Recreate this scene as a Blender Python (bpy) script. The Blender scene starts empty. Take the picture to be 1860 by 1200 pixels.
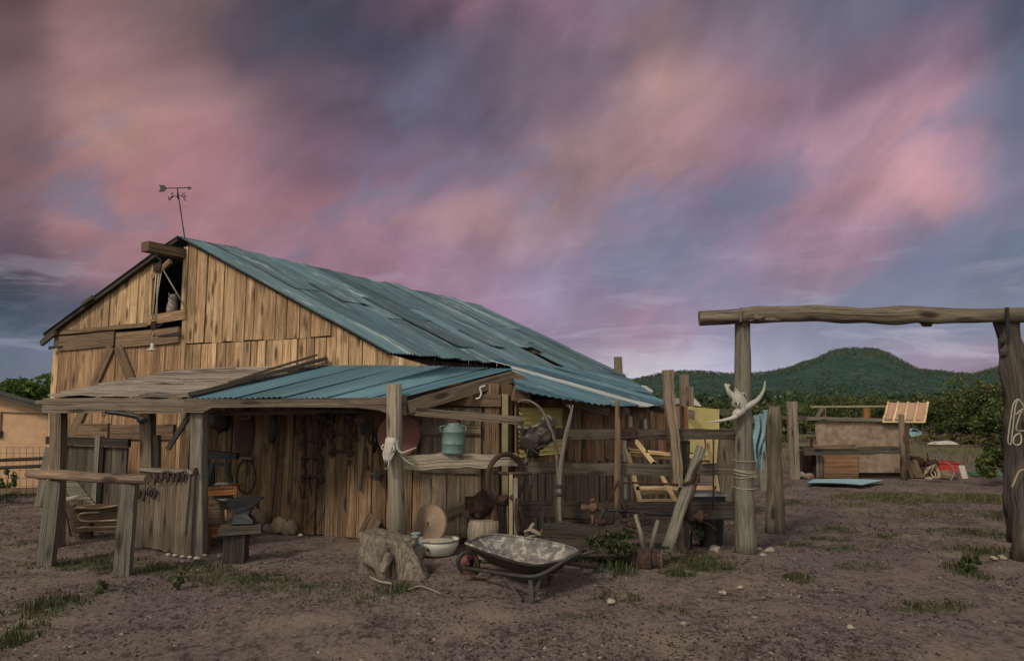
import bpy, math, random
import numpy as np
from mathutils import Vector, Matrix, noise as mnoise
R = math.radians
rnd = random.Random(7)
sc = bpy.context.scene
# ------------------------------------------------------------------ camera
FPX = 1240.0; CH = 1.9; PITCH = math.atan(135/FPX)
cam = bpy.data.cameras.new('camera'); camo = bpy.data.objects.new('camera', cam)
sc.collection.objects.link(camo); sc.camera = camo
cam.sensor_width = 36; cam.lens = 36*FPX/1860
cam.clip_start = .1; cam.clip_end = 12000
camo.location = (0, 0, CH); camo.rotation_euler = (math.pi/2+PITCH, 0, 0)
# ------------------------------------------------------------------ view, sun
sc.view_settings.view_transform = 'Standard'; sc.view_settings.look = 'None'
sc.view_settings.exposure = 0; sc.view_settings.gamma = 1
SUN_EL = 40; SUN_DIR = Vector((-.62, -.78, 0)).normalized()      # towards the sun, horizontally
sun = bpy.data.lights.new('sun', 'SUN'); suno = bpy.data.objects.new('sun', sun); sc.collection.objects.link(suno)
sun.energy = 2.35; sun.angle = R(11); sun.color = (1.0, .84, .66)
sd = Vector((SUN_DIR.x*math.cos(R(SUN_EL)), SUN_DIR.y*math.cos(R(SUN_EL)), math.sin(R(SUN_EL))))
suno.rotation_euler = sd.to_track_quat('Z', 'Y').to_euler(); suno.location = sd*50
# ------------------------------------------------------------------ world: dusk clouds by direction
def lin(c): 
    c = c/255.0
    return c/12.92 if c <= .04045 else ((c+.055)/1.055)**2.4
SKYX = [0, 170, 340, 510, 680, 850, 1020, 1190, 1360, 1530, 1700, 1860]
SKYY = [0, 100, 200, 300, 400, 500, 600, 690]
SKYC = [
 [(84,64,70),(116,88,92),(104,80,90),(82,72,90),(92,76,98),(122,88,108),(128,96,118),(124,104,124),(106,98,120),(98,94,118),(84,86,110),(66,74,94)],
 [(92,66,72),(126,90,92),(116,90,98),(74,72,94),(76,72,96),(92,82,104),(116,96,116),(136,106,116),(122,102,122),(106,98,122),(92,90,116),(70,76,98)],
 [(108,80,88),(146,106,110),(138,102,108),(106,84,100),(96,82,106),(98,88,114),(126,102,120),(158,120,122),(142,106,122),(126,100,126),(126,102,130),(84,86,112)],
 [(132,100,110),(162,118,116),(156,106,114),(128,94,114),(114,92,120),(122,102,128),(150,116,126),(158,118,126),(148,112,138),(158,120,140),(168,124,144),(90,92,118)],
 [(130,94,104),(158,106,112),(154,104,114),(150,104,122),(146,106,126),(156,118,130),(150,122,140),(126,114,144),(122,108,138),(156,116,136),(174,124,138),(114,106,134)],
 [(100,80,98),(138,98,110),(150,104,118),(148,104,124),(144,104,126),(140,108,134),(130,114,146),(122,116,146),(140,118,148),(150,116,142),(110,108,138),(94,104,130)],
 [(54,72,92),(74,78,100),(120,96,114),(140,104,124),(142,108,134),(142,108,136),(134,114,144),(148,116,144),(126,120,150),(122,122,148),(110,114,140),(104,110,136)],
 [(84,98,116),(96,104,122),(120,110,130),(140,120,142),(150,130,150),(160,140,160),(170,150,170),(182,176,190),(158,152,178),(138,138,164),(146,124,152),(154,130,158)],
]
world = bpy.data.worlds.new('World'); sc.world = world; world.use_nodes = True
wn = world.node_tree; wn.nodes.clear(); WN = wn.nodes.new; WL = wn.links.new
def wmath(op, a, b=None, c=None, clamp=False):
    n = WN('ShaderNodeMath'); n.operation = op; n.use_clamp = clamp
    for i, v in enumerate((a, b, c)):
        if v is None: continue
        if isinstance(v, (int, float)): n.inputs[i].default_value = v
        else: WL(v, n.inputs[i])
    return n.outputs[0]
tc = WN('ShaderNodeTexCoord'); sx = WN('ShaderNodeSeparateXYZ'); WL(tc.outputs['Generated'], sx.inputs[0])
az0 = wmath('ARCTAN2', sx.outputs[0], sx.outputs[1]); el0 = wmath('ARCSINE', sx.outputs[2])
cmb = WN('ShaderNodeCombineXYZ'); WL(az0, cmb.inputs[0]); WL(el0, cmb.inputs[1])
def wnoise(scale, rot, loc, nscale, detail, rough=.55, dist=0.0):
    m0 = WN('ShaderNodeMapping'); WL(cmb.outputs[0], m0.inputs[0]); m0.inputs['Rotation'].default_value = (0, 0, rot)
    m = WN('ShaderNodeMapping'); WL(m0.outputs[0], m.inputs[0])
    m.inputs['Scale'].default_value = scale; m.inputs['Location'].default_value = loc
    n = WN('ShaderNodeTexNoise'); n.inputs['Scale'].default_value = nscale; n.inputs['Detail'].default_value = detail
    n.inputs['Roughness'].default_value = rough; n.inputs['Distortion'].default_value = dist
    WL(m.outputs[0], n.inputs['Vector']); return n
w1 = wnoise((1, 1.8, 1), -.6, (0, 0, 0), 3.2, 4)
w2 = wnoise((1, 1.8, 1), -.6, (5.3, 2.1, 0), 3.2, 4)
w3 = wnoise((1, 2.0, 1), -.62, (1.3, 7.1, 0), 4.0, 9, .57, .3)
w4 = wnoise((1, 6.0, 1), 0.0, (3.3, 1.1, 0), 5.0, 8, .6, .6)
w5 = wnoise((1, 1.7, 1), -.7, (9.1, 4.4, 0), 5.5, 9, .57, .3)
az = wmath('ADD', az0, wmath('MULTIPLY', wmath('SUBTRACT', w1.outputs[0], .5), .16))
az = wmath('ADD', az, wmath('MULTIPLY', wmath('SUBTRACT', w3.outputs[0], .5), .12))
ewarp = wmath('ADD', wmath('MULTIPLY', wmath('SUBTRACT', w2.outputs[0], .5), .13), wmath('MULTIPLY', wmath('SUBTRACT', w3.outputs[0], .5), .12))
lowf = wmath('MULTIPLY', el0, 7.0, clamp=True)     # calmer towards the horizon
el = wmath('ADD', el0, wmath('MULTIPLY', ewarp, lowf))
def pxdir(x, y):
    v = (600-y)/FPX; dx = (x-930)/FPX; dy = math.cos(PITCH)-v*math.sin(PITCH); dz = math.sin(PITCH)+v*math.cos(PITCH)
    L = math.sqrt(dx*dx+dy*dy+dz*dz); return math.atan2(dx, dy), math.asin(dz/L)
AZ0, AZ1 = R(-48), R(48)
fa = wmath('DIVIDE', wmath('SUBTRACT', az, AZ0), AZ1-AZ0)
rows = []
for y, row in zip(SKYY, SKYC):
    cr = WN('ShaderNodeValToRGB'); cr.color_ramp.interpolation = 'EASE'; els = cr.color_ramp.elements
    while len(els) > 1: els.remove(els[-1])
    for i, (x, c) in enumerate(zip(SKYX, row)):
        p = (pxdir(x, y)[0]-AZ0)/(AZ1-AZ0)
        e = els[0] if i == 0 else els.new(p); e.position = p; e.color = tuple(lin(k) for k in c)+(1,)
    WL(fa, cr.inputs[0]); rows.append((pxdir(930, y)[1], cr.outputs[0]))
acc = rows[-1][1]
for i in range(len(rows)-2, -1, -1):
    lo, hi = rows[i+1][0], rows[i][0]
    mr = WN('ShaderNodeMapRange'); mr.interpolation_type = 'SMOOTHSTEP'; mr.inputs[1].default_value = lo; mr.inputs[2].default_value = hi
    WL(el, mr.inputs[0])
    mx = WN('ShaderNodeMix'); mx.data_type = 'RGBA'; WL(mr.outputs[0], mx.inputs[0]); WL(acc, mx.inputs[6]); WL(rows[i][1], mx.inputs[7]); acc = mx.outputs[2]
# cloud texture: multiplies brightness softly, horizontal streaks near the horizon
t5 = wmath('MULTIPLY_ADD', w5.outputs[0], .90, .55)
t3 = wmath('MULTIPLY_ADD', w3.outputs[0], .70, .65)
vm = WN('ShaderNodeVectorMath'); vm.operation = 'SCALE'; WL(acc, vm.inputs[0]); WL(wmath('MULTIPLY', t5, t3), vm.inputs['Scale'])
st = WN('ShaderNodeMapRange'); st.interpolation_type = 'SMOOTHSTEP'; st.inputs[1].default_value = .50; st.inputs[2].default_value = .66; WL(w4.outputs[0], st.inputs[0])
hz = WN('ShaderNodeMapRange'); hz.interpolation_type = 'SMOOTHSTEP'; hz.inputs[1].default_value = R(17); hz.inputs[2].default_value = R(1); WL(el0, hz.inputs[0])
mx = WN('ShaderNodeMix'); mx.data_type = 'RGBA'; WL(wmath('MULTIPLY', wmath('MULTIPLY', st.outputs[0], hz.outputs[0]), .42), mx.inputs[0])
WL(vm.outputs[0], mx.inputs[6]); mx.inputs[7].default_value = (lin(186), lin(176), lin(196), 1)
# blue gaps
bg = WN('ShaderNodeMapRange'); bg.interpolation_type = 'SMOOTHSTEP'; bg.inputs[1].default_value = .50; bg.inputs[2].default_value = .68
w6 = wnoise((1, 2.1, 1), -.45, (2.2, 9.4, 0), 3.8, 9, .57, .25); WL(w6.outputs[0], bg.inputs[0])
mx2 = WN('ShaderNodeMix'); mx2.data_type = 'RGBA'; gl = WN('ShaderNodeMapRange'); gl.interpolation_type = 'SMOOTHSTEP'; gl.inputs[1].default_value = R(30); gl.inputs[2].default_value = R(17); WL(el0, gl.inputs[0])
WL(wmath('MULTIPLY', wmath('MULTIPLY', bg.outputs[0], .58), wmath('MULTIPLY_ADD', gl.outputs[0], .85, .15)), mx2.inputs[0])
WL(mx.outputs[2], mx2.inputs[6]); mx2.inputs[7].default_value = (lin(104), lin(114), lin(146), 1)
# added warm fill: unseen sky behind the camera brightened to light the scene
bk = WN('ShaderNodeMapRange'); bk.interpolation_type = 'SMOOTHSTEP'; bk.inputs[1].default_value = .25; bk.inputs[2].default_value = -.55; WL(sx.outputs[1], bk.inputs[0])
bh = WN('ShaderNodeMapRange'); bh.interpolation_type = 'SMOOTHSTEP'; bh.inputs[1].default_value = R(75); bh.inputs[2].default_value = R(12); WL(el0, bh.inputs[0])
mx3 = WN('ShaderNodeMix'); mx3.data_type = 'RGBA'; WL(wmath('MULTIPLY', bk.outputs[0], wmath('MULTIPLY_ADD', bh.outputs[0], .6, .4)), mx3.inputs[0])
hs_ = WN('ShaderNodeHueSaturation'); hs_.inputs['Saturation'].default_value = .80; WL(mx2.outputs[2], hs_.inputs['Color'])
tn = WN('ShaderNodeVectorMath'); tn.operation = 'MULTIPLY'; WL(hs_.outputs[0], tn.inputs[0]); tn.inputs[1].default_value = (1.05, 1.09, 1.03)
gm_ = WN('ShaderNodeGamma'); gm_.inputs[1].default_value = 1.18; WL(tn.outputs[0], gm_.inputs[0])
gs_ = WN('ShaderNodeVectorMath'); gs_.operation = 'SCALE'; WL(gm_.outputs[0], gs_.inputs[0]); gs_.inputs['Scale'].default_value = 1.32
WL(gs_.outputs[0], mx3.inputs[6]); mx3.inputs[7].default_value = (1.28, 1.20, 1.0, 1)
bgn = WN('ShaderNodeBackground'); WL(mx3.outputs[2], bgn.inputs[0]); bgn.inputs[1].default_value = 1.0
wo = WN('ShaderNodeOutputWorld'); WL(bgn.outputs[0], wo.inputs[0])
# ------------------------------------------------------------------ pixel -> world helpers (real positions on the ground / at a distance)
cs, sn = math.cos(PITCH), math.sin(PITCH)
def ray(x, y):
    v = (600-y)/FPX; return Vector(((x-930)/FPX, cs-v*sn, sn+v*cs))
def at(x, y, Y): r = ray(x, y); return Vector((0, 0, CH))+r*(Y/r.y)
def gr(x, y, z=0): r = ray(x, y); return Vector((0, 0, CH))+r*((z-CH)/r.z)
def W(t, u, z=0): return Vector((-3.6+.906*t+.5*u, 10.7-.423*t+.866*u, z))     # barn frame: t along the gable, u along the ridge
def onW(x, y, u=0):
    p = W(0, u); n = Vector((.423, .906, 0)); r = ray(x, y); o = Vector((0, 0, CH))
    k = (p-o).dot(n)/r.dot(n); return o+r*k
WD = Vector((.906, -.423, 0)); WU = Vector((.5, .866, 0)); WN_ = Vector((-.423, -.906, 0))
# ------------------------------------------------------------------ materials
def nmat(name):
    m = bpy.data.materials.new(name); m.use_nodes = True; nt = m.node_tree; nt.nodes.clear()
    out = nt.nodes.new('ShaderNodeOutputMaterial'); bs = nt.nodes.new('ShaderNodeBsdfPrincipled'); nt.links.new(bs.outputs[0], out.inputs[0])
    return m, nt, bs
class NT:
    def __init__(s, nt): s.nt = nt
    def n(s, t, **k):
        x = s.nt.nodes.new(t)
        for a, b in k.items(): setattr(x, a, b)
        return x
    def l(s, a, b): s.nt.links.new(a, b)
    def m(s, op, a, b=None, clamp=False):
        n = s.n('ShaderNodeMath', operation=op, use_clamp=clamp)
        for i, v in enumerate((a, b)):
            if v is None: continue
            if isinstance(v, (int, float)): n.inputs[i].default_value = v
            else: s.l(v, n.inputs[i])
        return n.outputs[0]
    def noise(s, vec, scale, detail=4, rough=.6, mapscale=None, dist=0):
        if mapscale:
            mp = s.n('ShaderNodeMapping'); mp.inputs['Scale'].default_value = mapscale; s.l(vec, mp.inputs[0]); vec = mp.outputs[0]
        n = s.n('ShaderNodeTexNoise'); n.inputs['Scale'].default_value = scale; n.inputs['Detail'].default_value = detail
        n.inputs['Roughness'].default_value = rough; n.inputs['Distortion'].default_value = dist; s.l(vec, n.inputs['Vector']); return n.outputs[0]
    def mr(s, v, a, b, c=0., d=1.):
        n = s.n('ShaderNodeMapRange'); s.l(v, n.inputs[0])
        for i, k in zip((1, 2, 3, 4), (a, b, c, d)): n.inputs[i].default_value = k
        return n.outputs[0]
    def mix(s, f, a, b, blend='MIX'):
        n = s.n('ShaderNodeMix', data_type='RGBA', blend_type=blend)
        for i, v in ((0, f), (6, a), (7, b)):
            if isinstance(v, (int, float)): n.inputs[i].default_value = v
            elif isinstance(v, tuple): n.inputs[i].default_value = v+(1,) if len(v) == 3 else v
            else: s.l(v, n.inputs[i])
        return n.outputs[2]
    def bump(s, h, strength, dist, bs):
        b = s.n('ShaderNodeBump'); b.inputs['Strength'].default_value = strength; b.inputs['Distance'].default_value = dist
        s.l(h, b.inputs['Height']); s.l(b.outputs[0], bs.inputs['Normal'])
def wood(name, base, alt, dark, light, knots=.5, rough=.85, vr=(.62, 1.3), stain=.5, worn=None, streak=.5, soft=1.):
    """planks: UV x runs along the board, y across, both in metres; 'tint' varies board to board"""
    m, nt, bs = nmat(name); q = NT(nt)
    uv = q.n('ShaderNodeUVMap').outputs[0]; at_ = q.n('ShaderNodeAttribute', attribute_name='tint'); sp = q.n('ShaderNodeSeparateColor'); q.l(at_.outputs['Color'], sp.inputs[0])
    g1 = q.noise(uv, 1.0, 5, .6, (1.1, 11, 1), .5)
    g2 = q.noise(uv, 1.0, 3, .6, (4, 110, 1), .3)
    g3 = q.noise(uv, 1.0, 3, .6, (1.7, 3.2, 1), .5)
    col = q.mix(sp.outputs[1], base, alt)
    col = q.mix(q.m('MULTIPLY', q.mr(g1, .50, .70), .75*soft), col, light)
    col = q.mix(q.m('MULTIPLY', q.mr(g1, .48, .30), .7*soft), col, dark)
    col = q.mix(q.m('MULTIPLY', q.mr(g2, .52, .38), .55), col, dark)
    g4 = q.noise(uv, 1.0, 5, .7, (1.3, 34, 1), .15); g5 = q.noise(uv, 1.0, 2, .5, (.55, 60, 1), .2)
    col = q.mix(q.m('MULTIPLY', q.mr(g4, .50, .36), streak), col, dark); col = q.mix(q.m('MULTIPLY', q.mr(g4, .56, .70), .45), col, light)
    col = q.mix(q.m('MULTIPLY', q.mr(g5, .60, .66), min(.85, streak*1.6)), col, tuple(c*.35 for c in dark))
    # knots
    mp = q.n('ShaderNodeMapping'); mp.inputs['Scale'].default_value = (2.1, 7.5, 1); q.l(uv, mp.inputs[0])
    vo = q.n('ShaderNodeTexVoronoi'); vo.inputs['Scale'].default_value = 1; q.l(mp.outputs[0], vo.inputs['Vector'])
    vs = q.n('ShaderNodeSeparateColor'); q.l(vo.outputs['Color'], vs.inputs[0])
    kn = q.m('MULTIPLY', q.mr(vo.outputs['Distance'], .34, .16), q.m('LESS_THAN', vs.outputs[0], knots))
    col = q.mix(q.m('MULTIPLY', kn, .85), col, tuple(c*.45 for c in dark))
    col = q.mix(q.m('MULTIPLY', q.mr(g3, .42, .25), stain), col, tuple(c*.6 for c in dark))
    if worn: col = q.mix(q.m('MULTIPLY', q.mr(q.noise(uv, 1.0, 5, .65, (1.1, 9, 1), .6), .48, .62), .8), col, worn)
    br = q.mr(sp.outputs[0], 0, 1, vr[0], vr[1])
    sc_ = q.n('ShaderNodeVectorMath', operation='SCALE'); q.l(col, sc_.inputs[0]); q.l(br, sc_.inputs['Scale'])
    q.l(sc_.outputs[0], bs.inputs['Base Color']); bs.inputs['Roughness'].default_value = rough; bs.inputs['Specular IOR Level'].default_value = .25
    q.bump(q.m('SUBTRACT', q.m('ADD', q.m('MULTIPLY', g4, .8), q.m('MULTIPLY', g2, .4)), q.mr(g5, .58, .66)), .7, .014, bs)
    return m
def plain(name, c1, c2, scale=6, rough=.7, metal=0, c3=None, th=(.45, .6), bump=.3, bd=.01, spec=.4, stretch=None, coord='Object', fine=None):
    m, nt, bs = nmat(name); q = NT(nt)
    v = q.n('ShaderNodeTexCoord').outputs[coord]
    n1 = q.noise(v, scale, 6, .62, stretch); n2 = q.noise(v, scale*4.3, 4, .6, stretch)
    col = q.mix(q.mr(n1, .35, .65), c1, c2)
    if c3: col = q.mix(q.mr(q.noise(v, scale*1.7, 7, .68, stretch, .6), th[0], th[1]), col, c3)
    if fine: col = q.mix(q.m('MULTIPLY', q.mr(n2, .4, .6), .5), col, fine)
    at_ = q.n('ShaderNodeAttribute', attribute_name='tint'); sp = q.n('ShaderNodeSeparateColor'); q.l(at_.outputs['Color'], sp.inputs[0])
    sc_ = q.n('ShaderNodeVectorMath', operation='SCALE'); q.l(col, sc_.inputs[0]); q.l(q.mr(sp.outputs[0], 0, 1, .8, 1.2), sc_.inputs['Scale'])
    q.l(sc_.outputs[0], bs.inputs['Base Color']); bs.inputs['Roughness'].default_value = rough; bs.inputs['Metallic'].default_value = metal
    bs.inputs['Specular IOR Level'].default_value = spec
    if bump: q.bump(q.m('ADD', n1, n2), bump, bd, bs)
    return m
def roofing(name, base, alt, light, rust, rust_amt, lightth=(.60, .74), rough=.62):
    m, nt, bs = nmat(name); q = NT(nt)
    uv = q.n('ShaderNodeUVMap').outputs[0]; at_ = q.n('ShaderNodeAttribute', attribute_name='tint'); sp = q.n('ShaderNodeSeparateColor'); q.l(at_.outputs['Color'], sp.inputs[0])
    n1 = q.noise(uv, 1, 6, .62, (.9, 4.5, 1), .8); n2 = q.noise(uv, 1, 6, .65, (.8, 22, 1), .3); n3 = q.noise(uv, 1, 6, .7, (3.0, 7, 1), .8); n4 = q.noise(uv, 1, 4, .6, (.55, 1.4, 1), .6)
    col = q.mix(sp.outputs[1], base, alt)
    col = q.mix(q.m('MULTIPLY', q.mr(n2, .46, .62), .55), col, tuple(c*2.0 for c in base))
    col = q.mix(q.m('MULTIPLY', q.mr(n2, .66, .74), .6), col, light)
    col = q.mix(q.m('MULTIPLY', q.mr(n4, .55, .35), .45), col, tuple(c*.55 for c in base))
    col = q.mix(q.mr(n1, lightth[0], lightth[1]), col, light)
    col = q.mix(q.m('MULTIPLY', q.m('GREATER_THAN', sp.outputs[2], .93), q.mr(n3, .40, .56)), col, light)
    col = q.mix(q.m('MULTIPLY', q.mr(n3, .60, .70), rust_amt), col, rust)
    us = q.n('ShaderNodeSeparateXYZ'); q.l(uv, us.inputs[0])
    lap = q.m('MULTIPLY', q.mr(us.outputs[1], .115, .07), q.mr(n3, .2, .45))  # dark lap line: grime, with the overlap's shade put into the colour
    col = q.mix(q.m('MULTIPLY', lap, .8), col, tuple(c*.22 for c in base)); rib = q.m('MULTIPLY', q.mr(q.m('SINE', q.m('MULTIPLY', us.outputs[1], 41.9)), .3, 1.0), .28)
    col = q.mix(rib, col, tuple(c*.5 for c in base))  # rib shading painted into the colour as dark stripes
    sc_ = q.n('ShaderNodeVectorMath', operation='SCALE'); q.l(col, sc_.inputs[0]); q.l(q.mr(sp.outputs[0], 0, 1, .72, 1.35), sc_.inputs['Scale'])
    q.l(sc_.outputs[0], bs.inputs['Base Color']); bs.inputs['Roughness'].default_value = rough; bs.inputs['Metallic'].default_value = .25; bs.inputs['Specular IOR Level'].default_value = .35
    q.bump(n3, .25, .006, bs)
    return m
def leafmat(name, c1, c2, c3=None, trans=.25):
    m, nt, bs = nmat(name); q = NT(nt)
    at_ = q.n('ShaderNodeAttribute', attribute_name='tint'); sp = q.n('ShaderNodeSeparateColor'); q.l(at_.outputs['Color'], sp.inputs[0])
    col = q.mix(sp.outputs[0], c1, c2)
    if c3: col = q.mix(q.m('GREATER_THAN', sp.outputs[1], .8), col, c3)
    q.l(col, bs.inputs['Base Color']); bs.inputs['Roughness'].default_value = .7; bs.inputs['Specular IOR Level'].default_value = .2
    tr = q.n('ShaderNodeBsdfTranslucent'); q.l(col, tr.inputs[0]); mxs = q.n('ShaderNodeMixShader'); mxs.inputs[0].default_value = trans
    q.l(bs.outputs[0], mxs.inputs[1]); q.l(tr.outputs[0], mxs.inputs[2])
    q.l(mxs.outputs[0], [n for n in nt.nodes if n.type == 'OUTPUT_MATERIAL'][0].inputs[0])
    return m
M = {}
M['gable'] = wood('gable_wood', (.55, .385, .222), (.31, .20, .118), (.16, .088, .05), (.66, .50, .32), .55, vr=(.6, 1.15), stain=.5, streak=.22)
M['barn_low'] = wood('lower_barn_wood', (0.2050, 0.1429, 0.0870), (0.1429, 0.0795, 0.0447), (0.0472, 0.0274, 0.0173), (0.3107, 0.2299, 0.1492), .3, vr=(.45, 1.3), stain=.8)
M['door_wood'] = wood('door_wood', (0.3715, 0.2389, 0.1310), (0.2513, 0.1556, 0.0912), (0.1202, 0.0667, 0.0400), (0.5025, 0.3446, 0.2052), .3, vr=(.7, 1.2), stain=.5)
M['brace'] = wood('brace_wood', (0.1700, 0.1148, 0.0723), (0.1360, 0.0978, 0.0680), (0.0595, 0.0357, 0.0221), (0.2465, 0.1785, 0.1190), .4, vr=(.75, 1.2), streak=.42, soft=.5)
M['redwall'] = wood('side_wall_wood', (0.2850, 0.1108, 0.0528), (0.2428, 0.1742, 0.1108), (0.0633, 0.0296, 0.0190), (0.4433, 0.2640, 0.1477), .3, vr=(.45, 1.35), stain=.6, worn=(.34, .24, .165))
M['grey'] = wood('grey_weathered_wood', (0.1688, 0.1548, 0.1276), (0.1305, 0.1223, 0.1070), (0.0461, 0.0391, 0.0330), (0.2762, 0.2608, 0.2223), .3, vr=(.7, 1.25), stain=.45, streak=.42, soft=.5)
M['greybrown'] = wood('grey_brown_wood', (0.1739, 0.1372, 0.1010), (0.1332, 0.1067, 0.0855), (0.0555, 0.0381, 0.0272), (0.2664, 0.2210, 0.1709), .4, vr=(.75, 1.25), stain=.45, streak=.42, soft=.5)
M['roofplank'] = wood('roof_plank_wood', (0.3024, 0.2565, 0.2211), (0.2218, 0.1949, 0.1790), (0.0806, 0.0616, 0.0526), (0.4435, 0.4001, 0.3580), .2, vr=(.6, 1.25), stain=.5, streak=.42, soft=.5)
M['pale'] = wood('pale_bleached_wood', (0.2646, 0.2375, 0.1944), (0.2142, 0.1862, 0.1490), (0.0882, 0.0642, 0.0486), (0.3780, 0.3531, 0.2981), .3, vr=(.85, 1.15), stain=.35, streak=.42, soft=.5)
M['stumpwood_old'] = wood('bleached_stump_wood', (0.1938, 0.1666, 0.1401), (0.1421, 0.1133, 0.0876), (0.0484, 0.0333, 0.0252), (0.2972, 0.2666, 0.2381), .3, vr=(.85, 1.15), stain=.7)
M['stumpwood'] = plain('bleached_stump_wood', (0.1263, 0.1146, 0.1021), (0.0804, 0.0669, 0.0558), 9, .9, 0, c3=(.055, .038, .028), th=(.54, .66), bump=.9, bd=.03, stretch=(1, 1, .28), fine=(.30, .26, .21), spec=.15)
M['darkwood'] = wood('dark_old_wood', (0.0510, 0.0442, 0.0374), (0.0382, 0.0323, 0.0281), (0.0153, 0.0119, 0.0102), (0.1020, 0.0850, 0.0723), .2, vr=(.7, 1.3), stain=.4, streak=.42, soft=.5)
M['rail'] = wood('rail_wood', (0.074, 0.062, 0.050), (0.058, 0.050, 0.042), (0.0272, 0.0213, 0.0170), (0.1785, 0.1487, 0.1190), .4, vr=(.8, 1.2), stain=.4, streak=.42, soft=.5)
M['rawrail'] = wood('peeled_rail_wood', (.125, .085, .062), (.15, .115, .085), (.045, .024, .016), (.30, .20, .14), .4, vr=(.8, 1.2), stain=.4)
M['log'] = wood('log_wood', (0.1536, 0.1265, 0.0948), (0.1152, 0.0979, 0.0783), (0.0384, 0.0294, 0.0222), (0.2765, 0.2366, 0.1813), .35, vr=(.85, 1.15), stain=.4, streak=.42, soft=.5)
M['bark'] = wood('bark', (0.0720, 0.0632, 0.0536), (0.0480, 0.0428, 0.0381), (0.0192, 0.0163, 0.0144), (0.1632, 0.1479, 0.1236), .3, vr=(.8, 1.2), stain=.5, streak=.42, soft=.5)
M['pine'] = wood('new_pine', (0.6679, 0.5262, 0.3194), (0.6072, 0.4453, 0.2517), (0.3846, 0.2530, 0.1258), (0.7590, 0.6376, 0.4259), .2, vr=(.9, 1.1), stain=.1)
M['orange'] = wood('orange_wood', (.22, .095, .032), (.18, .075, .028), (.09, .034, .012), (.30, .145, .055), .2, vr=(.85, 1.15), stain=.2)
M['siding'] = wood('brown_siding', (0.2295, 0.1320, 0.0712), (0.2125, 0.1188, 0.0665), (0.1190, 0.0616, 0.0333), (0.2805, 0.1672, 0.0950), .05, vr=(.9, 1.1), stain=.1)
M['yellow'] = plain('yellow_paint', (0.4800, 0.4128, 0.1656), (0.4032, 0.3456, 0.1380), 3, .6, c3=(.26, .20, .09), th=(.58, .72), bump=.2)
M['trim'] = plain('pale_yellow_trim', (0.2428, 0.2145, 0.1224), (0.1965, 0.1693, 0.0979), 5, .7, c3=(.22, .18, .10), th=(.56, .7))
M['roof'] = roofing('teal_metal', (.062, .110, .136), (.098, .160, .188), (.27, .32, .33), (.17, .10, .07), .55, lightth=(.56, .70))
M['bluemetal'] = roofing('blue_metal', (.060, .128, .172), (.082, .158, .20), (.20, .30, .36), (.16, .12, .10), .15, rough=.55)
M['lean'] = roofing('lean_to_metal', (.055, .12, .165), (.085, .16, .195), (.48, .50, .50), (.30, .17, .11), .5)
M['rust'] = plain('rusty_iron', (.026, .0165, .016), (.040, .024, .021), 12, .95, 0, c3=(.062, .034, .026), bump=.4, spec=.15)
M['darkrust'] = plain('dark_rusted_iron', (.020, .015, .014), (.032, .021, .018), 14, .85, .1, c3=(.055, .032, .024), bump=.4)
M['iron'] = plain('black_iron', (.012, .013, .016), (.03, .031, .035), 10, .5, .5, c3=(.05, .045, .042), th=(.55, .7), bump=.3)
M['orangerust'] = plain('orange_rust', (.085, .040, .020), (.05, .025, .017), 20, .95, 0, c3=(.12, .075, .055), bump=.3)
M['anvil'] = plain('anvil_steel', (.018, .021, .026), (.035, .040, .046), 8, .42, .6, c3=(.06, .06, .06), th=(.6, .72), bump=.2)
M['leather'] = plain('dark_leather', (.012, .010, .010), (.03, .024, .022), 10, .5, 0, c3=(.05, .04, .035), th=(.55, .7), bump=.4)
M['hide'] = plain('brown_leather', (.045, .018, .013), (.07, .028, .02), 10, .7, bump=.4)
M['bone'] = plain('bleached_bone', (0.3543, 0.3471, 0.3258), (0.2858, 0.2718, 0.2488), 18, .7, 0, c3=(.30, .26, .21), th=(.60, .72), bump=.4, bd=.006)
M['horn'] = plain('old_horn', (0.2160, 0.1920, 0.1560), (0.1320, 0.1080, 0.0840), 12, .6, 0, c3=(.12, .09, .07), th=(.55, .7), bump=.3, bd=.004)
M['socket'] = plain('bone_hollow', (.03, .022, .018), (.05, .04, .03), 20, .9)
M['stone'] = plain('grindstone', (0.2250, 0.1650, 0.1162), (0.1875, 0.1350, 0.0975), 14, .9, 0, c3=(.20, .14, .10), th=(.55, .7), bump=.5)
M['rock'] = plain('pale_rock', (0.2856, 0.2516, 0.2040), (0.2244, 0.1904, 0.1564), 6, .9, 0, c3=(.20, .16, .13), th=(.55, .7), bump=.6, bd=.02)
M['brownrock'] = plain('brown_rock', (.19, .14, .105), (.14, .105, .08), 6, .9, 0, c3=(.25, .2, .15), th=(.55, .7), bump=.6, bd=.02)
M['whiterock'] = plain('white_rock', (0.4464, 0.4176, 0.3600), (0.3456, 0.3096, 0.2592), 8, .9, 0, c3=(.30, .25, .2), th=(.58, .7), bump=.7, bd=.03)
M['enamel'] = plain('enamel', (0.3680, 0.3600, 0.3280), (0.3040, 0.2960, 0.2720), 5, .4, 0, c3=(.16, .11, .075), th=(.58, .68), bump=.1)
M['enamelrim'] = plain('enamel_rim', (.05, .05, .06), (.08, .07, .06), 10, .5)
M['canblue'] = plain('faded_green_paint', (0.1170, 0.1892, 0.1763), (0.0900, 0.1540, 0.1462), 7, .6, .1, c3=(.10, .105, .085), th=(.54, .66), bump=.3)
M['pumpblue'] = plain('pale_blue_paint', (.15, .215, .235), (.11, .165, .185), 12, .6, 0, c3=(.12, .12, .11), th=(.55, .68))
M['reddisk'] = plain('dull_red_paint', (0.1425, 0.0488, 0.0413), (0.1125, 0.0450, 0.0375), 5, .7, 0, c3=(.10, .045, .035), th=(.55, .68))
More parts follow.
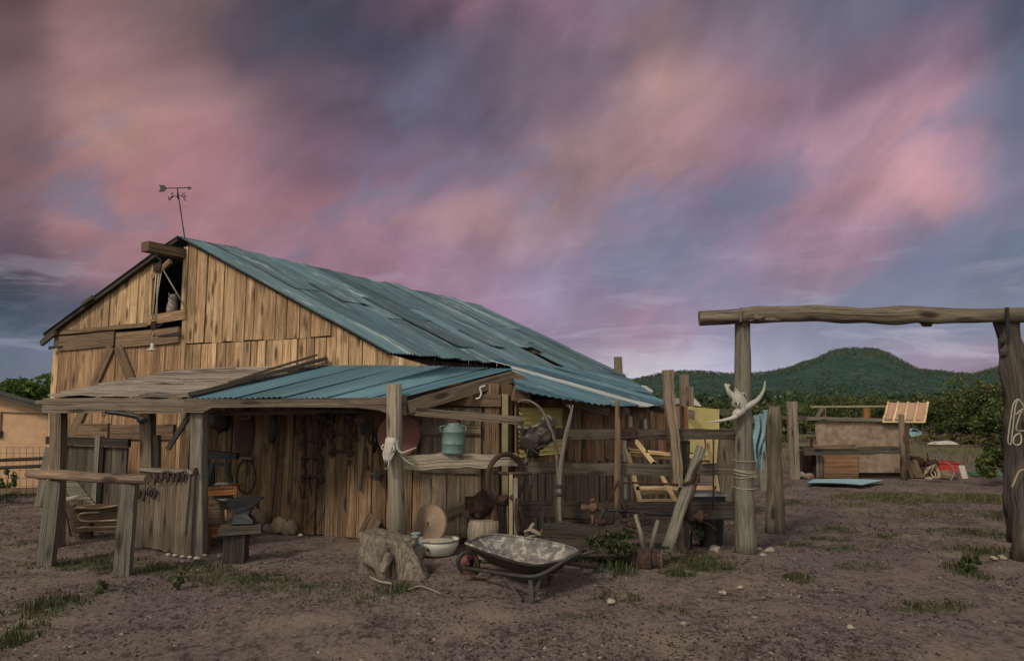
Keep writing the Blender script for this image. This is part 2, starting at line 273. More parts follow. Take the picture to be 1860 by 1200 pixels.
M['redpaint'] = plain('worn_red_paint', (.13, .040, .042), (.075, .032, .03), 14, .7, 0, c3=(.09, .04, .03), th=(.52, .64))
M['splat'] = plain('paint_splattered_metal', (.125, .12, .118), (.055, .062, .080), 6, .75, 0, c3=(.34, .325, .30), th=(.48, .60), bump=.6, fine=(.12, .095, .08), stretch=(1, 1, 1))
M['barrowout'] = plain('barrow_outside', (.040, .038, .034), (.028, .026, .024), 6, .7, .2, c3=(.08, .055, .04), th=(.56, .68))
M['rope'] = plain('rope_fibre', (0.2940, 0.2380, 0.1680), (0.2100, 0.1680, 0.1190), 60, .9, bump=.6, bd=.005)
M['whiterope'] = plain('pale_rope', (0.3264, 0.2992, 0.2448), (0.2584, 0.2312, 0.1836), 60, .9, bump=.6, bd=.005)
M['black'] = plain('black_plastic', (.016, .018, .022), (.024, .026, .03), 8, .6)
M['greyslab'] = plain('grey_slab', (.16, .16, .17), (.12, .12, .13), 10, .8)
M['red'] = plain('red_plastic', (0.3360, 0.0280, 0.0224), (0.2880, 0.0240, 0.0200), 4, .5, bump=.05)
M['bluesheet'] = plain('pale_blue_sheet', (0.2210, 0.3570, 0.4250), (0.1870, 0.3145, 0.3825), 3, .5, c3=(.34, .48, .54), th=(.55, .7), bump=.05)
M['bluecloth'] = plain('faded_blue_cloth', (0.1045, 0.1890, 0.2320), (0.1520, 0.2430, 0.2720), 14, .9, c3=(.28, .36, .40), th=(.55, .7), bump=.4)
M['green'] = plain('green_panel', (.05, .13, .08), (.04, .11, .07), 6, .6)
M['white'] = plain('white_paint', (0.4400, 0.4240, 0.4000), (0.3680, 0.3520, 0.3280), 8, .7, c3=(.3, .27, .22), th=(.58, .72))
M['board_white'] = plain('whitewashed_board', (.38, .36, .33), (.28, .26, .23), 9, .8, stretch=(1, 1, .2))
M['osb'] = plain('chipboard', (.19, .135, .10), (.12, .085, .068), 1.3, .9, 0, c3=(.075, .05, .042), th=(.56, .70), bump=.3, fine=(.33, .25, .19))
M['battenroof'] = plain('tan_ribbed_sheet', (0.3780, 0.2430, 0.1710), (0.3060, 0.1890, 0.1350), 14, .7, stretch=(1, 1, .3))
M['adobe'] = plain('adobe_plaster', (0.3680, 0.2375, 0.1479), (0.3128, 0.1995, 0.1275), 1.2, .95, 0, c3=(.27, .165, .105), th=(.56, .72), bump=.3, fine=(.46, .30, .18))
M['darkroof'] = plain('dark_roof_edge', (.045, .045, .04), (.03, .03, .028), 6, .8)
M['glass'] = plain('dark_window', (.015, .017, .02), (.02, .022, .026), 3, .15, bump=0)
M['wire'] = plain('dark_wire', (.02, .017, .015), (.03, .025, .02), 10, .6, .4)
M['owl'] = plain('grey_brown_feathers', (.30, .27, .24), (.16, .14, .13), 30, .9, 0, c3=(.05, .045, .045), th=(.48, .58), bump=.3)
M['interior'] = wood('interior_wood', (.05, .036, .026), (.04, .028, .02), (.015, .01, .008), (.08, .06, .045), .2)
M['juniper'] = leafmat('juniper_leaves', (.022, .040, .016), (.085, .112, .034), (.125, .145, .050))
M['leafgreen'] = leafmat('green_leaves', (.030, .065, .016), (.090, .150, .035), (.12, .18, .045))
M['fargreen'] = leafmat('far_leaves', (.012, .036, .024), (.042, .078, .034), (.090, .105, .045))
M['grass'] = leafmat('grass_blades', (.020, .032, .013), (.046, .062, .024), (.10, .09, .055))
M['drygrass'] = leafmat('dry_grass_blades', (.075, .085, .030), (.13, .12, .05), (.16, .135, .07))
M['gravel'] = leafmat('scattered_chips', (.014, .009, .010), (.045, .032, .032), (.21, .175, .15), 0)
M['trunk'] = wood('tree_bark', (.09, .07, .055), (.07, .055, .045), (.03, .022, .018), (.15, .12, .09), .2)
# ------------------------------------------------------------------ mesh builder
class MB:
    def __init__(s): s.v = []; s.f = []; s.uv = []; s.t = []; s.sm = []
    def quadface(s, idx, uv, t, smooth=False):
        s.f.append(idx); s.uv.append(uv); s.t.append(t); s.sm.append(smooth)
    def rt(s): return (rnd.random(), rnd.random(), rnd.random())
    def board(s, p0, p1, w, th, face=Vector((0, -1, 0)), segs=None, wob=0., tint=None, taper=None, ragged=0.):
        """bar from p0 to p1; w across, th along 'face' (the way its broad side looks)"""
        p0 = Vector(p0); p1 = Vector(p1); a = p1-p0; L = a.length; a.normalize()
        f = Vector(face); f = (f-a*f.dot(a))
        if f.length < 1e-5: f = a.orthogonal()
        f.normalize(); b = a.cross(f); b.normalize()
        n = segs or max(1, min(24, int(L/.25))); t = tint or s.rt(); uo = rnd.uniform(0, 50); vo = rnd.uniform(0, 50)
        base = len(s.v); sd = rnd.uniform(0, 100); tp = taper or (1, 1)
        for i in range(n+1):
            k = i/n; c = p0+a*(L*k); ww = w*(tp[0]*(1-k)+tp[1]*k)
            if wob:
                c = c+b*(wob*mnoise.noise(Vector((sd, k*L*1.3, 0))))+f*(wob*mnoise.noise(Vector((sd+9, k*L*1.3, 0))))
            w1 = w2 = ww/2
            if ragged: w1 += ragged*mnoise.noise(Vector((sd+20, k*L*5, 0))); w2 += ragged*mnoise.noise(Vector((sd+40, k*L*5, 0)))
            for x, y in ((-w1, -th/2), (w2, -th/2), (w2, th/2), (-w1, th/2)): s.v.append(c+b*x+f*y)
        per = (0, w, w+th, 2*w+th, 2*w+2*th)
        for i in range(n):
            for j in range(4):
                q0 = base+i*4+j; q1 = base+i*4+(j+1) % 4
                u0, u1 = uo+L*i/n, uo+L*(i+1)/n
                s.quadface((q0, q1, q1+4, q0+4), ((u0, vo+per[j]), (u0, vo+per[j+1]), (u1, vo+per[j+1]), (u1, vo+per[j])), t)
        e = base+n*4
        s.quadface((base+3, base+2, base+1, base), ((uo, vo),)*4, t); s.quadface((e, e+1, e+2, e+3), ((uo, vo),)*4, t)
        return s
    def box(s, c, d, rz=0, tint=None, mat=None):
        c = Vector(c); m = mat or Matrix.Rotation(rz, 3, 'Z'); base = len(s.v); t = tint or s.rt(); uo = rnd.uniform(0, 50)
        for x in (-.5, .5):
            for y in (-.5, .5):
                for z in (-.5, .5): s.v.append(c+m@Vector((x*d[0], y*d[1], z*d[2])))
        for idx, (da, db) in (((0, 1, 3, 2), (2, 1)), ((4, 6, 7, 5), (1, 2)), ((0, 4, 5, 1), (0, 2)), ((2, 3, 7, 6), (2, 0)), ((0, 2, 6, 4), (1, 0)), ((1, 5, 7, 3), (0, 1))):
            A, B = d[da], d[db]
            s.quadface(tuple(base+i for i in idx), ((uo, uo), (uo+A, uo), (uo+A, uo+B), (uo, uo+B)), t)
        return s
    def tube(s, pts, r, n=8, tint=None, caps=True, closed=False, rough=0., smooth=True, flat=1.):
        pts = [Vector(p) for p in pts]; N = len(pts); rs = r if isinstance(r, (list, tuple)) else [r]*N
        base = len(s.v); t = tint or s.rt(); uo = rnd.uniform(0, 50); sd = rnd.uniform(0, 99); prev = None; L = 0; Ls = []
        for i, p in enumerate(pts):
            if closed: a = pts[(i+1) % N]-pts[i-1]
            else: a = pts[min(i+1, N-1)]-pts[max(i-1, 0)]
            a.normalize()
            if prev is None: x = a.orthogonal().normalized()
            else:
                x = prev-a*prev.dot(a)
                x = x.normalized() if x.length > 1e-6 else a.orthogonal().normalized()
            prev = x; y = a.cross(x)
            if i: L += (pts[i]-pts[i-1]).length
            Ls.append(L)
            for j in range(n):
                an = 2*math.pi*j/n; rr = rs[i]
                if rough: rr *= 1+rough*mnoise.noise(Vector((math.cos(an)*1.6+sd, math.sin(an)*1.6, L*3)))*1.6
                s.v.append(p+x*(rr*math.cos(an))+y*(rr*math.sin(an)*flat))
        m = N if closed else N-1
        for i in range(m):
            i2 = (i+1) % N
            for j in range(n):
                j2 = (j+1) % n; rr = 2*math.pi*rs[0]/n
                l0 = Ls[i]; l1 = Ls[i2] if i2 else L+(pts[0]-pts[-1]).length
                s.quadface((base+i*n+j, base+i*n+j2, base+i2*n+j2, base+i2*n+j), ((uo+l0, j*rr), (uo+l0, (j+1)*rr), (uo+l1, (j+1)*rr), (uo+l1, j*rr)), t, smooth)
        if caps and not closed:
            s.f.append(tuple(base+j for j in range(n))[::-1]); s.uv.append(tuple((math.cos(6.283*j/n)*.2, math.sin(6.283*j/n)*.2) for j in range(n))); s.t.append(t); s.sm.append(False)
            e = base+(N-1)*n
            s.f.append(tuple(e+j for j in range(n))); s.uv.append(tuple((math.cos(6.283*j/n)*.2, math.sin(6.283*j/n)*.2) for j in range(n))); s.t.append(t); s.sm.append(False)
        return s
    def lathe(s, c, axis, prof, n=20, tint=None, smooth=True, sx=1.):
        """prof: list of (distance along axis, radius)"""
        c = Vector(c); a = Vector(axis).normalized(); x = a.orthogonal().normalized() if abs(a.z) < .9 else Vector((1, 0, 0)); y = a.cross(x).normalized(); x = y.cross(a)
        base = len(s.v); t = tint or s.rt(); N = len(prof)
        for h, r in prof:
            for j in range(n):
                an = 2*math.pi*j/n; s.v.append(c+a*h+x*(r*sx*math.cos(an))+y*(r*math.sin(an)))
        for i in range(N-1):
            for j in range(n):
                j2 = (j+1) % n
                s.quadface((base+i*n+j, base+i*n+j2, base+(i+1)*n+j2, base+(i+1)*n+j), ((prof[i][0], j*.1), (prof[i][0], j*.1+.1), (prof[i+1][0], j*.1+.1), (prof[i+1][0], j*.1)), t, smooth)
        for k, rev in ((0, True), (N-1, False)):
            if prof[k][1] > 1e-4:
                idx = tuple(base+k*n+j for j in range(n)); idx = idx[::-1] if rev else idx
                s.f.append(idx); s.uv.append(tuple((.2*math.cos(6.283*j/n), .2*math.sin(6.283*j/n)) for j in range(n))); s.t.append(t); s.sm.append(False)
        return s
    def blob(s, c, r, amp=.2, sub=3, freq=1.5, tint=None, flatb=False, rot=0):
        """lumpy stone or body; r = (x, y, z) radii"""
        import bmesh
        bm = bmesh.new(); bmesh.ops.create_icosphere(bm, subdivisions=sub, radius=1); sd = Vector((rnd.uniform(0, 99),)*3); base = len(s.v); t = tint or s.rt(); c = Vector(c)
        m = Matrix.Rotation(rot, 3, 'Z')
        for v in bm.verts:
            k = 1+amp*mnoise.noise(v.co*freq+sd)*1.5+amp*.5*mnoise.noise(v.co*freq*2.7+sd)
            q = Vector((v.co.x*r[0], v.co.y*r[1], v.co.z*r[2]))*k
            s.v.append(c+m@q)
        bm.verts.ensure_lookup_table()
        for f in bm.faces:
            s.f.append(tuple(base+v.index for v in f.verts)); s.uv.append(tuple((v.co.x*r[0], v.co.z*r[2]) for v in f.verts)); s.t.append(t); s.sm.append(sub > 2)
        bm.free(); return s
    def prism(s, outline, d, tint=None):
        """outline: list of points (3D, planar), extruded by vector d"""
        base = len(s.v); n = len(outline); t = tint or s.rt(); d = Vector(d)
        for p in outline: s.v.append(Vector(p))
        for p in outline: s.v.append(Vector(p)+d)
        u = [(Vector(p).x+Vector(p).y*.5, Vector(p).z) for p in outline]
        s.f.append(tuple(base+i for i in range(n))); s.uv.append(tuple(u)); s.t.append(t); s.sm.append(False)
        s.f.append(tuple(base+n+i for i in range(n))[::-1]); s.uv.append(tuple(u[::-1])); s.t.append(t); s.sm.append(False)
        for i in range(n):
            j = (i+1) % n; s.quadface((base+j, base+i, base+n+i, base+n+j), (u[j], u[i], (u[i][0]+.03, u[i][1]), (u[j][0]+.03, u[j][1])), t)
        return s
    def grid(s, P, nu, nv, tint=None, smooth=True, uvf=None):
        base = len(s.v); t = tint or s.rt()
        for i in range(nu+1):
            for j in range(nv+1): s.v.append(Vector(P(i/nu, j/nv)))
        for i in range(nu):
            for j in range(nv):
                q = base+i*(nv+1)+j
                uv = [(a, b) for a, b in ((i/nu, j/nv), (i/nu, (j+1)/nv), ((i+1)/nu, (j+1)/nv), ((i+1)/nu, j/nv))]
                if uvf: uv = [uvf(*k) for k in uv]
                s.quadface((q, q+1, q+nv+2, q+nv+1), tuple(uv), t, smooth)
        return s
    def mesh(s, name, mat, off=Vector((0, 0, 0))):
        me = bpy.data.meshes.new(name)
        me.from_pydata([tuple(v-off) for v in s.v], [], s.f)
        uvl = me.uv_layers.new(name='UVMap'); flat = [c for f in s.uv for p in f for c in p]; uvl.data.foreach_set('uv', flat)
        ca = me.color_attributes.new('tint', 'FLOAT_COLOR', 'CORNER')
        fl = []
        for f, t in zip(s.f, s.t): fl += [t[0], t[1], t[2], 1.0]*len(f)
        ca.data.foreach_set('color', fl)
        me.polygons.foreach_set('use_smooth', s.sm)
        me.materials.append(mat); me.update(); return me
def tag(o, label=None, cat=None, group=None, kind=None):
    for k, v in (('label', label), ('category', cat), ('group', group), ('kind', kind)):
        if v: o[k] = v
    return o
def world_loc(o):
    l = Vector(o.location)
    while o.parent: o = o.parent; l = l+Vector(o.location)
    return l
def part(name, mb, mat, parent, label=None):
    o = bpy.data.objects.new(name, mb.mesh(name, M[mat] if isinstance(mat, str) else mat, world_loc(parent)))
    sc.collection.objects.link(o); o.parent = parent
    if label: o['label'] = label
    return o
def thing(name, label, cat, loc, group=None):
    o = bpy.data.objects.new(name, None); sc.collection.objects.link(o); o.location = loc; o.empty_display_size = .1
    return tag(o, label, cat, group)
def single(name, mb, mat, label, cat, group=None, kind=None, loc=None):
    lo = min((v.z for v in mb.v)); cx = sum(v.x for v in mb.v)/len(mb.v); cy = sum(v.y for v in mb.v)/len(mb.v)
    loc = Vector(loc) if loc is not None else Vector((cx, cy, lo))
    o = bpy.data.objects.new(name, mb.mesh(name, M[mat] if isinstance(mat, str) else mat, loc)); sc.collection.objects.link(o); o.location = loc
    return tag(o, label, cat, group, kind)
def struct(name, mb, mat): return single(name, mb, mat, None, None, None, 'structure', loc=(0, 0, 0))
def catmull(pts, n=6):
    pts = [Vector(p) for p in pts]; P = [pts[0]*2-pts[1]]+pts+[pts[-1]*2-pts[-2]]; out = []
    for i in range(1, len(P)-2):
        for k in range(n):
            t = k/n; a, b, c, d = P[i-1], P[i], P[i+1], P[i+2]
            out.append(.5*((2*b)+(c-a)*t+(2*a-5*b+4*c-d)*t*t+(3*b-a-3*c+d)*t**3))
    out.append(pts[-1]); return out
def lerp(a, b, k): return a+(b-a)*k
# ================================================================== SETTING
# ---- ground: one sheet to the horizon, fine near the yard
def spaced(lo, hi, step, far, grow=1.22):
    a = list(np.arange(lo, hi+1e-6, step)); s = step
    while a[-1] < far: s = min(s*grow, 900); a.append(a[-1]+s)
    s = step
    while a[0] > -far: s = min(s*grow, 900); a.insert(0, a[0]-s)
    return a
GX = spaced(-7, 9, .10, 9000); GY = spaced(5.0, 14, .09, 9000)
def gz(x, y):
    d = math.hypot(x, y)
    if d > 60: return 0.
    k = max(0, min(1, (60-d)/30))
    return k*(.030*mnoise.noise(Vector((x*.9, y*.9, 0)))+.024*mnoise.noise(Vector((x*2.6, y*2.6, 4)))+.008*mnoise.noise(Vector((x*8, y*8, 7))))-.012
# grass cover, bare patches: pixel ellipses in the photo turned into spots on the ground
PATCH = [(170,1020,110,10,.9,.05),(300,1030,110,10,1,.06),(420,1048,110,10,.9,.05),(520,1062,120,12,.7,.04),(640,1085,120,14,.45,.04),(380,1068,180,14,.35,.04),
 (85,1103,62,17,.9,.09),(15,1158,36,26,1.1,.12),(150,1075,60,10,.4,.05),(1110,1020,52,20,1.1,.12),(1265,1018,55,15,.8,.06),(1150,1000,60,10,.6,.1),(1230,1040,30,5,.9,.07),(1290,1028,46,9,.9,.07),
 (1690,1102,72,9,.9,.07),(1520,960,34,6,.8,.05),(1500,976,36,5,.8,.05),(1525,996,28,5,1,.05),(1450,988,28,4,.7,.04),(1605,972,24,4,.7,.04),(1560,1028,44,5,.5,.04),(1755,1040,28,12,.8,.10),(1790,1000,60,9,.8,.07),(1770,968,70,7,.8,.07),
 (1640,905,90,10,.8,.06),(1560,903,50,6,.5,.06),(1800,905,70,9,.9,.09),(1440,912,26,5,.5,.04),(1120,1080,40,8,.5,.06),(720,1070,34,9,.6,.07),(1450,1050,22,6,.4,.06),(1530,915,60,6,.4,.05),(1700,930,120,7,.4,.05),
 (10,905,30,10,.9,.12),(60,985,60,6,.35,.04),(1845,940,40,12,.7,.08)]
PW = []
for x, y, rx, ry, dn, h in PATCH:
    c = gr(x, y); PW.append((c.x, c.y, abs(gr(x+rx, y).x-c.x), abs(gr(x, y-ry).y-gr(x, y+ry).y)/2, dn, h))
def ground():
    nx, ny = len(GX), len(GY); v = []; colr = []
    for y in GY:
        for x in GX:
            v.append((x, y, gz(x, y)))
            g = 0.
            if 4 < y < 30 and abs(x) < 20:
                for (cx, cy, ax, ay, dn, h) in PW:
                    q = ((x-cx)/ax)**2+((y-cy)/ay)**2
                    if q < 4: g = max(g, dn*math.exp(-q*.8))
            colr.append((min(g, 1), 0, 0, 1))
    f = [(j*nx+i, j*nx+i+1, (j+1)*nx+i+1, (j+1)*nx+i) for j in range(ny-1) for i in range(nx-1)]
    me = bpy.data.meshes.new('ground'); me.from_pydata(v, [], f); ca = me.color_attributes.new('cover', 'FLOAT_COLOR', 'POINT')
    ca.data.foreach_set('color', [c for q in colr for c in q]); me.polygons.foreach_set('use_smooth', [True]*len(f))
    m, nt, bs = nmat('dirt'); q = NT(nt); P = q.n('ShaderNodeNewGeometry').outputs['Position']
    n0 = q.noise(P, .35, 4, .55); n1 = q.noise(P, 1.3, 6, .65); n2 = q.noise(P, 9, 6, .7, (1, .8, 1)); n3 = q.noise(P, 38, 4, .7); n4 = q.noise(P, 110, 3, .6)
    col = q.mix(q.mr(n1, .35, .65), (.206, .167, .143), (.128, .103, .099))
    col = q.mix(q.mr(n0, .45, .62), col, (.145, .113, .112))
    sp_ = q.m('MULTIPLY', q.mr(n2, .52, .60), q.mr(n1, .36, .56))
    n5 = q.noise(P, 20, 5, .75, (1, .7, 1)); col = q.mix(q.m('MULTIPLY', q.mr(n5, .50, .60), q.mr(n1, .30, .60)), col, (.062, .044, .045))
    col = q.mix(q.m('MULTIPLY', q.mr(n5, .42, .34), .6), col, (.23, .185, .155))
    col = q.mix(q.m('MULTIPLY', sp_, .8), col, (.040, .027, .029))
    col = q.mix(q.m('MULTIPLY', q.mr(n3, .56, .66), .55), col, (.045, .032, .03))
    col = q.mix(q.m('MULTIPLY', q.mr(n3, .36, .26), .45), col, (.24, .19, .16))
    col = q.mix(q.m('MULTIPLY', q.mr(n4, .60, .68), .5), col, (.30, .25, .21))
    at_ = q.n('ShaderNodeAttribute', attribute_name='cover'); sp = q.n('ShaderNodeSeparateColor'); q.l(at_.outputs['Color'], sp.inputs[0])
    gm = q.m('MULTIPLY', q.mr(q.m('ADD', sp.outputs[0], q.m('MULTIPLY', q.m('SUBTRACT', n2, .5), 1.8)), .35, .75), .75)
    col = q.mix(gm, col, (.045, .062, .026))
    # far off the yard: dry yellow-green range
    sy = q.n('ShaderNodeSeparateXYZ'); q.l(P, sy.inputs[0])
    fm = q.m('MULTIPLY', q.mr(sy.outputs[1], 19, 26), q.mr(q.noise(P, .5, 5, .6, (.5, 1.6, 1)), .42, .54))
    col = q.mix(q.m('MULTIPLY', fm, .8), col, (.105, .105, .048))
    q.l(col, bs.inputs['Base Color']); bs.inputs['Roughness'].default_value = .95; bs.inputs['Specular IOR Level'].default_value = .15
    q.bump(q.m('ADD', q.m('ADD', n2, q.m('MULTIPLY', n3, .6)), q.m('MULTIPLY', n4, .3)), .9, .035, bs)
    me.materials.append(m); o = bpy.data.objects.new('ground', me); sc.collection.objects.link(o); o['kind'] = 'structure'
ground()
# ---- hills
HP = [(-900,712),(-300,708),(0,704),(300,706),(700,702),(1000,700),(1140,696),(1200,684),(1240,679),(1290,681),(1340,686),(1390,682),(1440,673),(1480,660),(1510,646),(1535,642),(1560,641),(1590,642),(1612,648),(1640,663),(1668,677),(1700,679),(1740,683),(1765,685),(1800,676),(1830,669),(1860,662),(1950,650),(2200,670),(2800,700)]
def hprof(azm):
    x = 930+1240*math.tan(max(-1.2, min(1.2, azm)))
    for (x0, y0), (x1, y1) in zip(HP, HP[1:]):
        if x0 <= x <= x1:
            k = (x-x0)/(x1-x0); return (735-lerp(y0, y1, k))/1240
    return (735-706)/1240
def hills():
    D = [230, 300, 380, 470, 580, 700, 830, 950, 1080, 1200, 1320, 1440, 1560, 1680, 1760, 1830, 1900, 2000, 2200, 2600, 3200]; NA = 620
    azs = [R(-64+128*i/NA) for i in range(NA+1)]; v = []; f = []
    for d in D:
        for a in azs:
            if d <= 1830:
                k = (d-230)/1600.; s_ = k*k*(3-2*k)
            else: s_ = 1-.6*(d-1830)/1400
            pr_ = max(hprof(a), .012); h = pr_*1830*s_
            n_ = mnoise.noise(Vector((a*14, d*.004, 0)))*.16+mnoise.noise(Vector((a*46, d*.012, 3)))*.06
            h *= 1+n_*(1-abs(s_-.5)*.2 if s_ < .97 else .15)
            Y = d; v.append((math.tan(a)*Y, Y, h-1.5+CH*0))
    n = NA+1
    for j in range(len(D)-1):
        for i in range(NA): f.append((j*n+i, j*n+i+1, (j+1)*n+i+1, (j+1)*n+i))
    me = bpy.data.meshes.new('hills'); me.from_pydata(v, [], f); me.polygons.foreach_set('use_smooth', [True]*len(f))
    m, nt, bs = nmat('wooded_hill'); q = NT(nt); P = q.n('ShaderNodeNewGeometry').outputs['Position']
    vo = q.n('ShaderNodeTexVoronoi'); vo.inputs['Scale'].default_value = .10; q.l(P, vo.inputs['Vector'])
    n1 = q.noise(P, .012, 5, .6); n2 = q.noise(P, .05, 5, .7)
    col = q.mix(q.mr(vo.outputs['Distance'], .3, .75), (.018, .052, .046), (.052, .092, .066))
    col = q.mix(q.mr(n1, .45, .65), col, (.016, .050, .050))
    col = q.mix(q.m('MULTIPLY', q.mr(n2, .56, .70), .5), col, (.055, .072, .045))
    q.l(col, bs.inputs['Base Color']); bs.inputs['Roughness'].default_value = 1; bs.inputs['Specular IOR Level'].default_value = 0
    n3 = q.noise(P, .02, 6, .7, (1, 1, 2.5)); col = q.mix(q.m('MULTIPLY', q.mr(n3, .56, .66), .55), col, (.075, .085, .058)); q.l(col, bs.inputs['Base Color']); q.bump(vo.outputs['Distance'], 1, 6, bs)
    me.materials.append(m); o = bpy.data.objects.new('hills', me); sc.collection.objects.link(o); o['kind'] = 'structure'
    return D, v, n
HD, HV, HN = hills()
def hillz(x, y):
    a = math.atan2(x, y); k = max(0, min(1, (y-230)/1600.)); s_ = k*k*(3-2*k); return max(hprof(a), .012)*1830*s_-1.5 if y > 230 else 0
# ---- leaf helpers
def leafquad(mb, c, s, t, up=0.):
    n = Vector((rnd.gauss(0, 1), rnd.gauss(0, 1), rnd.gauss(0, 1)+up)).normalized(); a = n.orthogonal().normalized(); b = n.cross(a)
    an = rnd.uniform(0, 6.28); a, b = a*math.cos(an)+b*math.sin(an), b*math.cos(an)-a*math.sin(an); base = len(mb.v)
    w = s*rnd.uniform(.35, .7)
    mb.v += [c-a*s, c-b*w, c+a*s, c+b*w]; mb.quadface((base, base+1, base+2, base+3), ((0, 0), (1, 0), (1, 1), (0, 1)), t)
def crown(mb, c, r, n, ls, clumps=26, lowcut=None, seed=0):
    """clumps of leaf faces through an uneven volume"""
    cl = []
    for i in range(clumps):
        d = Vector((rnd.gauss(0, 1), rnd.gauss(0, 1), rnd.gauss(0, 1))).normalized()*rnd.uniform(.35, 1)**.6
        k = 1+.25*mnoise.noise(d*2+Vector((seed, 0, 0)))
        cl.append((Vector((c.x+d.x*r[0]*k*.85, c.y+d.y*r[1]*k*.85, c.z+d.z*r[2]*k*.85)), rnd.uniform(.14, .30), rnd.random()))
    for i in range(n):
        q, rr, tt = rnd.choice(cl); d = Vector((rnd.gauss(0, 1), rnd.gauss(0, 1), rnd.gauss(0, 1))).normalized()*rnd.random()**.35
        p = q+Vector((d.x*r[0]*rr, d.y*r[1]*rr, d.z*r[2]*rr))
        if lowcut is not None and p.z < lowcut: p.z = lowcut+abs(p.z-lowcut)*.3
        t = max(0, min(1, tt*.7+rnd.uniform(-.1, .45))); leafquad(mb, p, ls*rnd.uniform(.6, 1.3), (t, rnd.random(), 0))
def limbs(mb, base, top, r0, n, spread, seed=0):
    base = Vector(base); top = Vector(top)
    pts = [lerp(base, top, k)+Vector((rnd.uniform(-1, 1), rnd.uniform(-1, 1), 0))*.06*(top-base).length*(0 if k == 0 else 1) for k in (0, .2, .45, .7, 1)]
    mb.tube(pts, [r0*1.25, r0, r0*.75, r0*.5, r0*.2], 8, rough=.12)
    for i in range(n):
        k = rnd.uniform(.15, .85); p = lerp(base, top, k); a = rnd.uniform(0, 6.28); L = spread*rnd.uniform(.5, 1)
        q = p+Vector((math.cos(a)*L, math.sin(a)*L, L*rnd.uniform(.2, .8)))
        m = lerp(p, q, .5)+Vector((0, 0, L*rnd.uniform(-.1, .12))); mb.tube([p, m, q], [r0*.42, r0*.27, r0*.08], 5)
def tree(label, x, y, h, rx, rz, n, ls, mat, cat='tree', group=None, name='tree', cz=None, clumps=26, low=.05):
    t = thing(name, label, cat, (x, y, 0), group); mb = MB(); limbs(mb, (x, y, -.05), (x, y, h*.85), h*.035+.02, 9, rx*.8); part('trunk', mb, 'trunk', t)
    cb = MB(); crown(cb, Vector((x, y, cz or h-rz)), (rx, rx, rz), n, ls, clumps, low); part('crown', cb, mat, t); return t
# ---- far woodland on the plain and on the hill foot (one mass), crest trees
wb = MB()
def fartree(x, y, z, h, n):
    tt = rnd.random()
    for _ in range(n):
        d = Vector((rnd.gauss(0, 1), rnd.gauss(0, 1), rnd.gauss(0, 1))).normalized()*rnd.random()**.4
        p = Vector((x+d.x*h*.5, y+d.y*h*.5, z+h*.55+d.z*h*.5))
        leafquad(wb, p, h*(.13 if n > 40 else .2)*rnd.uniform(.6, 1.3), (max(0, min(1, tt*.6+rnd.uniform(-.1, .4)+d.z*.1)), rnd.random(), 0))
for i in range(420):
    px = rnd.uniform(1150, 1880); Y = 62*(300/62)**rnd.random(); X = (px-930)/1240*Y; fartree(X, Y, 0 if Y < 230 else hillz(X, Y), rnd.uniform(1.7, 3.2)+(.8 if Y > 120 else 0), 110 if Y < 140 else 50)
for i in range(1500):
    px = rnd.uniform(1130, 1890); Y = 280*(1300/280)**rnd.random(); X = (px-930)/1240*Y; fartree(X, Y, hillz(X, Y)-.5, rnd.uniform(4, 7), 9)
for i in range(3200):
    px = rnd.uniform(1130, 1890); Y = rnd.uniform(1100, 1800); X = (px-930)/1240*Y; fartree(X, Y, hillz(X, Y)-1, rnd.uniform(6, 10), 6)
for i in range(900):
    px = rnd.uniform(1130, 1890); Y = rnd.uniform(1500, 1860); X = (px-930)/1240*Y; fartree(X, Y, hillz(X, Y)-1, rnd.uniform(5, 9), 7)
single('woodland', wb, 'fargreen', 'dark green woodland covering the plain and the hill foot in the distance', 'woodland', kind='stuff')
# ---- juniper trees behind the yard on the right
JT = [(1395,44,2.05,1.5,'rounded juniper right behind the blue cloth on the far fence'),(1455,46,2.2,1.7,'juniper beyond the split pale fence post'),(1500,52,2.6,2.0,'juniper beyond the left end of the coop frame'),
 (1548,44,2.35,1.7,'juniper seen through the open frame on the coop roof'),(1592,50,2.7,1.9,'juniper right behind the stub of orange wood on the coop'),(1640,46,2.5,1.9,'juniper standing behind the ribbed tan sheet'),
 (1682,40,2.6,1.6,'lower juniper beside the right edge of the ribbed tan sheet'),(1718,36,2.7,1.7,'juniper above the white curved sheet lying in the range'),(1752,34,3.1,1.8,'tall bright green juniper, tallest beyond the yard'),
 (1796,33,3.3,1.9,'tall juniper partly hidden by the knotted gate post'),(1850,30,3.0,1.8,'juniper at the right edge behind the rope coil'),(1345,40,2.0,1.3,'low juniper beyond the yellow panel'),(1300,44,2.2,1.4,'juniper rising above the yellow panel end'),(1425,36,1.8,1.1,'small dense juniper left of the split pale fence post')]
for px, Y, h, r, lb in JT:
    X = (px-930)/1240*Y; tree(lb, X, Y, h, r, h*.52, 4600, .078, 'juniper', 'juniper', 'junipers beyond the yard', 'juniper_tree', cz=h*.55, clumps=30, low=.02)
p = gr(1812, 884); tree('big dark juniper bush next to the knotted gate post', p.x+.35, p.y, 2.15, .85, 1.1, 11000, .05, 'juniper', 'juniper', None, 'juniper_bush', cz=1.15, clumps=34, low=.05)
tree('round leafy green tree behind the tan adobe house', -16.4, 24, 2.95, 2.1, 1.2, 9000, .11, 'leafgreen', 'tree', None, 'leafy_tree', cz=1.85, clumps=44)
tree('leafy green tree left of the barn at the frame edge', -19.8, 26, 2.7, 1.8, 1.1, 6000, .11, 'leafgreen', 'tree', None, 'leafy_tree', cz=1.7, clumps=34)
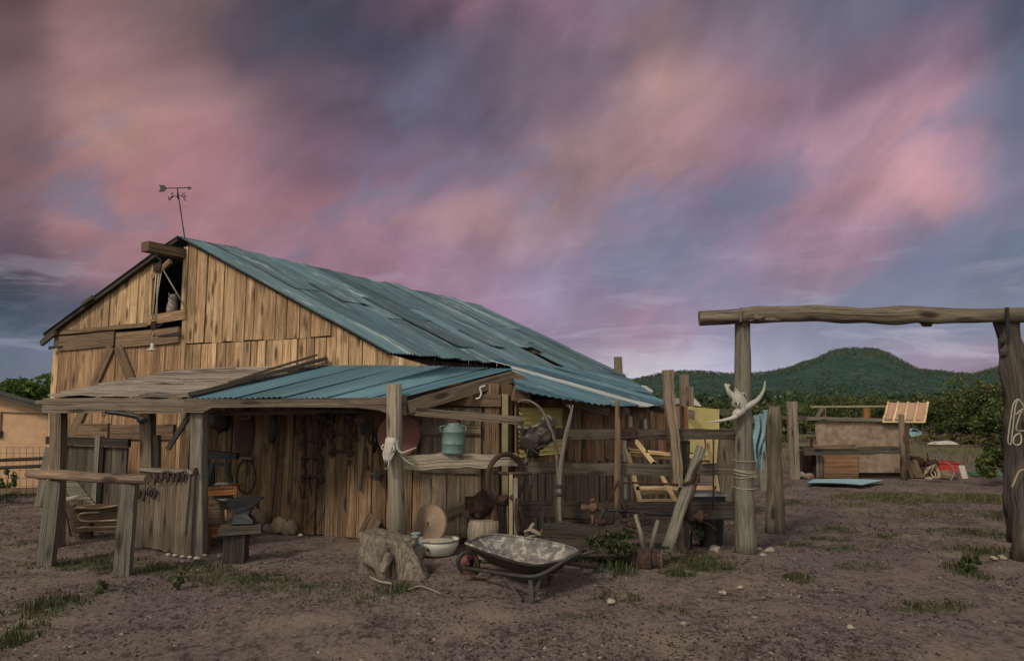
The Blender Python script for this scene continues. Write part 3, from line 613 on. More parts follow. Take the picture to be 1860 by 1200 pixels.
# ---- shrubs on the range
for px, py, r, h, lb in ((1695,806,1.0,.45,'pale yellow-green shrub left of the white curved sheet'),(1752,806,.9,.55,'yellow-green shrub right of the white curved sheet'),(1786,812,.8,.8,'light shrub beside the dark juniper bush')):
    p = gr(px, py); t = thing('shrub', lb, 'shrub', (p.x, p.y, 0), 'shrubs on the dry range'); mb = MB()
    for i in range(9): a = rnd.uniform(0, 6.28); mb.tube([(p.x, p.y, 0), (p.x+math.cos(a)*r*.5, p.y+math.sin(a)*r*.5, h*.8)], [.02, .006], 5)
    part('stem', mb, 'trunk', t); cb = MB(); crown(cb, Vector((p.x, p.y, h*.55)), (r, r, h*.5), 700, .07, 16, .02); part('foliage', cb, 'drygrass', t)
# ---- grass and chips
def blade(mb, x, y, h, w, t, z=0):
    a = rnd.uniform(0, 6.28); lean = rnd.uniform(.1, .8)*h; dx, dy = math.cos(a)*lean, math.sin(a)*lean; nx, ny = -math.sin(a)*w, math.cos(a)*w; b = len(mb.v)
    mb.v += [Vector((x-nx, y-ny, z)), Vector((x+nx, y+ny, z)), Vector((x+dx*.5+nx*.6, y+dy*.5+ny*.6, z+h*.65)), Vector((x+dx*.5-nx*.6, y+dy*.5-ny*.6, z+h*.65)), Vector((x+dx, y+dy, z+h))]
    mb.f.append((b, b+1, b+2, b+3)); mb.uv.append(((0, 0),)*4); mb.t.append(t); mb.sm.append(False)
    mb.f.append((b+3, b+2, b+4)); mb.uv.append(((0, 0),)*3); mb.t.append(t); mb.sm.append(False)
gb = MB(); db = MB()
for k, (cx, cy, ax, ay, dn, h) in enumerate(PW):
    n = int(min(9000, max(260, 6000*ax*ay*dn))); h = h*.95+.005; dry = PATCH[k][1] < 935 and PATCH[k][0] > 1400
    for i in range(n):
        a = rnd.uniform(0, 6.28); q = rnd.random()**.5*1.25; x = cx+math.cos(a)*ax*q; y = cy+math.sin(a)*ay*q
        if mnoise.noise(Vector((x*3.4, y*3.4, 2))) < -.12 and rnd.random() < .85: continue
        t = (rnd.random(), rnd.random(), 0); hh = h*rnd.uniform(.4, 1.25)*(1.15-.5*q)
        blade(db if (dry and rnd.random() < .6) or rnd.random() < .12 else gb, x, y, hh, .004+hh*.03, t, gz(x, y))
for k in range(420):
    y = 5.5+13*rnd.random()**1.4; x = rnd.uniform(-.8, .82)*y
    if mnoise.noise(Vector((x*.35, y*.35, 12))) < .02 or (-4.3 < x < .3 and 8.7 < y < 11): continue
    for i in range(rnd.randint(8, 34)): blade(gb if rnd.random() < .7 else db, x+rnd.gauss(0, .07), y+rnd.gauss(0, .05), rnd.uniform(.012, .05), .004, (rnd.random(), rnd.random(), 0), gz(x, y))
single('grass', gb, 'grass', 'low dark green grass growing in patches on the dirt yard', 'grass', kind='stuff')
for i in range(2600):
    x = rnd.uniform(-12, 34); y = rnd.uniform(21, 42)
    if mnoise.noise(Vector((x*.4, y*.8, 5))) < -.05 or x < 2 and y < 24: continue
    for _ in range(4): blade(db, x+rnd.gauss(0, .15), y+rnd.gauss(0, .15), rnd.uniform(.08, .28), .02, (rnd.random(), rnd.random(), 0), 0)
single('dry_grass', db, 'drygrass', 'thin yellowish dry grass over the open range and yard', 'grass', kind='stuff')
cb = MB()
for i in range(70000):
    y = 4.6+13*rnd.random()**1.7; x = rnd.uniform(-.82, .86)*y
    d = mnoise.noise(Vector((x*.8, y*.8, 9)))+.5*mnoise.noise(Vector((x*3, y*3, 1)))
    if rnd.random() > .52+d: continue
    if -4 < x < -1 and 8.9 < y < 10.6 and rnd.random() < .7: continue
    s = rnd.choice((.45, .6, .8, 1, 1.4))*rnd.uniform(.005, .015)*(1+.04*y); z = gz(x, y); a = rnd.uniform(0, 3.14); c, s2 = math.cos(a)*s, math.sin(a)*s; h = s*rnd.uniform(.3, .8); b = len(cb.v)
    tv = rnd.random(); t = (tv, .9 if rnd.random() < .08 else 0, 0)
    cb.v += [Vector((x+c, y+s2, z)), Vector((x-s2*.6, y+c*.6, z)), Vector((x-c, y-s2, z)), Vector((x+s2*.6, y-c*.6, z)), Vector((x+c*.2, y+s2*.2, z+h))]
    for j in range(4): cb.f.append((b+j, b+(j+1) % 4, b+4)); cb.uv.append(((0, 0),)*3); cb.t.append(t); cb.sm.append(False)
single('gravel', cb, 'gravel', 'dark wood chips, dung and small pale pebbles strewn over the dirt yard', 'gravel', kind='stuff')
# ---- loose stones lying about
ST = [(1299,998,.115,'whiterock','chunky white rock at the weeds left of the gate post'),(1378,999,.07,'rock','round pale stone nearest the foot of the left gate post'),(1399,1001,.085,'rock','pale stone right of the left gate post foot'),(1386,1008,.05,'rock','small flat pale stone before the left gate post'),
 (1110,1093,.055,'rock','small pale stone on bare dirt right of the wheelbarrow legs'),(1313,1077,.05,'rock','pale stone alone on the dirt in the middle foreground'),(1765,1022,.085,'rock','jagged pale rock in a weed clump at the right'),(1805,1014,.06,'rock','grey stone in the grass left of the right gate post'),
 (1822,1013,.06,'rock','flat grey stone closest to the right gate post'),(1243,1133,.04,'rock','thin flat stone in the near foreground'),(1345,1067,.04,'rock','small round pale stone above the lone foreground stone'),(1545,1140,.045,'rock','small pale stone low in the right foreground'),(545,972,.05,'whiterock','small white stone by the barn wall behind the leaning irons')]
for x, y, r, m, lb in ST:
    p = gr(x, y); mb = MB(); r *= .62; mb.blob((p.x, p.y, r*.22), (r*1.25, r, r*.7), .38, 3, 1.5, rot=rnd.uniform(0, 3)); single('stone', mb, m, lb, 'stone', 'pale stones on the yard')
k = 0
for (x, y, r), lb in zip(((306,1007,.03),(318,1009,.032),(331,1011,.028),(345,1012,.026),(358,1014,.035),(372,1008,.022),(398,1009,.02)), ('leftmost small white stone below the horseshoe panel', 'second small white stone from the left below the horseshoe panel', 'small white stone in the middle of the row below the horseshoe panel', 'small white stone under the right edge board of the horseshoe panel', 'largest white stone, at the foot of the corner post', 'small white stone tucked behind the foot of the corner post', 'smallest white stone, alone between corner post and anvil stand')):
    p = gr(x, y); mb = MB(); r *= .8; mb.blob((p.x, p.y, r*.3), (r*1.3, r, r*.6), .4, 3, 2); single('stone', mb, 'whiterock', lb, 'stone', 'white stones below the horseshoe panel')
ROCKS = ((467,.17,'round brown rock behind the anvil'),(500,.085,'small brown rock right of the round one by the wall'),(511,.13,'upright oval rock leaning at the barn wall base'),(528,.115,'squarish brown rock right of the oval one by the wall'),(488,.07,'dark little rock wedged between the rocks by the wall'))
# ================================================================== BARN
RZ, RT = 4.8, -2.35
def zr(t):
    if t < RT: return RZ-.435*(RT-t)
    if t <= 1.98: return RZ-.487*(t-RT)
    return 2.69-.277*(t-1.98)
def plank(mb, t0, t1, za, zb0, zb1, u=0., th=.025, lift=0., fr=None, tint=None):
    """upright plank in the wall plane from t0..t1, foot za, head zb0/zb1"""
    Wf = fr or W; base = len(mb.v); t = tint or mb.rt(); uo, vo = rnd.uniform(0, 50), rnd.uniform(0, 50); w = t1-t0
    dz = rnd.uniform(-.012, .012)
    for uu in (u-th-lift, u-lift):
        for tt, z in ((t0, za+dz), (t1, za+dz), (t1, zb1), (t0, zb0)): mb.v.append(Wf(tt, uu, z))
    b = base; H0, H1 = zb0-za, zb1-za
    mb.quadface((b, b+1, b+2, b+3), ((uo, vo), (uo, vo+w), (uo+H1, vo+w), (uo+H0, vo)), t)
    mb.quadface((b+5, b+4, b+7, b+6), ((uo+9, vo), (uo+9, vo+w), (uo+H1+9, vo+w), (uo+H0+9, vo)), t)
    mb.quadface((b+4, b, b+3, b+7), ((uo, vo+w), (uo, vo+w+th), (uo+H0, vo+w+th), (uo+H0, vo+w)), t)
    mb.quadface((b+1, b+5, b+6, b+2), ((uo, vo), (uo, vo+th), (uo+H1, vo+th), (uo+H1, vo)), t)
    mb.quadface((b+3, b+2, b+6, b+7), ((uo, vo), (uo, vo+w), (uo+th, vo+w), (uo+th, vo)), t)
    mb.quadface((b+4, b+5, b+1, b), ((uo, vo), (uo, vo+w), (uo+th, vo+w), (uo+th, vo)), t)
def planks(mb, t0, t1, zlo, zhi, wr=(.15, .25), u=0., th=.025, fr=None, gap=(.008, .024), jit=.016, hj=0.):
    t = t0
    while t < t1-.03:
        w = rnd.uniform(*wr); e = min(t+w, t1)
        if t1-e < .06: e = t1
        g = rnd.uniform(*gap); a, b = t+g/2, e-g/2
        lo = zlo(t) if callable(zlo) else zlo; h0 = zhi(a) if callable(zhi) else zhi; h1 = zhi(b) if callable(zhi) else zhi
        d = rnd.uniform(-hj, 0) if hj else 0
        plank(mb, a, b, lo, h0+d, h1+d, u, th, rnd.uniform(0, jit), fr); t = e
barn = thing('barn', 'weathered tan plank barn with teal corrugated metal roof and open hay loft', 'barn', W(0, 0, 0))
mb = MB(); planks(mb, -2.17, 1.08, 2.93, lambda t: zr(t)-.05, (.17, .27)); planks(mb, 1.08, 2.95, 2.41, lambda t: zr(t)-.05, (.2, .29), gap=(.006, .02)); part('gable_wall', mb, 'gable', barn)
mb = MB(); planks(mb, -2.15, 1.08, 2.32, 2.915, (.13, .24)); part('gable_wall', mb, 'gable', barn, 'lower row of short gable planks')
mb = MB(); planks(mb, -5.63, -3.07, 3.31, lambda t: zr(t)-.05, (.17, .26)); part('gable_wall', mb, 'gable', barn, 'planks above the barn door, left of the hay loft')
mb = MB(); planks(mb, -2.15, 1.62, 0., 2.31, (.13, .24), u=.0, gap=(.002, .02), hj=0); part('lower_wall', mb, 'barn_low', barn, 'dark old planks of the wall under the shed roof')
# framing and dark body behind the boards
mb = MB()
mb.board(W(-5.6, .06, .1), W(-5.6, .06, 3.3), .09, .09, WN_); mb.board(W(-5.72, .02, 0), W(-5.72, .02, 3.3), .17, .05, WN_)
part('corner_post', mb, 'gable', barn)
def Wside(t, u, z): return W(-5.66-u, t, z)
mb = MB(); planks(mb, 0, 9.3, 0, 3.25, (.18, .26), fr=Wside); part('side_wall', mb, 'greybrown', barn, 'far left side wall of the barn')
mb = MB(); planks(mb, -5.6, 1.98, 0, lambda t: zr(t)-.06, (.18, .26), u=9.2); part('rear_wall', mb, 'greybrown', barn)
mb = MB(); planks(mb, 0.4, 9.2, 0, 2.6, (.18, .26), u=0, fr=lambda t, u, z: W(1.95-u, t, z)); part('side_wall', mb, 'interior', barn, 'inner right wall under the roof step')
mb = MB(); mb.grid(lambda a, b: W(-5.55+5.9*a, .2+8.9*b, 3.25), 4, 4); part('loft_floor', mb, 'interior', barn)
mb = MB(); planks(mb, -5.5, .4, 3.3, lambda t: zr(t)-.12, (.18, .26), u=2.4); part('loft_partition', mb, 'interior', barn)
# loft opening frame
mb = MB(); mb.board(W(-2.235, -.02, 3.45), W(-2.235, -.02, 4.62), .11, .06, WN_); part('loft_frame', mb, 'gable', barn); mb = MB(); mb.board(W(-3.07, -.02, 3.3), W(-3.07, -.02, 4.38), .05, .06, WN_); part('loft_frame', mb, 'gable', barn)
mb = MB(); mb.board(W(-3.09, -.045, 3.38), W(-2.14, -.045, 3.44), .17, .05, WN_); part('loft_sill', mb, 'gable', barn)
mb = MB(); mb.board(W(-2.19, -.02, 0), W(-2.19, -.02, 3.4), .10, .05, WN_); part('door_jamb', mb, 'gable', barn)
mb = MB(); mb.board(W(-5.62, -.04, 3.27), W(-3.1, -.04, 3.31), .075, .04, WN_); part('lintel', mb, 'brace', barn)
mb = MB(); mb.board(W(-3.05, -.05, 4.14), W(-2.6, -.05, 4.40), .09, .05, WN_); part('rafter', mb, 'gable', barn)
# doors
def door(t0, t1, diag, lab):
    mb = MB(); planks(mb, t0, t1, .12, 3.2, (.15, .23), u=-.03, jit=.008, gap=(.003, .012)); d = part('barn_door', mb, 'door_wood', barn, lab)
    b = MB(); z0 = 3.2-.13
    b.board(W(t0+.02, -.085, z0-.02), W(t1-.02, -.085, z0+.02), .27, .04, WN_, wob=.01); part('rail', b, 'brace', d)
    b = MB(); b.board(W(t0+.02, -.085, 1.42), W(t1-.02, -.085, 1.45), .25, .04, WN_); part('rail', b, 'brace', d)
    for (ta, za, tb, zb) in diag:
        b = MB(); b.board(W(ta, -.088, za), W(tb, -.088, zb), .20, .035, WN_); part('brace', b, 'brace', d)
    return d
d1 = door(-5.52, -3.89, [(-3.98, 2.95, -5.0, 1.2)], 'left leaf of the barn door with a diagonal brace')
d2 = door(-3.87, -2.22, [(-3.78, 2.93, -3.1, 1.9)], 'right leaf of the barn door with a diagonal brace')
b = MB(); b.board(W(-2.75, -.12, 3.08), W(-2.17, -.12, 3.10), .07, .012, WN_, taper=(.2, 1)); part('hinge', b, 'iron', d2)
b = MB(); b.board(W(-5.75, -.12, 2.98), W(-5.35, -.12, 3.0), .07, .012, WN_, taper=(1, .3)); part('hinge', b, 'iron', d1)
# roofs
def sheet(mb, F, a0, a1, b0, b1, lift, tilt, nb=6, per=.075, amp=.010, th=.004, warp=.012, uvs=1.):
    n = max(4, int(round((a1-a0)/per*5))); t = mb.rt(); base = len(mb.v); sd = rnd.uniform(0, 99); uo = rnd.uniform(0, 30)
    if callable(b0): B0 = b0
    else: B0 = lambda a: b0
    if callable(b1): B1 = b1
    else: B1 = lambda a: b1
    for i in range(n+1):
        a = lerp(a0, a1, i/n)
        for j in range(nb+1):
            b = lerp(B0(a), B1(a), j/nb); p = F(a, b)
            p = p+Vector((0, 0, lift+tilt*(i/n)+amp*math.cos(2*math.pi*a/per)+warp*mnoise.noise(Vector((a*1.3+sd, b*1.1, 0)))))
            mb.v.append(p)
    for i in range(n):
        for j in range(nb):
            q = base+i*(nb+1)+j; aa, bb = lerp(a0, a1, i/n), lerp(a0, a1, (i+1)/n); c0, c1 = lerp(B0(aa), B1(aa), j/nb), lerp(B0(aa), B1(aa), (j+1)/nb)
            mb.quadface((q, q+nb+1, q+nb+2, q+1), ((uo+c0, aa-a0), (uo+c0, bb-a0), (uo+c1, bb-a0), (uo+c1, aa-a0)), t, True)
Fm = lambda u, t: W(t, u, zr(t) if t < 1.98 else RZ-.487*(t-RT))
mb = MB(); u = -.16
while u < 9.35:
    e = min(u+.64, 9.42); L = rnd.choice([0, 1, 1]); li = rnd.uniform(0, .03); ti = rnd.uniform(.015, .055)
    hole = 5.1 < (u+e)/2 < 6.5
    sp = rnd.uniform(-.6, .6) if not hole else .9
    ra = rnd.uniform(-.03, .03)
    if 4.4 < (u+e)/2 < 5.1:
        sheet(mb, Fm, u, e, RT-.02, 2.25, li+.02, .05, 8, warp=.04)
    elif hole and (u+e)/2 < 5.75:
        sheet(mb, Fm, u, e, RT-.02, 1.15, li+.02, .06, 5, warp=.05)
    elif hole:
        sheet(mb, Fm, u, e, RT-.02, .95, li, .03, 5, warp=.03)
        sheet(mb, Fm, u+.25, e+.1, 1.2, 2.2, li, .02, 5, warp=.03)
    elif L:
        sheet(mb, Fm, u, e, RT-.02, sp+.12, li+.014, ti, 5); sheet(mb, Fm, u-.01, e+.01, sp, 2.12+ra, li, ti, 5)
    else: sheet(mb, Fm, u, e, RT-.02, 2.12+ra, li, ti, 9)
    u += .60
part('roof', mb, 'roof', barn)
mb = MB(); 
sheet(mb, Fm, 1.25, 1.95, -.75, .02, .05, .03, 4, warp=.02); sheet(mb, Fm, 3.95, 4.5, .55, 1.35, .045, .03, 4, warp=.03); sheet(mb, Fm, 2.35, 2.95, -.52, 1.6, .05, .04, 5, warp=.03)
part('roof_patch', mb, 'roof', barn, 'loose raised sheets patched on the metal roof')
mb = MB()
for i in range(15): mb.board(W(RT+.05, .05+i*.64, zr(RT+.05)-.07), W(1.85, .05+i*.64, RZ-.487*(1.85-RT)-.07), .05, .09, Vector((0, 0, 1)))
for t in (-1.5, -.6, .3, 1.15, 1.9): mb.board(W(t, 0.02, zr(t)-.03), W(t, 9.2, zr(t)-.03), .09, .03, Vector((0, 0, 1)))
part('roof_frame', mb, 'brace', barn, 'brown purlins seen through the gap in the roof')
mb = MB(); mb.board(W(1.15, 5.2, zr(1.15)-.035), W(1.15, 7.0, zr(1.15)-.035), .2, .03, Vector((0, 0, 1))); mb.grid(lambda a, b: W(1.0+1.2*a, 5.0+2.2*b, RZ-.487*(1.0+1.2*a-RT)-.13), 4, 4); part('roof_board', mb, 'redwall', barn)
Fl = lambda u, t: W(t, u, zr(t))
mb = MB(); u = -.15
while u < 9.3: sheet(mb, Fl, u, u+.64, -5.93, RT+.03, rnd.uniform(0, .02), .015, 7); u += .61
part('roof', mb, 'roof', barn, 'left slope of the roof')
mb = MB(); mb.board(W(RT, -.11, RZ-.05), W(-5.9, -.11, zr(-5.9)-.05), .055, .05, WN_); mb.board(W(-4.75, -.16, zr(-4.75)-.0), W(-4.45, -.16, zr(-4.45)-.01), .07, .06, WN_)
part('fascia', mb, 'darkwood', barn)
mb = MB(); mb.board(W(-5.55, -.13, zr(-5.55)-.13), W(-5.97, -.13, zr(-5.97)-.15), .11, .05, WN_); part('rafter', mb, 'rail', barn, 'rafter tail under the left eave')
mb = MB(); mb.board(W(-2.32, .15, 4.50), W(-2.32, -.72, 4.50), .21, .16, Vector((0, 0, 1)), wob=.01); part('hoist_beam', mb, 'brace', barn, 'heavy hoist beam jutting from the gable peak')
# lean-to on the right of the barn
lt = thing('lean_to', 'low reddish plank lean-to with patched blue corrugated roof on the barn', 'lean-to', (.02, 9.62, 0))
K0 = Vector((.02, 9.64, 0)); K1 = Vector((3.42, 13.45, 0)); KD = (K1-K0).normalized(); KN = Vector((-KD.y, KD.x, 0)); KL = (K1-K0).length
def WK(t, u, z): return K0+KD*t+KN*u+Vector((0, 0, z))
F0 = Vector((-2.17, 10.0, 0)); FD = (K0-F0).normalized(); FN = Vector((-FD.y, FD.x, 0)); FL = (K0-F0).length
def WF(t, u, z): return F0+FD*t+FN*u+Vector((0, 0, z))
mb = MB(); planks(mb, 0, KL, 0., lambda t: 1.98 if t < 4.4 else 1.88, (.09, .21), fr=WK, gap=(.002, .03), jit=.03); part('side_wall', mb, 'redwall', lt)
mb = MB(); planks(mb, .1, 5.2, 0., 1.08, (.12, .22), fr=WK, u=-.032, gap=(.01, .06), hj=.10); part('side_wall', mb, 'greybrown', lt, 'grey boards nailed over the foot of the side wall')
mb = MB(); planks(mb, 0, FL, 0., lambda t: 2.30-.12*t/FL, (.14, .24), fr=WF); part('front_wall', mb, 'barn_low', lt)
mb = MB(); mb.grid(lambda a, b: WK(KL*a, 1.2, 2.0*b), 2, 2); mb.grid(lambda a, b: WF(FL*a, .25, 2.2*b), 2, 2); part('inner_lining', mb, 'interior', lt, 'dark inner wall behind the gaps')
mb = MB(); mb.board(WF(FL*.955, -.09, 0), WF(FL*.955, -.09, 2.05), .085, .05, -FN, wob=.01); part('corner_trim', mb, 'trim', lt)
mb = MB(); mb.board(WF(FL*.87, -.07, 0), WF(FL*.87, -.07, 2.2), .20, .03, -FN); part('wall_board', mb, 'redwall', lt, 'orange-brown board beside the yellow trim')
mb = MB(); mb.board(WF(.9, -.10, 1.98), WF(FL*.93, -.10, 1.96), .17, .05, -FN); part('header', mb, 'brace', lt)
mb = MB(); mb.board(K0+Vector((.0, -.12, 2.06)), K0+Vector((.22, -.05, 2.02)), .2, .12, Vector((0, -1, 0))); part('bracket', mb, 'brace', lt)
# plank door in the front wall
dr = MB(); planks(dr, FL*.405, FL*.80, .08, 1.86, (.17, .22), fr=WF, u=-.05, jit=.004, gap=(.004, .01)); dd = part('plank_door', dr, 'greybrown', lt)
for z in (1.02, 1.55):
    b = MB(); b.board(WF(FL*.40, -.1, z), WF(FL*.80, -.1, z), .14, .03, -FN); part('batten', b, 'greybrown', dd)
b = MB(); b.board(WF(FL*.42, -.1, .18), WF(FL*.79, -.1, .62), .13, .03, -FN); part('batten', b, 'greybrown', dd)
# yellow corrugated panel on the side wall
def corrp(mb, o, ax, up, L, Hh, per=.07, amp=.012, horiz=True):
    n = int(Hh/per*6) if horiz else int(L/per*6); nrm = ax.cross(up).normalized()
    def P(a, b):
        d = amp*math.cos(2*math.pi*(b*Hh if horiz else a*L)/per); return o+ax*(a*L)+up*(b*Hh)+nrm*d
    mb.grid(P, 3 if horiz else n, n if horiz else 3, uvf=lambda a, b: (a*L, b*Hh))
mb = MB(); corrp(mb, WK(.02, -.09, 1.18), KD, Vector((0, 0, 1)), .98, .68, .065, .014); part('corrugated_panel', mb, 'yellow', lt, 'yellow corrugated metal panel on the side wall')
# lean-to roof
def tend(u):
    P = [(-.2, 4.2), (-.13, 4.22), (.23, 4.55), (.7, 4.91), (3.62, 4.95), (8.65, 2.4), (9.2, 2.1)]
    for (a, x), (b, y) in zip(P, P[1:]):
        if a <= u <= b: return lerp(x, y, (u-a)/(b-a))
    return 2.1
def tstart(u): return 4.10-(u+.13)*(4.1-2.5)/2.77 if u < 2.64 else 1.9
Fk = lambda u, t: W(t, u, 2.68-.277*(t-1.98))
mb = MB(); wh = MB(); u = -.14; k = 0
while u < 9.0:
    e = min(u+.62, 9.2); tgt = wh if k in (4,) else mb; ex = rnd.uniform(-.06, .06)
    sheet(tgt, Fk, u, e, tstart, lambda a, ex=ex: tend(a)+ex, rnd.uniform(0, .03), rnd.uniform(.005, .035), 7, warp=.03); u += .57; k += 1
part('lean_roof', mb, 'lean', lt)
m2 = roofing('bare_zinc', (.26, .29, .30), (.34, .33, .31), (.50, .50, .49), (.36, .20, .13), .8); part('lean_roof', wh, m2, lt, 'bare pale sheet with rust streaks')
mb = MB()
for u in (1.0, 1.7, 2.6, 3.4): 
    te = tend(u); mb = MB(); mb.board(W(te-.7, u, 2.68-.277*(te-.7-1.98)-.08), W(te-.02, u, 2.68-.277*(te-2.0)-.07), .07, .10, Vector((0, 0, 1))); part('rafter', mb, 'brace', lt, 'rafter end under the low eave')
mb = MB()
o = lambda x, y, Y: at(x, y, Y)
mb.prism([o(1245, 742, 14.2), o(1262, 745, 14.0), o(1262, 762, 14.0), o(1228, 742, 14.1)], (0, .1, 0)); part('fascia', mb, 'grey', lt)
# stub posts above the far end
for x, yt, yb, Y, w, lb in ((1123,648,690,17.6,.20,'grey squared timber post poking up behind the barn roof end'),(1242,680,745,14.6,.17,'short thick post behind the lean-to end, taller of the pair'),(1253,702,745,14.4,.13,'shorter split post right of the thick one behind the lean-to end')):
    mb = MB(); a = at(x, yt, Y); mb.board((a.x, a.y, 0), a, w, w*.8, segs=5, wob=.02, ragged=.02); single('wooden_post', mb, 'greybrown', lb, 'post', 'stub posts behind the barn')
# ================================================================== SHED (smithy)
sh = thing('smithy_shed', 'open lean-to smithy shed with grey plank and blue metal roof before the barn', 'shed', (-3.5, 9.1, 0))
A = at(80, 719, 9.25); B = at(345, 722, 9.02); C = W(.95, -.06, 2.50); D = onW(322, 672, -.06)
def S(a, b): return lerp(lerp(A, B, a), lerp(D, C, a), b)
mb = MB(); nb_ = 11
for i in range(nb_):
    b0 = i/nb_; b1 = (i+1.25)/nb_; segs = [(0, 1)] if rnd.random() < .35 else [(0, rnd.uniform(.4, .7))]
    if len(segs) == 1 and segs[0][1] < 1: segs.append((segs[0][1]+.004, 1))
    for (s0, s1) in segs:
        s0 -= rnd.uniform(-.03, .025) if s0 == 0 else 0; s1 -= .006
        l0, l1 = rnd.uniform(0, .03), rnd.uniform(0, .035); nseg = 8; base = len(mb.v); t = mb.rt(); uo = rnd.uniform(0, 50); sd = rnd.uniform(0, 99); tilt = rnd.uniform(-.01, .01)
        for k in range(nseg+1):
            a = lerp(s0, s1, k/nseg); wv = .018*mnoise.noise(Vector((sd, a*6, 0))); 
            for bb, dz in ((b0+tilt*a+.004, .014+l0*.8+wv), (b1, .0+l1*.2+wv*.7)):
                p = S(a, bb); mb.v.append(p+Vector((0, 0, dz))); mb.v.append(p+Vector((0, 0, dz-.022)))
        Lm = (S(1, b0)-S(0, b0)).length; w = (S(.5, b1)-S(.5, b0)).length
        for k in range(nseg):
            q = base+k*4; u0 = uo+Lm*(lerp(s0, s1, k/nseg)); u1 = uo+Lm*(lerp(s0, s1, (k+1)/nseg))
            mb.quadface((q, q+4, q+6, q+2), ((u0, 0), (u1, 0), (u1, w), (u0, w)), t)
            mb.quadface((q+1, q+3, q+7, q+5), ((u0, 5), (u0, 5+w), (u1, 5+w), (u1, 5)), t)
            mb.quadface((q, q+1, q+5, q+4), ((u0, 3), (u0, 3.02), (u1, 3.02), (u1, 3)), t)
            mb.quadface((q+2, q+6, q+7, q+3), ((u0, 3), (u1, 3), (u1, 3.02), (u0, 3.02)), t)
        for q in (base, base+nseg*4): mb.quadface((q, q+2, q+3, q+1), ((uo, 0), (uo, w), (uo+.02, w), (uo+.02, 0)), t)
part('plank_roof', mb, 'roofplank', sh)
mb = MB(); mb.board(B+Vector((0, -.02, .05)), C+Vector((0, -.05, .08)), .13, .05, Vector((0, 0, 1)), wob=.03, ragged=.03); mb.board(lerp(B, C, .3)+Vector((-.1, 0, .08)), C+Vector((-.15, -.05, .13)), .08, .03, Vector((0, 0, 1)), wob=.04, ragged=.03); part('roof_edge_board', mb, 'rail', sh)
T0, T1, T2 = W(.95, -.06, 2.48), W(2.97, -.06, 2.415), at(933, 672, 9.95)
E0, E1 = at(345, 723, 9.0), at(737, 723, 9.0)
def Fs(a, b):
    s = a/2.86; s = max(-.02, min(1.02, s)); top = lerp(T0, T1, s/.63) if s < .63 else lerp(T1, T2, (s-.63)/.37); return lerp(lerp(E0, E1, s), top, b)
mb = MB(); a = 0.
while a < 2.80:
    sheet(mb, Fs, a, min(a+.66, 2.86), -.02, 1.0, rnd.uniform(.0, .012), .012, 8, .072, .008, warp=.012); a += .60
part('metal_roof', mb, 'bluemetal', sh)
def prismpx(mb, pts, Y, th, tint=None): mb.prism([at(x, y, Y) for x, y in pts], (0, th, 0), tint)
mb = MB(); mb.board(at(80, 736, 9.2), at(340, 737, 8.98), .195, .06, Vector((0, -1, 0)), wob=.012); part('fascia_beam', mb, 'greybrown', sh)
mb = MB(); pts = [(334,724),(450,724),(560,723),(650,722),(735,720),(738,754),(716,755),(701,752),(688,744),(665,740),(560,739),(440,738),(385,739),(374,743),(368,749),(352,751),(334,749)]
base_y = 8.90
# the carved beam is built as strips so the grain runs along it
up = [(334,724),(385,724),(450,724),(560,723),(650,722),(688,721),(716,720),(738,719)]; dn = [(334,749),(368,749),(385,740),(560,739),(650,740),(688,745),(716,755),(738,754)]
def stripbeam(mb, up, dn, Y, th):
    base = len(mb.v); t = mb.rt(); n = len(up); u0 = rnd.uniform(0, 9)
    for (x, y), (x2, y2) in zip(up, dn):
        for p in (at(x, y, Y), at(x2, y2, Y)): mb.v.append(p); mb.v.append(p+Vector((0, th, 0)))
    L = [at(x, y, Y).x+u0 for x, y in up]
    for i in range(n-1):
        q = base+i*4; h0 = mb.v[q].z; h1 = mb.v[q+2].z; 
        for idx, v0, v1 in (((q, q+2, q+6, q+4), None, None), ((q+1, q+5, q+7, q+3), None, None), ((q, q+4, q+5, q+1), 1, 1), ((q+2, q+3, q+7, q+6), 2, 2)):
            uv = tuple((mb.v[j].x+u0, mb.v[j].z+mb.v[j].y) for j in idx); mb.quadface(idx, uv, t)
    for q in (base, base+(n-1)*4): mb.quadface((q, q+1, q+3, q+2), ((0, 0), (.05, 0), (.05, .1), (0, .1)), t)
stripbeam(mb, up, dn, 8.92, .07); part('fascia_beam', mb, 'greybrown', sh, 'beam with carved bracket ends below the blue roof')
mb = MB(); mb.board(at(741, 740, 8.93), at(933, 683, 9.9), .165, .07, Vector((.6, -.8, 0)), wob=.012); part('rafter', mb, 'greybrown', sh, 'sloping end rafter under the blue roof edge')
mb = MB(); mb.board(at(930, 684, 9.9), at(957, 700, 9.95), .17, .1, Vector((0, -1, 0))); part('rafter', mb, 'brace', sh)
mb = MB(); mb.board(at(735, 745, 8.99), at(952, 764, 8.95), .105, .05, Vector((0, -1, 0)), wob=.01); part('side_rail', mb, 'greybrown', sh, 'slanting rail from the pale post to the yellow trim')
def post(parent, x0, yb, x1, yt, Y, w, mat, lab=None, th=None, name='post', rag=.012, tp=None):
    mb = MB(); a = at(x0, yb, Y); a.z = -.06; b = at(x1, yt, Y); mb.board(a, b, w, th or w, Vector((0, -1, 0)), segs=12, wob=.005, ragged=rag*.5, taper=tp)
    return part(name, mb, mat, parent, lab)
post(sh, 362, 1003, 361, 746, 9.08, .165, 'grey'); post(sh, 103, 985, 107, 748, 9.5, .15, 'greybrown'); post(sh, 272, 990, 268, 750, 9.45, .15, 'greybrown'); post(sh, 284, 990, 284, 790, 9.5, .09, 'grey')
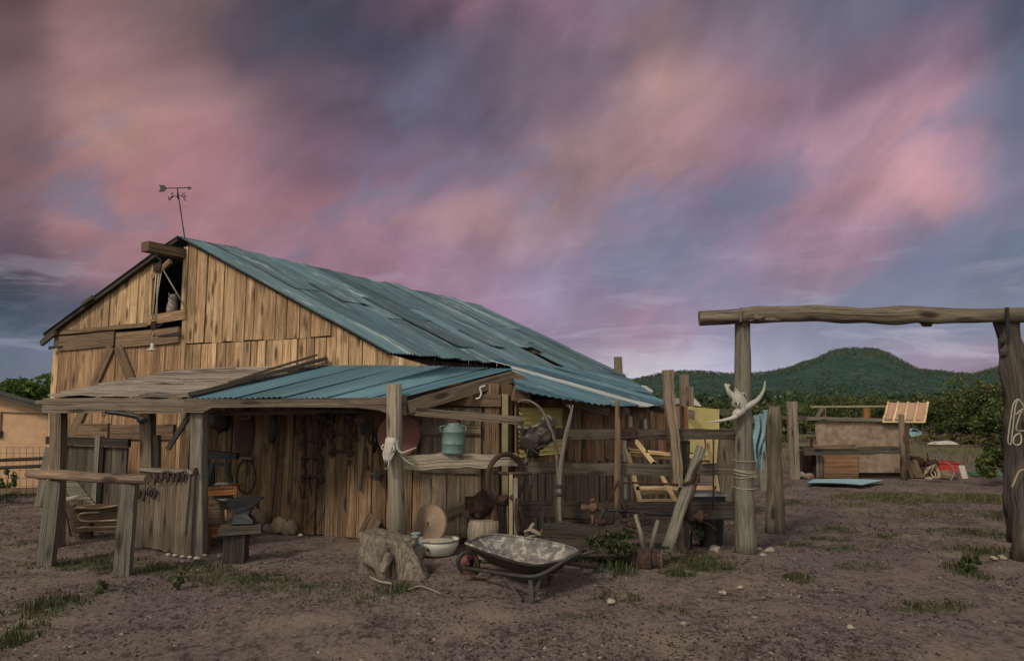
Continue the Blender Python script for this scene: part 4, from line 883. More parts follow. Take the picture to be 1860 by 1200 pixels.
mb = MB(); a = at(721, 1006, 8.98); a.z = -.05; mb.tube([a, lerp(a, at(716, 697, 8.86), .33)+Vector((.01, 0, 0)), lerp(a, at(716, 697, 8.86), .66), at(716, 697, 8.86)], [.125, .105, .10, .10], 12, rough=.16); part('post', mb, 'pale', sh, 'pale cracked log post carrying the beam end')
mb = MB(); mb.board(at(305, 815, 9.2), at(345, 752, 9.05), .06, .05, Vector((0, -1, 0))); part('knee_brace', mb, 'darkwood', sh)
mb = MB(); mb.board(at(362, 752, 9.3), at(718, 745, 9.3), .05, .09, Vector((0, -1, 0)))
for s in (.08, .3, .52, .92): mb.board(lerp(E0, E1, s)+Vector((0, .05, -.09)), Fs(s*2.86, .93)+Vector((0, 0, -.11)), .05, .08, Vector((0, 0, 1)))
for s in (.2, .5, .8): mb.board(S(.0, s)+Vector((0, 0, -.04)), S(1, s)+Vector((0, 0, -.04)), .06, .05, Vector((0, 0, 1)))
for s in (.05, .3, .6, .85): mb.board(S(s, 0)+Vector((0, 0, -.09)), S(s, 1)+Vector((0, 0, -.09)), .06, .08, Vector((0, 0, 1)))
part('roof_frame', mb, 'darkwood', sh)
mb = MB(); mb.board(at(66, 731, 9.5), at(100, 727, 9.5), .05, .05); part('rafter', mb, 'grey', sh, 'rafter tail sticking out at the left')
# ================================================================== ON AND BY THE BARN
def px(pts, Y): return [at(x, y, Y) for x, y in pts]
# weather vane
b0 = W(RT, .0, RZ+.02); Yv = b0.y
v = thing('weather_vane', 'thin black iron arrow weather vane on the barn gable peak', 'weather vane', b0)
top = at(322, 341, Yv); mb = MB(); mb.tube([b0+Vector((0, 0, -.35)), b0, top], .011, 6); part('rod', mb, 'iron', v)
l, r = at(300, 342, Yv), at(344, 341, Yv); mb = MB(); mb.tube([l, r], .008, 6)
def flat(mb, pts, Y, th=.008): mb.prism([at(x, y, Y) for x, y in pts], (0, th, 0))
flat(mb, [(303,342),(298,336.5),(288,336),(292,342),(288,348.5),(298,348)], Yv); flat(mb, [(349,341.5),(341,337.5),(343,341.5),(341,345.5)], Yv); part('arrow', mb, 'iron', v)
mb = MB(); c = at(322.5, 358, Yv)
for dx, dy, (x, y) in ((-.19, -.05, (311, 360)), (.19, .05, (334, 359))):
    q = at(x, y, Yv); mb.tube(catmull([c, lerp(c, q, .5)+Vector((0, 0, .03 if 1 else 0)), q], 4), .008, 5)
for (x, y) in ((314, 356), (331, 356)): q = at(x, y, Yv); mb.tube([c, q+Vector((0, .18 if x < 322 else -.18, 0))], .008, 5)
part('arms', mb, 'iron', v)
def glyph(mb, ch, x, y, s, Y):
    G = {'W': [(-1,1),(-.5,-1),(0,.6),(.5,-1),(1,1)], 'N': [(-.8,-1),(-.8,1),(.8,-1),(.8,1)], 'E': [(.8,1),(-.7,1),(-.7,0),(.5,0),(-.7,0),(-.7,-1),(.8,-1)], 'S': [(.8,.8),(0,1),(-.8,.6),(0,0),(.8,-.6),(0,-1),(-.8,-.8)]}[ch]
    c = at(x, y, Y); mb.tube([c+Vector((a*s*.75, 0, b*s)) for a, b in G], s*.22, 4, smooth=False)
for ch, x, y, dy in (('W', 308.5, 360.5, 0), ('S', 313, 354, -.2), ('N', 333, 353.5, .2), ('E', 336.5, 360, 0)):
    mb = MB(); glyph(mb, ch, x, y, .036, Yv+dy); part('letter', mb, 'iron', v)
# hoist tackle
Yh = 11.15
hk = thing('hoist_tackle', 'rope and pulley tackle hanging from the hoist beam over the loft', 'pulley hoist', at(288, 460, Yh))
mb = MB(); mb.tube(catmull(px([(286,456),(285,466),(290,470),(292,476),(287,478)], Yh), 4), .014, 6); part('hook', mb, 'iron', hk)
mb = MB(); c = at(288, 487, Yh); mb.box(c, (.10, .07, .15), .3); mb.lathe(c+Vector((0, -.05, 0)), (0, 1, 0), [(0, .05), (.1, .05)], 12); part('pulley_block', mb, 'darkrust', hk)
mb = MB(); mb.tube(px([(284,492),(277,580)], Yh), .012, 6); mb.tube(px([(289,492),(286,520),(284,585)], Yh), .012, 6); mb.tube(px([(294,487),(287,530),(280,586)], Yh), .009, 6); mb.tube([at(292, 483, Yh), at(339, 562, 11.45)], .012, 6)
mb.tube(px([(278,594),(276,626)], Yh), .011, 6); part('rope', mb, 'whiterope', hk)
mb = MB(); c = at(279.5, 591, Yh); mb.box(c, (.075, .06, .13), .2); mb.tube(catmull(px([(279,598),(276,605),(279,611),(282,607)], Yh), 4), .011, 6); part('pulley_block', mb, 'rust', hk, 'lower pulley block with hook')
mb = MB(); c = at(276, 637, Yh); mb.lathe(c, (0, 0, 1), [(0, .075), (.02, .085), (.035, .04), (.06, .028), (.12, .024), (.13, .0)], 16); part('bell', mb, 'white', hk, 'small white bell-shaped weight')
# owl figure
ow = thing('owl_figure', 'mottled grey owl figure perched on the hay loft sill', 'owl', W(-2.72, .12, 3.47))
p = W(-2.72, .12, 3.47); mb = MB(); mb.lathe(p, (.0, 0.05, 1), [(0, .05), (.03, .085), (.10, .10), (.19, .088), (.25, .075), (.29, .082), (.34, .075), (.375, .03), (.38, 0)], 16)
part('body', mb, 'owl', ow)
for s in (-1, 1):
    e = MB(); e.lathe(p+Vector((s*.05, -.02, .35)), (s*.3, 0, 1), [(0, .022), (.055, .002)], 8); part('ear_tuft', e, 'owl', ow)
    e = MB(); e.blob(p+Vector((s*.03, -.075, .325)), (.013, .008, .013), 0, 2); part('eye', e, 'iron', ow)
e = MB(); e.lathe(p+Vector((0, -.075, .305)), (0, -1, -.6), [(0, .012), (.03, .001)], 6); part('beak', e, 'horn', ow)
mb = MB(); mb.blob(W(-2.42, .15, 3.52), (.09, .07, .07), .2, 3); single('round_stone', mb, 'brownrock', 'small dark round object on the loft sill right of the owl', 'stone')
# ---- hitching rail
ht = thing('hitching_rail', 'peeled log hitching rail on two thick grey posts, front left', 'hitching rail', gr(150, 1034))
Ya, Yb = gr(85, 1025).y, gr(222, 1043).y
for x0, yb, x1, yt, Y in ((84, 1026, 101, 872, Ya), (223, 1044, 235, 878, Yb)):
    mb = MB(); a = at(x0, yb, Y); a.z = -.05; mb.board(a, at(x1, yt, Y), .158, .155, Vector((.25, -1, 0)), segs=10, wob=.004, ragged=.008, tint=(.35, .5, 0)); part('post', mb, 'grey', ht)
mb = MB(); pr2 = [at(52, 859, Ya+.15), at(85, 861, Ya), at(150, 866, lerp(Ya, Yb, .5)), at(222, 869, Yb), at(268, 870, Yb-.15)]; mb.tube(catmull(pr2, 4), [.055]*3+[.062]*14, 9, rough=.2, flat=.8); part('rail', mb, 'rawrail', ht)
# ---- horseshoe panel
hp = thing('horseshoe_board', 'upright grey board panel with rusty horseshoes nailed along its top', 'panel', gr(300, 1002))
P0, P1 = gr(249, 995), gr(350, 1007); PD = (P1-P0).normalized(); PN = Vector((-PD.y, PD.x, 0)); PL = (P1-P0).length
def WP(t, u, z): return P0+PD*t+PN*u+Vector((0, 0, z))
t = 0; zt = at(300, 850, 9.15).z; k = 0; ws = [.13, .17, .19, .2, .2, .1]
for i, w in enumerate(ws):
    w = w*PL/sum(ws); mb = MB(); zl = [.02, .03, .02, .01, -.02, -.02][i]; plank(mb, t+.004, t+w-.004, zl, zt, zt, 0, .025, rnd.uniform(0, .01), WP); part('plank', mb, 'greybrown', hp); t += w
mb = MB(); mb.board(WP(0, -.05, zt-.03), WP(PL, -.05, zt-.03), .045, .03, -PN, tint=(.7, .2, 0)); mb.board(WP(PL-.06, -.05, zt), WP(PL-.1, -.05, .25), .03, .02, -PN); mb.board(WP(0, .05, zt-.2), WP(PL, .05, zt-.2), .09, .04, -PN); part('batten', mb, 'grey', hp)
mb = MB(); mb.board(at(356, 862, 8.9), at(356, 849, 8.9), .035, .03); part('bracket', mb, 'rust', hp)
def shoe(c, s, ang, lb):
    mb = MB(); pts = []
    for i in range(13):
        a = R(-50+280*i/12); pts.append(c+PD*(math.cos(a+ang)*s*.82)+Vector((0, 0, math.sin(a+ang)*s)))
    mb.tube(pts, .0165, 6, flat=.6); single('horseshoe', mb, 'darkrust', lb, 'horseshoe', 'rusty horseshoes on the board panel')
HS = [(266,868,'first horseshoe of the top row, partly behind the rail end'),(278,869,'second horseshoe of the top row, just at the rail tip'),(291,868,'third horseshoe of the top row, counted from the rail'),(301,866,'fourth horseshoe of the top row, hung slightly high'),(311,867,'fifth horseshoe of the top row, closely beside its neighbour'),(320,867,'sixth horseshoe of the top row, third from its right end'),(328,867,'seventh horseshoe of the top row, next to the last'),(335,864,'last horseshoe of the top row, nearest the corner post'),(250,897,'left horseshoe of the two hung below the rail tip'),(257,899,'middle horseshoe below the rail tip, overlapped by its neighbour'),(272,893,'right horseshoe of those hung below the rail tip'),(277,896,'small horseshoe tucked right of the lower hanging ones')]
for i, (x, y, lb) in enumerate(HS): shoe(at(x, y, 0.5*(P0.y+P1.y)-.09-(x-300)*.0035), .066+.006*math.sin(i*2.3), rnd.uniform(-.25, .25)+(0 if i > 7 or i % 2 else .1), lb)
# ---- stall divider behind
st = thing('stall_wall', 'low dark plank stall wall with a top rail before the barn door', 'plank wall', onW(230, 940))
def WS(t, u, z): return W(t, -.75+u, z)
mb = MB(); planks(mb, -4.3, -2.35, .02, lambda t: 1.22, (.17, .26), fr=WS, gap=(.004, .02)); part('planks', mb, 'rail', st)
mb = MB(); mb.board(WS(-4.35, -.08, 1.30), WS(-2.25, -.08, 1.30), .13, .06, WN_); part('rail', mb, 'darkwood', st)
mb = MB(); mb.board(WS(-2.95, -.1, 0), WS(-2.95, -.1, 1.4), .12, .08, WN_); part('post', mb, 'grey', st)
# clutter below the stall wall
mb = MB(); mb.prism(px([(108,872),(135,868),(160,900),(172,914),(128,902)], 10.2), (0, .03, 0)); single('leaning_board', mb, 'grey', 'grey triangular board end leaning behind the hitching posts', 'board')
mb = MB(); mb.board(at(110, 908, 9.8), at(160, 898, 9.8), .05, .03, Vector((0, -.3, 1))); single('white_edged_board', mb, 'board_white', 'thin white-edged board lying slanted under the shed, left', 'board')
mb = MB(); mb.board(at(117, 925, 9.7), gr(126, 972), .055, .03); single('pale_stick', mb, 'pale', 'short pale slat leaning behind the left hitching post', 'slat')
fr_ = thing('sledge_frame', 'brown wooden box side with rope strung along it, under the shed', 'wooden frame', gr(165, 968))
mb = MB(); mb.board(at(130, 922, 10.), at(215, 916, 10.3), .05, .05); mb.board(at(130, 962, 9.95), at(215, 958, 10.3), .06, .05); mb.board(at(131, 914, 10), gr(135, 968), .07, .05); mb.grid(lambda a, b: lerp(at(130, 962, 10.05), at(214, 957, 10.35), a)+Vector((0, 0, b*.32)), 2, 2); part('side', mb, 'brace', fr_)
mb = MB(); mb.tube(catmull(px([(133,960),(132,938),(134,926),(142,921),(165,923),(190,921),(215,917)], 9.88), 5), .014, 6); mb.tube(catmull(px([(180,930),(155,931),(144,934),(142,940),(148,945),(165,946),(215,944)], 9.88), 5), .011, 6); mb.tube(px([(134,960),(150,957),(214,956)], 9.88), .011, 6); part('rope', mb, 'rope', fr_)
mb = MB(); p = gr(156, 975); mb.box((p.x, p.y, .10), (.15, .13, .2), .2); single('wood_block', mb, 'rust', 'small reddish-brown block on the dirt under the shed', 'block')
mb = MB(); mb.tube(px([(108,905),(104,920),(106,968)], 9.7), [.05, .06, .05], 8, rough=.3); single('dark_sack', mb, 'black', 'dark folded sack behind the left hitching post', 'sack')
# hanging bar and ring at the shed beam
t_ = thing('singletree', 'dark wooden bar with iron rings hung under the plank roof beam', 'singletree', at(225, 752, 9.0))
mb = MB(); mb.tube(catmull(px([(192,748),(215,750),(240,754),(262,760)], 9.0), 4), [.02, .028, .03, .032, .034, .034, .034, .034, .034, .034, .034, .03, .03][:13], 8); part('bar', mb, 'iron', t_)
mb = MB()
c = at(189, 752, 9.0); mb.tube([c+Vector((math.cos(a)*.022, 0, math.sin(a)*.03)) for a in [i*math.pi/5 for i in range(10)]], .006, 5, closed=True); part('ring', mb, 'rust', t_)
mb = MB(); mb.blob(at(258, 762, 9.0), (.06, .04, .05), .3, 3); mb.tube(px([(250,758),(252,766),(262,768)], 9), .012, 5); part('shackle', mb, 'iron', t_)
for x, r, lb in ROCKS:
    p = onW(x, 900, -.17); mb = MB(); mb.blob((p.x, p.y, r*.8), (r, r*.7, r*1.0), .22, 3, 1.3); single('rock', mb, 'brownrock', lb, 'rock', 'rocks along the barn wall')
# ---- orange bench with gear
be = thing('workbench', 'orange-brown open wooden bench with lower shelf behind the corner post', 'bench', gr(400, 985))
Yc = 9.75
mb = MB(); mb.board(at(371, 894, Yc-.02), at(431, 890, Yc-.02), .11, .03, Vector((0, -1, 0))); mb.board(at(372, 885, Yc+.12), at(431, 882, Yc+.12), .34, .03, Vector((0, 0, 1))); part('top', mb, 'orange', be)
for x in (375, 428):
    mb = MB(); a = at(x, 890, Yc); mb.board((a.x, a.y, .02), a, .05, .05); part('leg', mb, 'orange', be)
mb = MB(); mb.board(at(376, 966, Yc-.4), at(416, 962, Yc-.4), .10, .05); mb.board(at(376, 958, Yc-.2), at(428, 957, Yc-.2), .35, .03, Vector((0, 0, 1))); mb.board(at(378, 990, Yc-.38), at(378, 960, Yc-.38), .07, .05); part('lower_shelf', mb, 'orange', be)
mb = MB(); mb.grid(lambda a, b: at(376, 895, Yc+.2)+Vector((.4*a, 0, -.55*b)), 2, 2); mb.box(at(402, 930, Yc+.25), (.4, .03, .55)); part('back_board', mb, 'brace', be)
gs = thing('grey_sawhorse', 'small blue-black trestle stand on the orange bench', 'trestle', at(395, 884, Yc))
mb = MB(); mb.board(at(370, 824, Yc), at(432, 828, Yc), .11, .12, Vector((0, -1, 0)), taper=(1, .75)); part('beam', mb, 'anvil', gs)
for x0, y0, x1, y1 in ((412,842,420,876),(385,842,378,882),(372,842,374,880)):
    mb = MB(); mb.board(at(x0, y0, Yc), at(x1, y1, Yc), .05, .04); part('leg', mb, 'anvil', gs)
mb = MB(); mb.board(at(372, 845, Yc+.02), at(416, 842, Yc+.02), .05, .03); mb.box(at(381, 862, Yc+.02), (.13, .05, .27)); part('shelf', mb, 'anvil', gs)
mb = MB(); mb.blob(at(405, 879, Yc+.04), (.12, .04, .025), .4, 3, 2); single('tool_heap', mb, 'greyslab', 'small grey heap of tools on the orange bench top', 'tools')
mb = MB(); mb.lathe(at(378, 884, Yc+.05), (0, 0, 1), [(0, .03), (.1, .03), (.1, .026)], 12); single('tin_cup', mb, 'pumpblue', 'small blue-green tin under the trestle on the bench', 'tin')
# ---- anvil
sx_ = gr(430, 1020); Yn = sx_.y
an = thing('anvil_stand', 'dark timber anvil stand with a rough plank top in front of the shed', 'stand', sx_)
mb = MB(); a = at(430, 966, Yn+.05); mb.board((a.x, a.y, -.05), a, .245, .22, Vector((.1, -1, 0)), ragged=.02); part('post', mb, 'darkwood', an)
mb = MB(); mb.board(at(399, 962, Yn-.02), at(475, 958, Yn+.12), .085, .30, Vector((0, -1, 0)), ragged=.015, tint=(.4, .2, 0)); part('top_plank', mb, 'rail', an)
av = thing('anvil', 'black iron anvil with a pointed horn on the dark timber stand', 'anvil', at(432, 952, Yn+.05))
mb = MB(); Y0 = Yn+.0
def slab(mb, pts, w): # outline in px, symmetric thickness w per point row
    base = len(mb.v); n = len(pts); t = mb.rt()
    for s in (-1, 1):
        for x, y, ww in pts: p = at(x, y, Y0+.06); mb.v.append(p+Vector((0, s*ww, 0)))
    mb.f.append(tuple(base+i for i in range(n))); mb.uv.append(((0, 0),)*n); mb.t.append(t); mb.sm.append(False)
    mb.f.append(tuple(base+n+i for i in range(n))[::-1]); mb.uv.append(((0, 0),)*n); mb.t.append(t); mb.sm.append(False)
    for i in range(n):
        j = (i+1) % n; mb.quadface((base+j, base+i, base+n+i, base+n+j), ((0, 0), (0, .1), (.1, .1), (.1, 0)), t)
slab(mb, [(424,904,.05),(478,902,.05),(476,906,.05),(466,914,.045),(456,926,.04),(453,934,.045),(462,943,.06),(463,949,.065),(418,950,.065),(418,944,.06),(427,934,.045),(424,924,.04),(414,915,.045),(410,907,.05)], 0); part('body', mb, 'anvil', av)
mb = MB(); mb.tube([at(424, 910, Y0+.06), at(412, 909, Y0+.06), at(400, 907.5, Y0+.06), at(390, 904.5, Y0+.06)], [.048, .040, .024, .003], 12); part('horn', mb, 'anvil', av)
mb = MB(); mb.tube(px([(410,925),(411,945)], Yn-.05), .014, 6); single('hammer_handle', mb, 'brace', 'short wooden tool handle hanging below the anvil horn', 'handle')
# ---- things on the barn wall (under the blue roof): a little proud of the planks
def onwall(x, y, off=.07): p = onW(x, y); return onW(x, y, -off)
def wpts(pts, off=.07): return [onwall(x, y, off) for x, y in pts]
def wtube(pts, r, name, mat, lab, cat, grp=None, off=.07, n=6, sm=True):
    mb = MB(); P = wpts(pts, off); P = catmull(P, 4) if sm and len(P) > 2 else P; mb.tube(P, r, n); return single(name, mb, mat, lab, cat, grp)
mb = MB(); mb.blob(onwall(400, 766, .12), (.15, .06, .17), .3, 3); single('leather_bag', mb, 'leather', 'small black leather bag hung left of the long brown apron', 'bag')
t = thing('leather_apron', 'long rounded dark brown leather apron hanging on the barn wall', 'apron', onwall(444, 815)); mb = MB(); mb.blob(onwall(444, 785, .1), (.16, .035, .42), .06, 3); part('body', mb, 'hide', t); mb = MB(); mb.tube(wpts([(432,752),(436,760),(452,760),(457,752)], .14), .02, 6); part('strap', mb, 'brace', t)
mb = MB(); mb.blob(onwall(495, 776, .08), (.07, .03, .24), .3, 3, 2.5); single('strap_bundle', mb, 'leather', 'dark bundle of straps hanging right of the brown apron', 'straps')
wtube([(510,752),(506,800),(500,870),(493,950)], .011, 'iron_rod', 'darkrust', 'tall thin iron rod leaning on the wall between the rocks', 'rod')
wtube([(519,760),(517,800),(516,830)], .008, 'iron_hook', 'darkrust', 'short thin iron hook hanging right of the tall rod', 'hook')
# bow-shaped hames and harness irons, in stacked tiers
def hame(x0, y0, w, h, lab, grp, mat='darkrust'):
    t = thing('harness_iron', lab, 'harness iron', onwall(x0, y0+h), grp)
    for s in (-1, 1):
        mb = MB(); P = wpts([(x0+s*w*.35, y0), (x0+s*w*.5, y0+h*.25), (x0+s*w*.38, y0+h*.6), (x0+s*w*.55, y0+h*.85), (x0+s*w*.35, y0+h)], .09); mb.tube(catmull(P, 4), .024, 6, rough=.3); part('arm', mb, mat, t)
    mb = MB(); mb.tube(wpts([(x0-w*.42, y0+h*.75), (x0+w*.42, y0+h*.75)], .1), .019, 6); mb.blob(onwall(x0-w*.42, y0+h*.75, .1), (.035, .03, .04), .2, 2); mb.blob(onwall(x0+w*.42, y0+h*.75, .1), (.035, .03, .04), .2, 2); part('crossbar', mb, mat, t); return t
for i, (x, y, w, h, lb) in enumerate(((566,762,36,52,'top curved harness iron of the left hanging column'),(566,800,34,40,'second curved harness iron of the left hanging column'),(567,832,34,44,'third curved harness iron of the left hanging column'),(619,762,38,34,'upper curved harness iron of the right hanging column'),(619,792,38,36,'lower curved harness iron of the right hanging column'))): hame(x, y, w, h, lb, 'harness irons on the wall')
for x, y0, y1, lb in ((553,755,905,'long dark rein at the left side of the hanging harness'),(566,760,900,'rein hanging down the middle of the harness irons'),(578,760,885,'dark rein at the right side of the hanging harness')):
    wtube([(x, y0), (x+2, (y0+y1)/2), (x-1, y1)], .010, 'harness_rein', 'leather', lb, 'rein', 'reins on the wall')
t = thing('leaning_tongs', 'pair of long rusty tongs leaning in a V below the harness', 'tongs', onwall(560, 953)); 
for P in (((545,880),(548,905),(556,930),(557,952)), ((584,890),(574,920),(562,945),(559,953))): mb = MB(); mb.tube(catmull(wpts(P, .16), 3), .014, 6); part('arm', mb, 'rust', t)
for i, (x, y, r, lb) in enumerate(((600,765,.05,'dark coil high on the wall between the two harness columns'),(585,757,.06,'dark knot of leather under the roof above the harness'),(636,758,.06,'dark tackle lump under the roof right of the harness'),(605,748,.05,'dark lump of tackle tight under the roof beam'),(655,760,.07,'brown wooden tackle block hung high by the spade'))):
    mb = MB(); mb.blob(onwall(x, y, .1), (r*1.2, r*.6, r*1.5), .4, 3, 2); single('tackle_bundle', mb, 'brace' if i == 4 else 'leather', lb, 'tackle', 'tackle hung under the shed roof')
CHL = ['short dark chain at the left end of the hanging gear', 'long dark chain left of the left harness column', "dark chain right of the left harness column's top", 'dark chain hanging between the two harness columns', 'longest dark chain, beside the left edge of the right harness column', "dark chain low below the right harness column's right edge", 'dark chain right of the right harness column near the roof', 'short dark chain low on the wall near the level hammer', 'short dark chain high above the narrow hoop', 'short dark chain below the narrow hoop by the pale post']
for k, (x, y0, L) in enumerate(((536,752,34),(547,750,52),(590,752,40),(600,776,44),(628,756,56),(637,800,40),(646,752,44),(666,812,36),(672,752,30),(690,826,30))):
    t = thing('hanging_chain', CHL[k], 'chain', onwall(x, y0+L, .1), 'chains on the wall'); mb = MB(); a = onwall(x, y0, .1); b = onwall(x+3*math.sin(k), y0+L, .1); n_ = int((b-a).length/.045)
    for i in range(n_):
        c = lerp(a, b, (i+.5)/n_); ax = WD if i % 2 else Vector((0, 0, 0))+WN_*.6
        mb.tube([c+ax*(math.cos(q)*.014)+Vector((0, 0, math.sin(q)*.028)) for q in [j*math.pi/3 for j in range(6)]], .006, 4, closed=True)
    part('links', mb, 'darkrust', t); mb = MB(); mb.blob(b, (.03, .02, .04), .4, 2, 2); part('end_piece', mb, 'darkrust', t)
def collar(cx, cy, rx, ry, lab): 
    mb = MB(); c = onwall(cx, cy, .1); mb.tube([c+WD*(math.cos(a)*rx)+Vector((0, 0, math.sin(a)*ry)) for a in [i*2*math.pi/20 for i in range(20)]], .016, 6, closed=True); mb.tube([c-Vector((0, 0, ry)), c+Vector((0, 0, ry))], .008, 5); single('iron_hoop', mb, 'darkrust', lab, 'hoop', 'hoops on the wall')
collar(447, 865, .20, .26, 'dark iron hoop hung on the wall above the bench'); collar(676, 790, .07, .13, 'narrow dark hoop among the tools left of the pale post')
wtube([(432,832),(445,831),(458,833)], .022, 'hoop_bar', 'grey', 'short grey bar across the top of the iron hoop', 'bar', off=.14)
t = thing('spade', 'long-handled tool with a bare grey handle hanging blade up', 'spade', onwall(654, 890)); mb = MB(); mb.tube(wpts([(661,790),(653,890)], .1), .020, 7); part('handle', mb, 'pale', t); mb = MB(); mb.prism([q for q in wpts([(655,762),(669,764),(668,788),(660,795),(654,786)], .1)], (0, .02, 0)); part('blade', mb, 'iron', t)
wtube([(641,782),(640,812)], .012, 'tool_handle', 'brace', 'short brown tool handle left of the spade', 'handle')  # a short wooden tool handle hung on the wall
t = thing('wall_hammer', 'hammer with a pale handle resting level on wall pegs', 'hammer', onwall(676, 864)); mb = MB(); mb.tube(wpts([(664,860),(684,861)], .1), .014, 6); part('handle', mb, 'grey', t); mb = MB(); mb.box(onwall(686, 862, .1), (.07, .07, .14)); part('head', mb, 'iron', t)
mb = MB(); mb.tube(wpts([(680,785),(683,800),(679,822)], .1), [.03, .045, .02], 7); single('hanging_clamp', mb, 'iron', 'black clamp hanging on the wall right of the spade', 'clamp')
mb = MB(); a = gr(660, 980); b = at(680, 938, 9.85); mb.board((a.x, a.y, .0), b, .27, .03, Vector((-.3, -.9, .4)), ragged=.01, tint=(.5, .8, 0)); single('leaning_plank', mb, 'brace', 'short wide plank leaning on the wall left of the pale post', 'plank')
mb = MB(); mb.board(gr(617, 984)+Vector((0, 0, .02)), gr(655, 984)+Vector((0, 0, .02)), .05, .03); single('flat_stick', mb, 'brace', 'flat brown stick lying at the foot of the leaning plank', 'stick')
# red disk, milk can
mb = MB(); c = at(725, 790, 9.45); mb.lathe(c, (-.1, -1, .05), [(0, .30), (.03, .30), (.03, .285)], 28, tint=(.5, .5, 0)); single('red_disk', mb, 'reddisk', 'large dull red round metal disk behind the pale post', 'disk')
mc = thing('milk_can', 'faded blue-green milk can standing on the pale rough rail', 'milk can', at(822, 822, 9.0))
c = at(823, 823, 9.02); mb = MB(); mb.lathe(c, (.02, 0, 1), [(0, .150), (.01, .155), (.03, .150), (.12, .150), (.125, .154), (.13, .150), (.27, .147), (.275, .152), (.285, .147), (.33, .13), (.355, .10), (.37, .085), (.40, .088)], 28); part('body', mb, 'canblue', mc)
mb = MB(); mb.lathe(c+Vector((0, 0, .40)), (0, 0, 1), [(0, .092), (.02, .094), (.035, .07), (.04, .0)], 20); part('lid', mb, 'darkrust', mc)
for s in (-1, 1): mb = MB(); mb.tube(catmull([c+Vector((s*.10, -.02, .36)), c+Vector((s*.17, -.02, .34)), c+Vector((s*.155, -.02, .27))], 4), .009, 6); part('handle', mb, 'canblue', mc)
mb = MB(); mb.tube(catmull(px([(882,700),(872,704),(874,714),(871,722),(864,724)], 9.0), 5), .012, 7); single('white_hook', mb, 'white', 'white bent hook hanging below the sloping rafter', 'hook')
# ---- skulls
def skull(name, lab, C, fx, fz, fy, L, horns, grp=None):
    """long bovine skull: fz = from nose up to the poll, fx = to its left, fy = outwards (face)"""
    t = thing(name, lab, 'skull', C, grp)
    def T(x, y, z): return C+fx*(x*L)+fy*(y*L)+fz*(z*L)
    prof = [(0, .055, .05), (.05, .085, .07), (.14, .10, .09), (.26, .105, .105), (.38, .13, .13), (.50, .17, .16), (.58, .215, .175), (.66, .235, .18), (.74, .20, .18), (.84, .195, .17), (.93, .21, .15), (1.0, .16, .09)]
    mb = MB(); base = 0; n = 20; tt = (.6, .5, .5)
    for z, w, d in prof:
        for j in range(n):
            a = 2*math.pi*j/n; x = w*math.copysign(abs(math.cos(a))**.8, math.cos(a)); y = d*math.copysign(abs(math.sin(a))**.8, math.sin(a)); k = 1
            if .52 < z < .72 and abs(math.cos(a)) > .72 and math.sin(a) > -.3: x *= .80
            if z < .3 and math.sin(a) > .6: y *= .78
            mb.v.append(T(x, y*.8, z)+Vector((0, 0, 0)))
    for i in range(len(prof)-1):
        for j in range(n): j2 = (j+1) % n; mb.quadface((i*n+j, i*n+j2, (i+1)*n+j2, (i+1)*n+j), ((0, 0),)*4, tt, True)
    mb.f.append(tuple(range(n))[::-1]); mb.uv.append(((0, 0),)*n); mb.t.append(tt); mb.sm.append(False)
    k = (len(prof)-1)*n; mb.f.append(tuple(k+j for j in range(n))); mb.uv.append(((0, 0),)*n); mb.t.append(tt); mb.sm.append(False)
    for s in (-1, 1):   # brow ridges, cheek bones, horn cores
        mb.tube(catmull([T(s*.16, .10, .58), T(s*.235, .11, .65), T(s*.20, .09, .75)], 4), .016*L*1.6, 7)
        mb.tube(catmull([T(s*.20, .02, .56), T(s*.16, .04, .42), T(s*.11, .03, .28)], 4), .022*L*1.6, 7)
    part('cranium', mb, 'bone', t)
    for s in (-1, 1):
        e = MB(); e.blob(T(s*.185, .085, .645), (L*.052, L*.052, L*.06), .1, 2); part('eye_socket', e, 'socket', t)
        e = MB(); e.tube([T(s*.035, .075, .30), T(s*.036, .072, .18), T(s*.03, .06, .05)], [L*.012, L*.030, L*.022], 6); part('nasal_opening', e, 'socket', t)
    for k, (pts, r0, r1) in enumerate(horns):
        h = MB(); P = catmull(pts, 6); N = len(P); h.tube(P, [lerp(r0, r1, (i/(N-1))**1.2) for i in range(N)], 10, rough=.08); part('horn', h, 'bone' if grp is None else 'horn', t)
    return t
Ys = 8.70
n0, n1 = at(702, 852, Ys), at(712, 790, Ys+.02); fz = (n1-n0); L1 = fz.length; fz.normalize(); fy = Vector((-.45, -.9, .1)); fy = (fy-fz*fy.dot(fz)).normalized(); fx = fz.cross(fy).normalized()*-1
skull('horned_skull', 'bleached animal skull with two thin horns on the pale log post', n0, fx, fz, fy, L1*.93, [([at(720, 800, Ys), at(722, 815, Ys), at(730, 822, Ys), at(742, 818, Ys), at(757, 812, Ys-.02)], .022, .005), ([at(721, 808, Ys+.04), at(728, 826, Ys+.05), at(738, 837, Ys+.06), at(754, 845, Ys+.06)], .020, .005)])
Yk = 8.98
n0, n1 = at(1321, 700, Yk-.08), at(1355, 745, Yk); fz = (n1-n0); L2 = fz.length; fz.normalize(); fy = Vector((.35, -.85, .55)); fy = (fy-fz*fy.dot(fz)).normalized(); fx = fz.cross(fy).normalized()*-1
sk = skull('long_horned_skull', 'bleached cattle skull with wide curved horns tied to the gate post', n0, fx*1.2, fz*.82, fy*1.0, L2*1.10, [([at(1352, 742, Yk-.04), at(1366, 733, Yk-.06), at(1378, 724, Yk-.08), at(1387, 709, Yk-.1), at(1390, 692, Yk-.1)], .045, .008), ([at(1345, 748, Yk-.05), at(1334, 757, Yk-.08), at(1318, 762, Yk-.1), at(1300, 765, Yk-.12), at(1285, 766, Yk-.14)], .034, .005)])
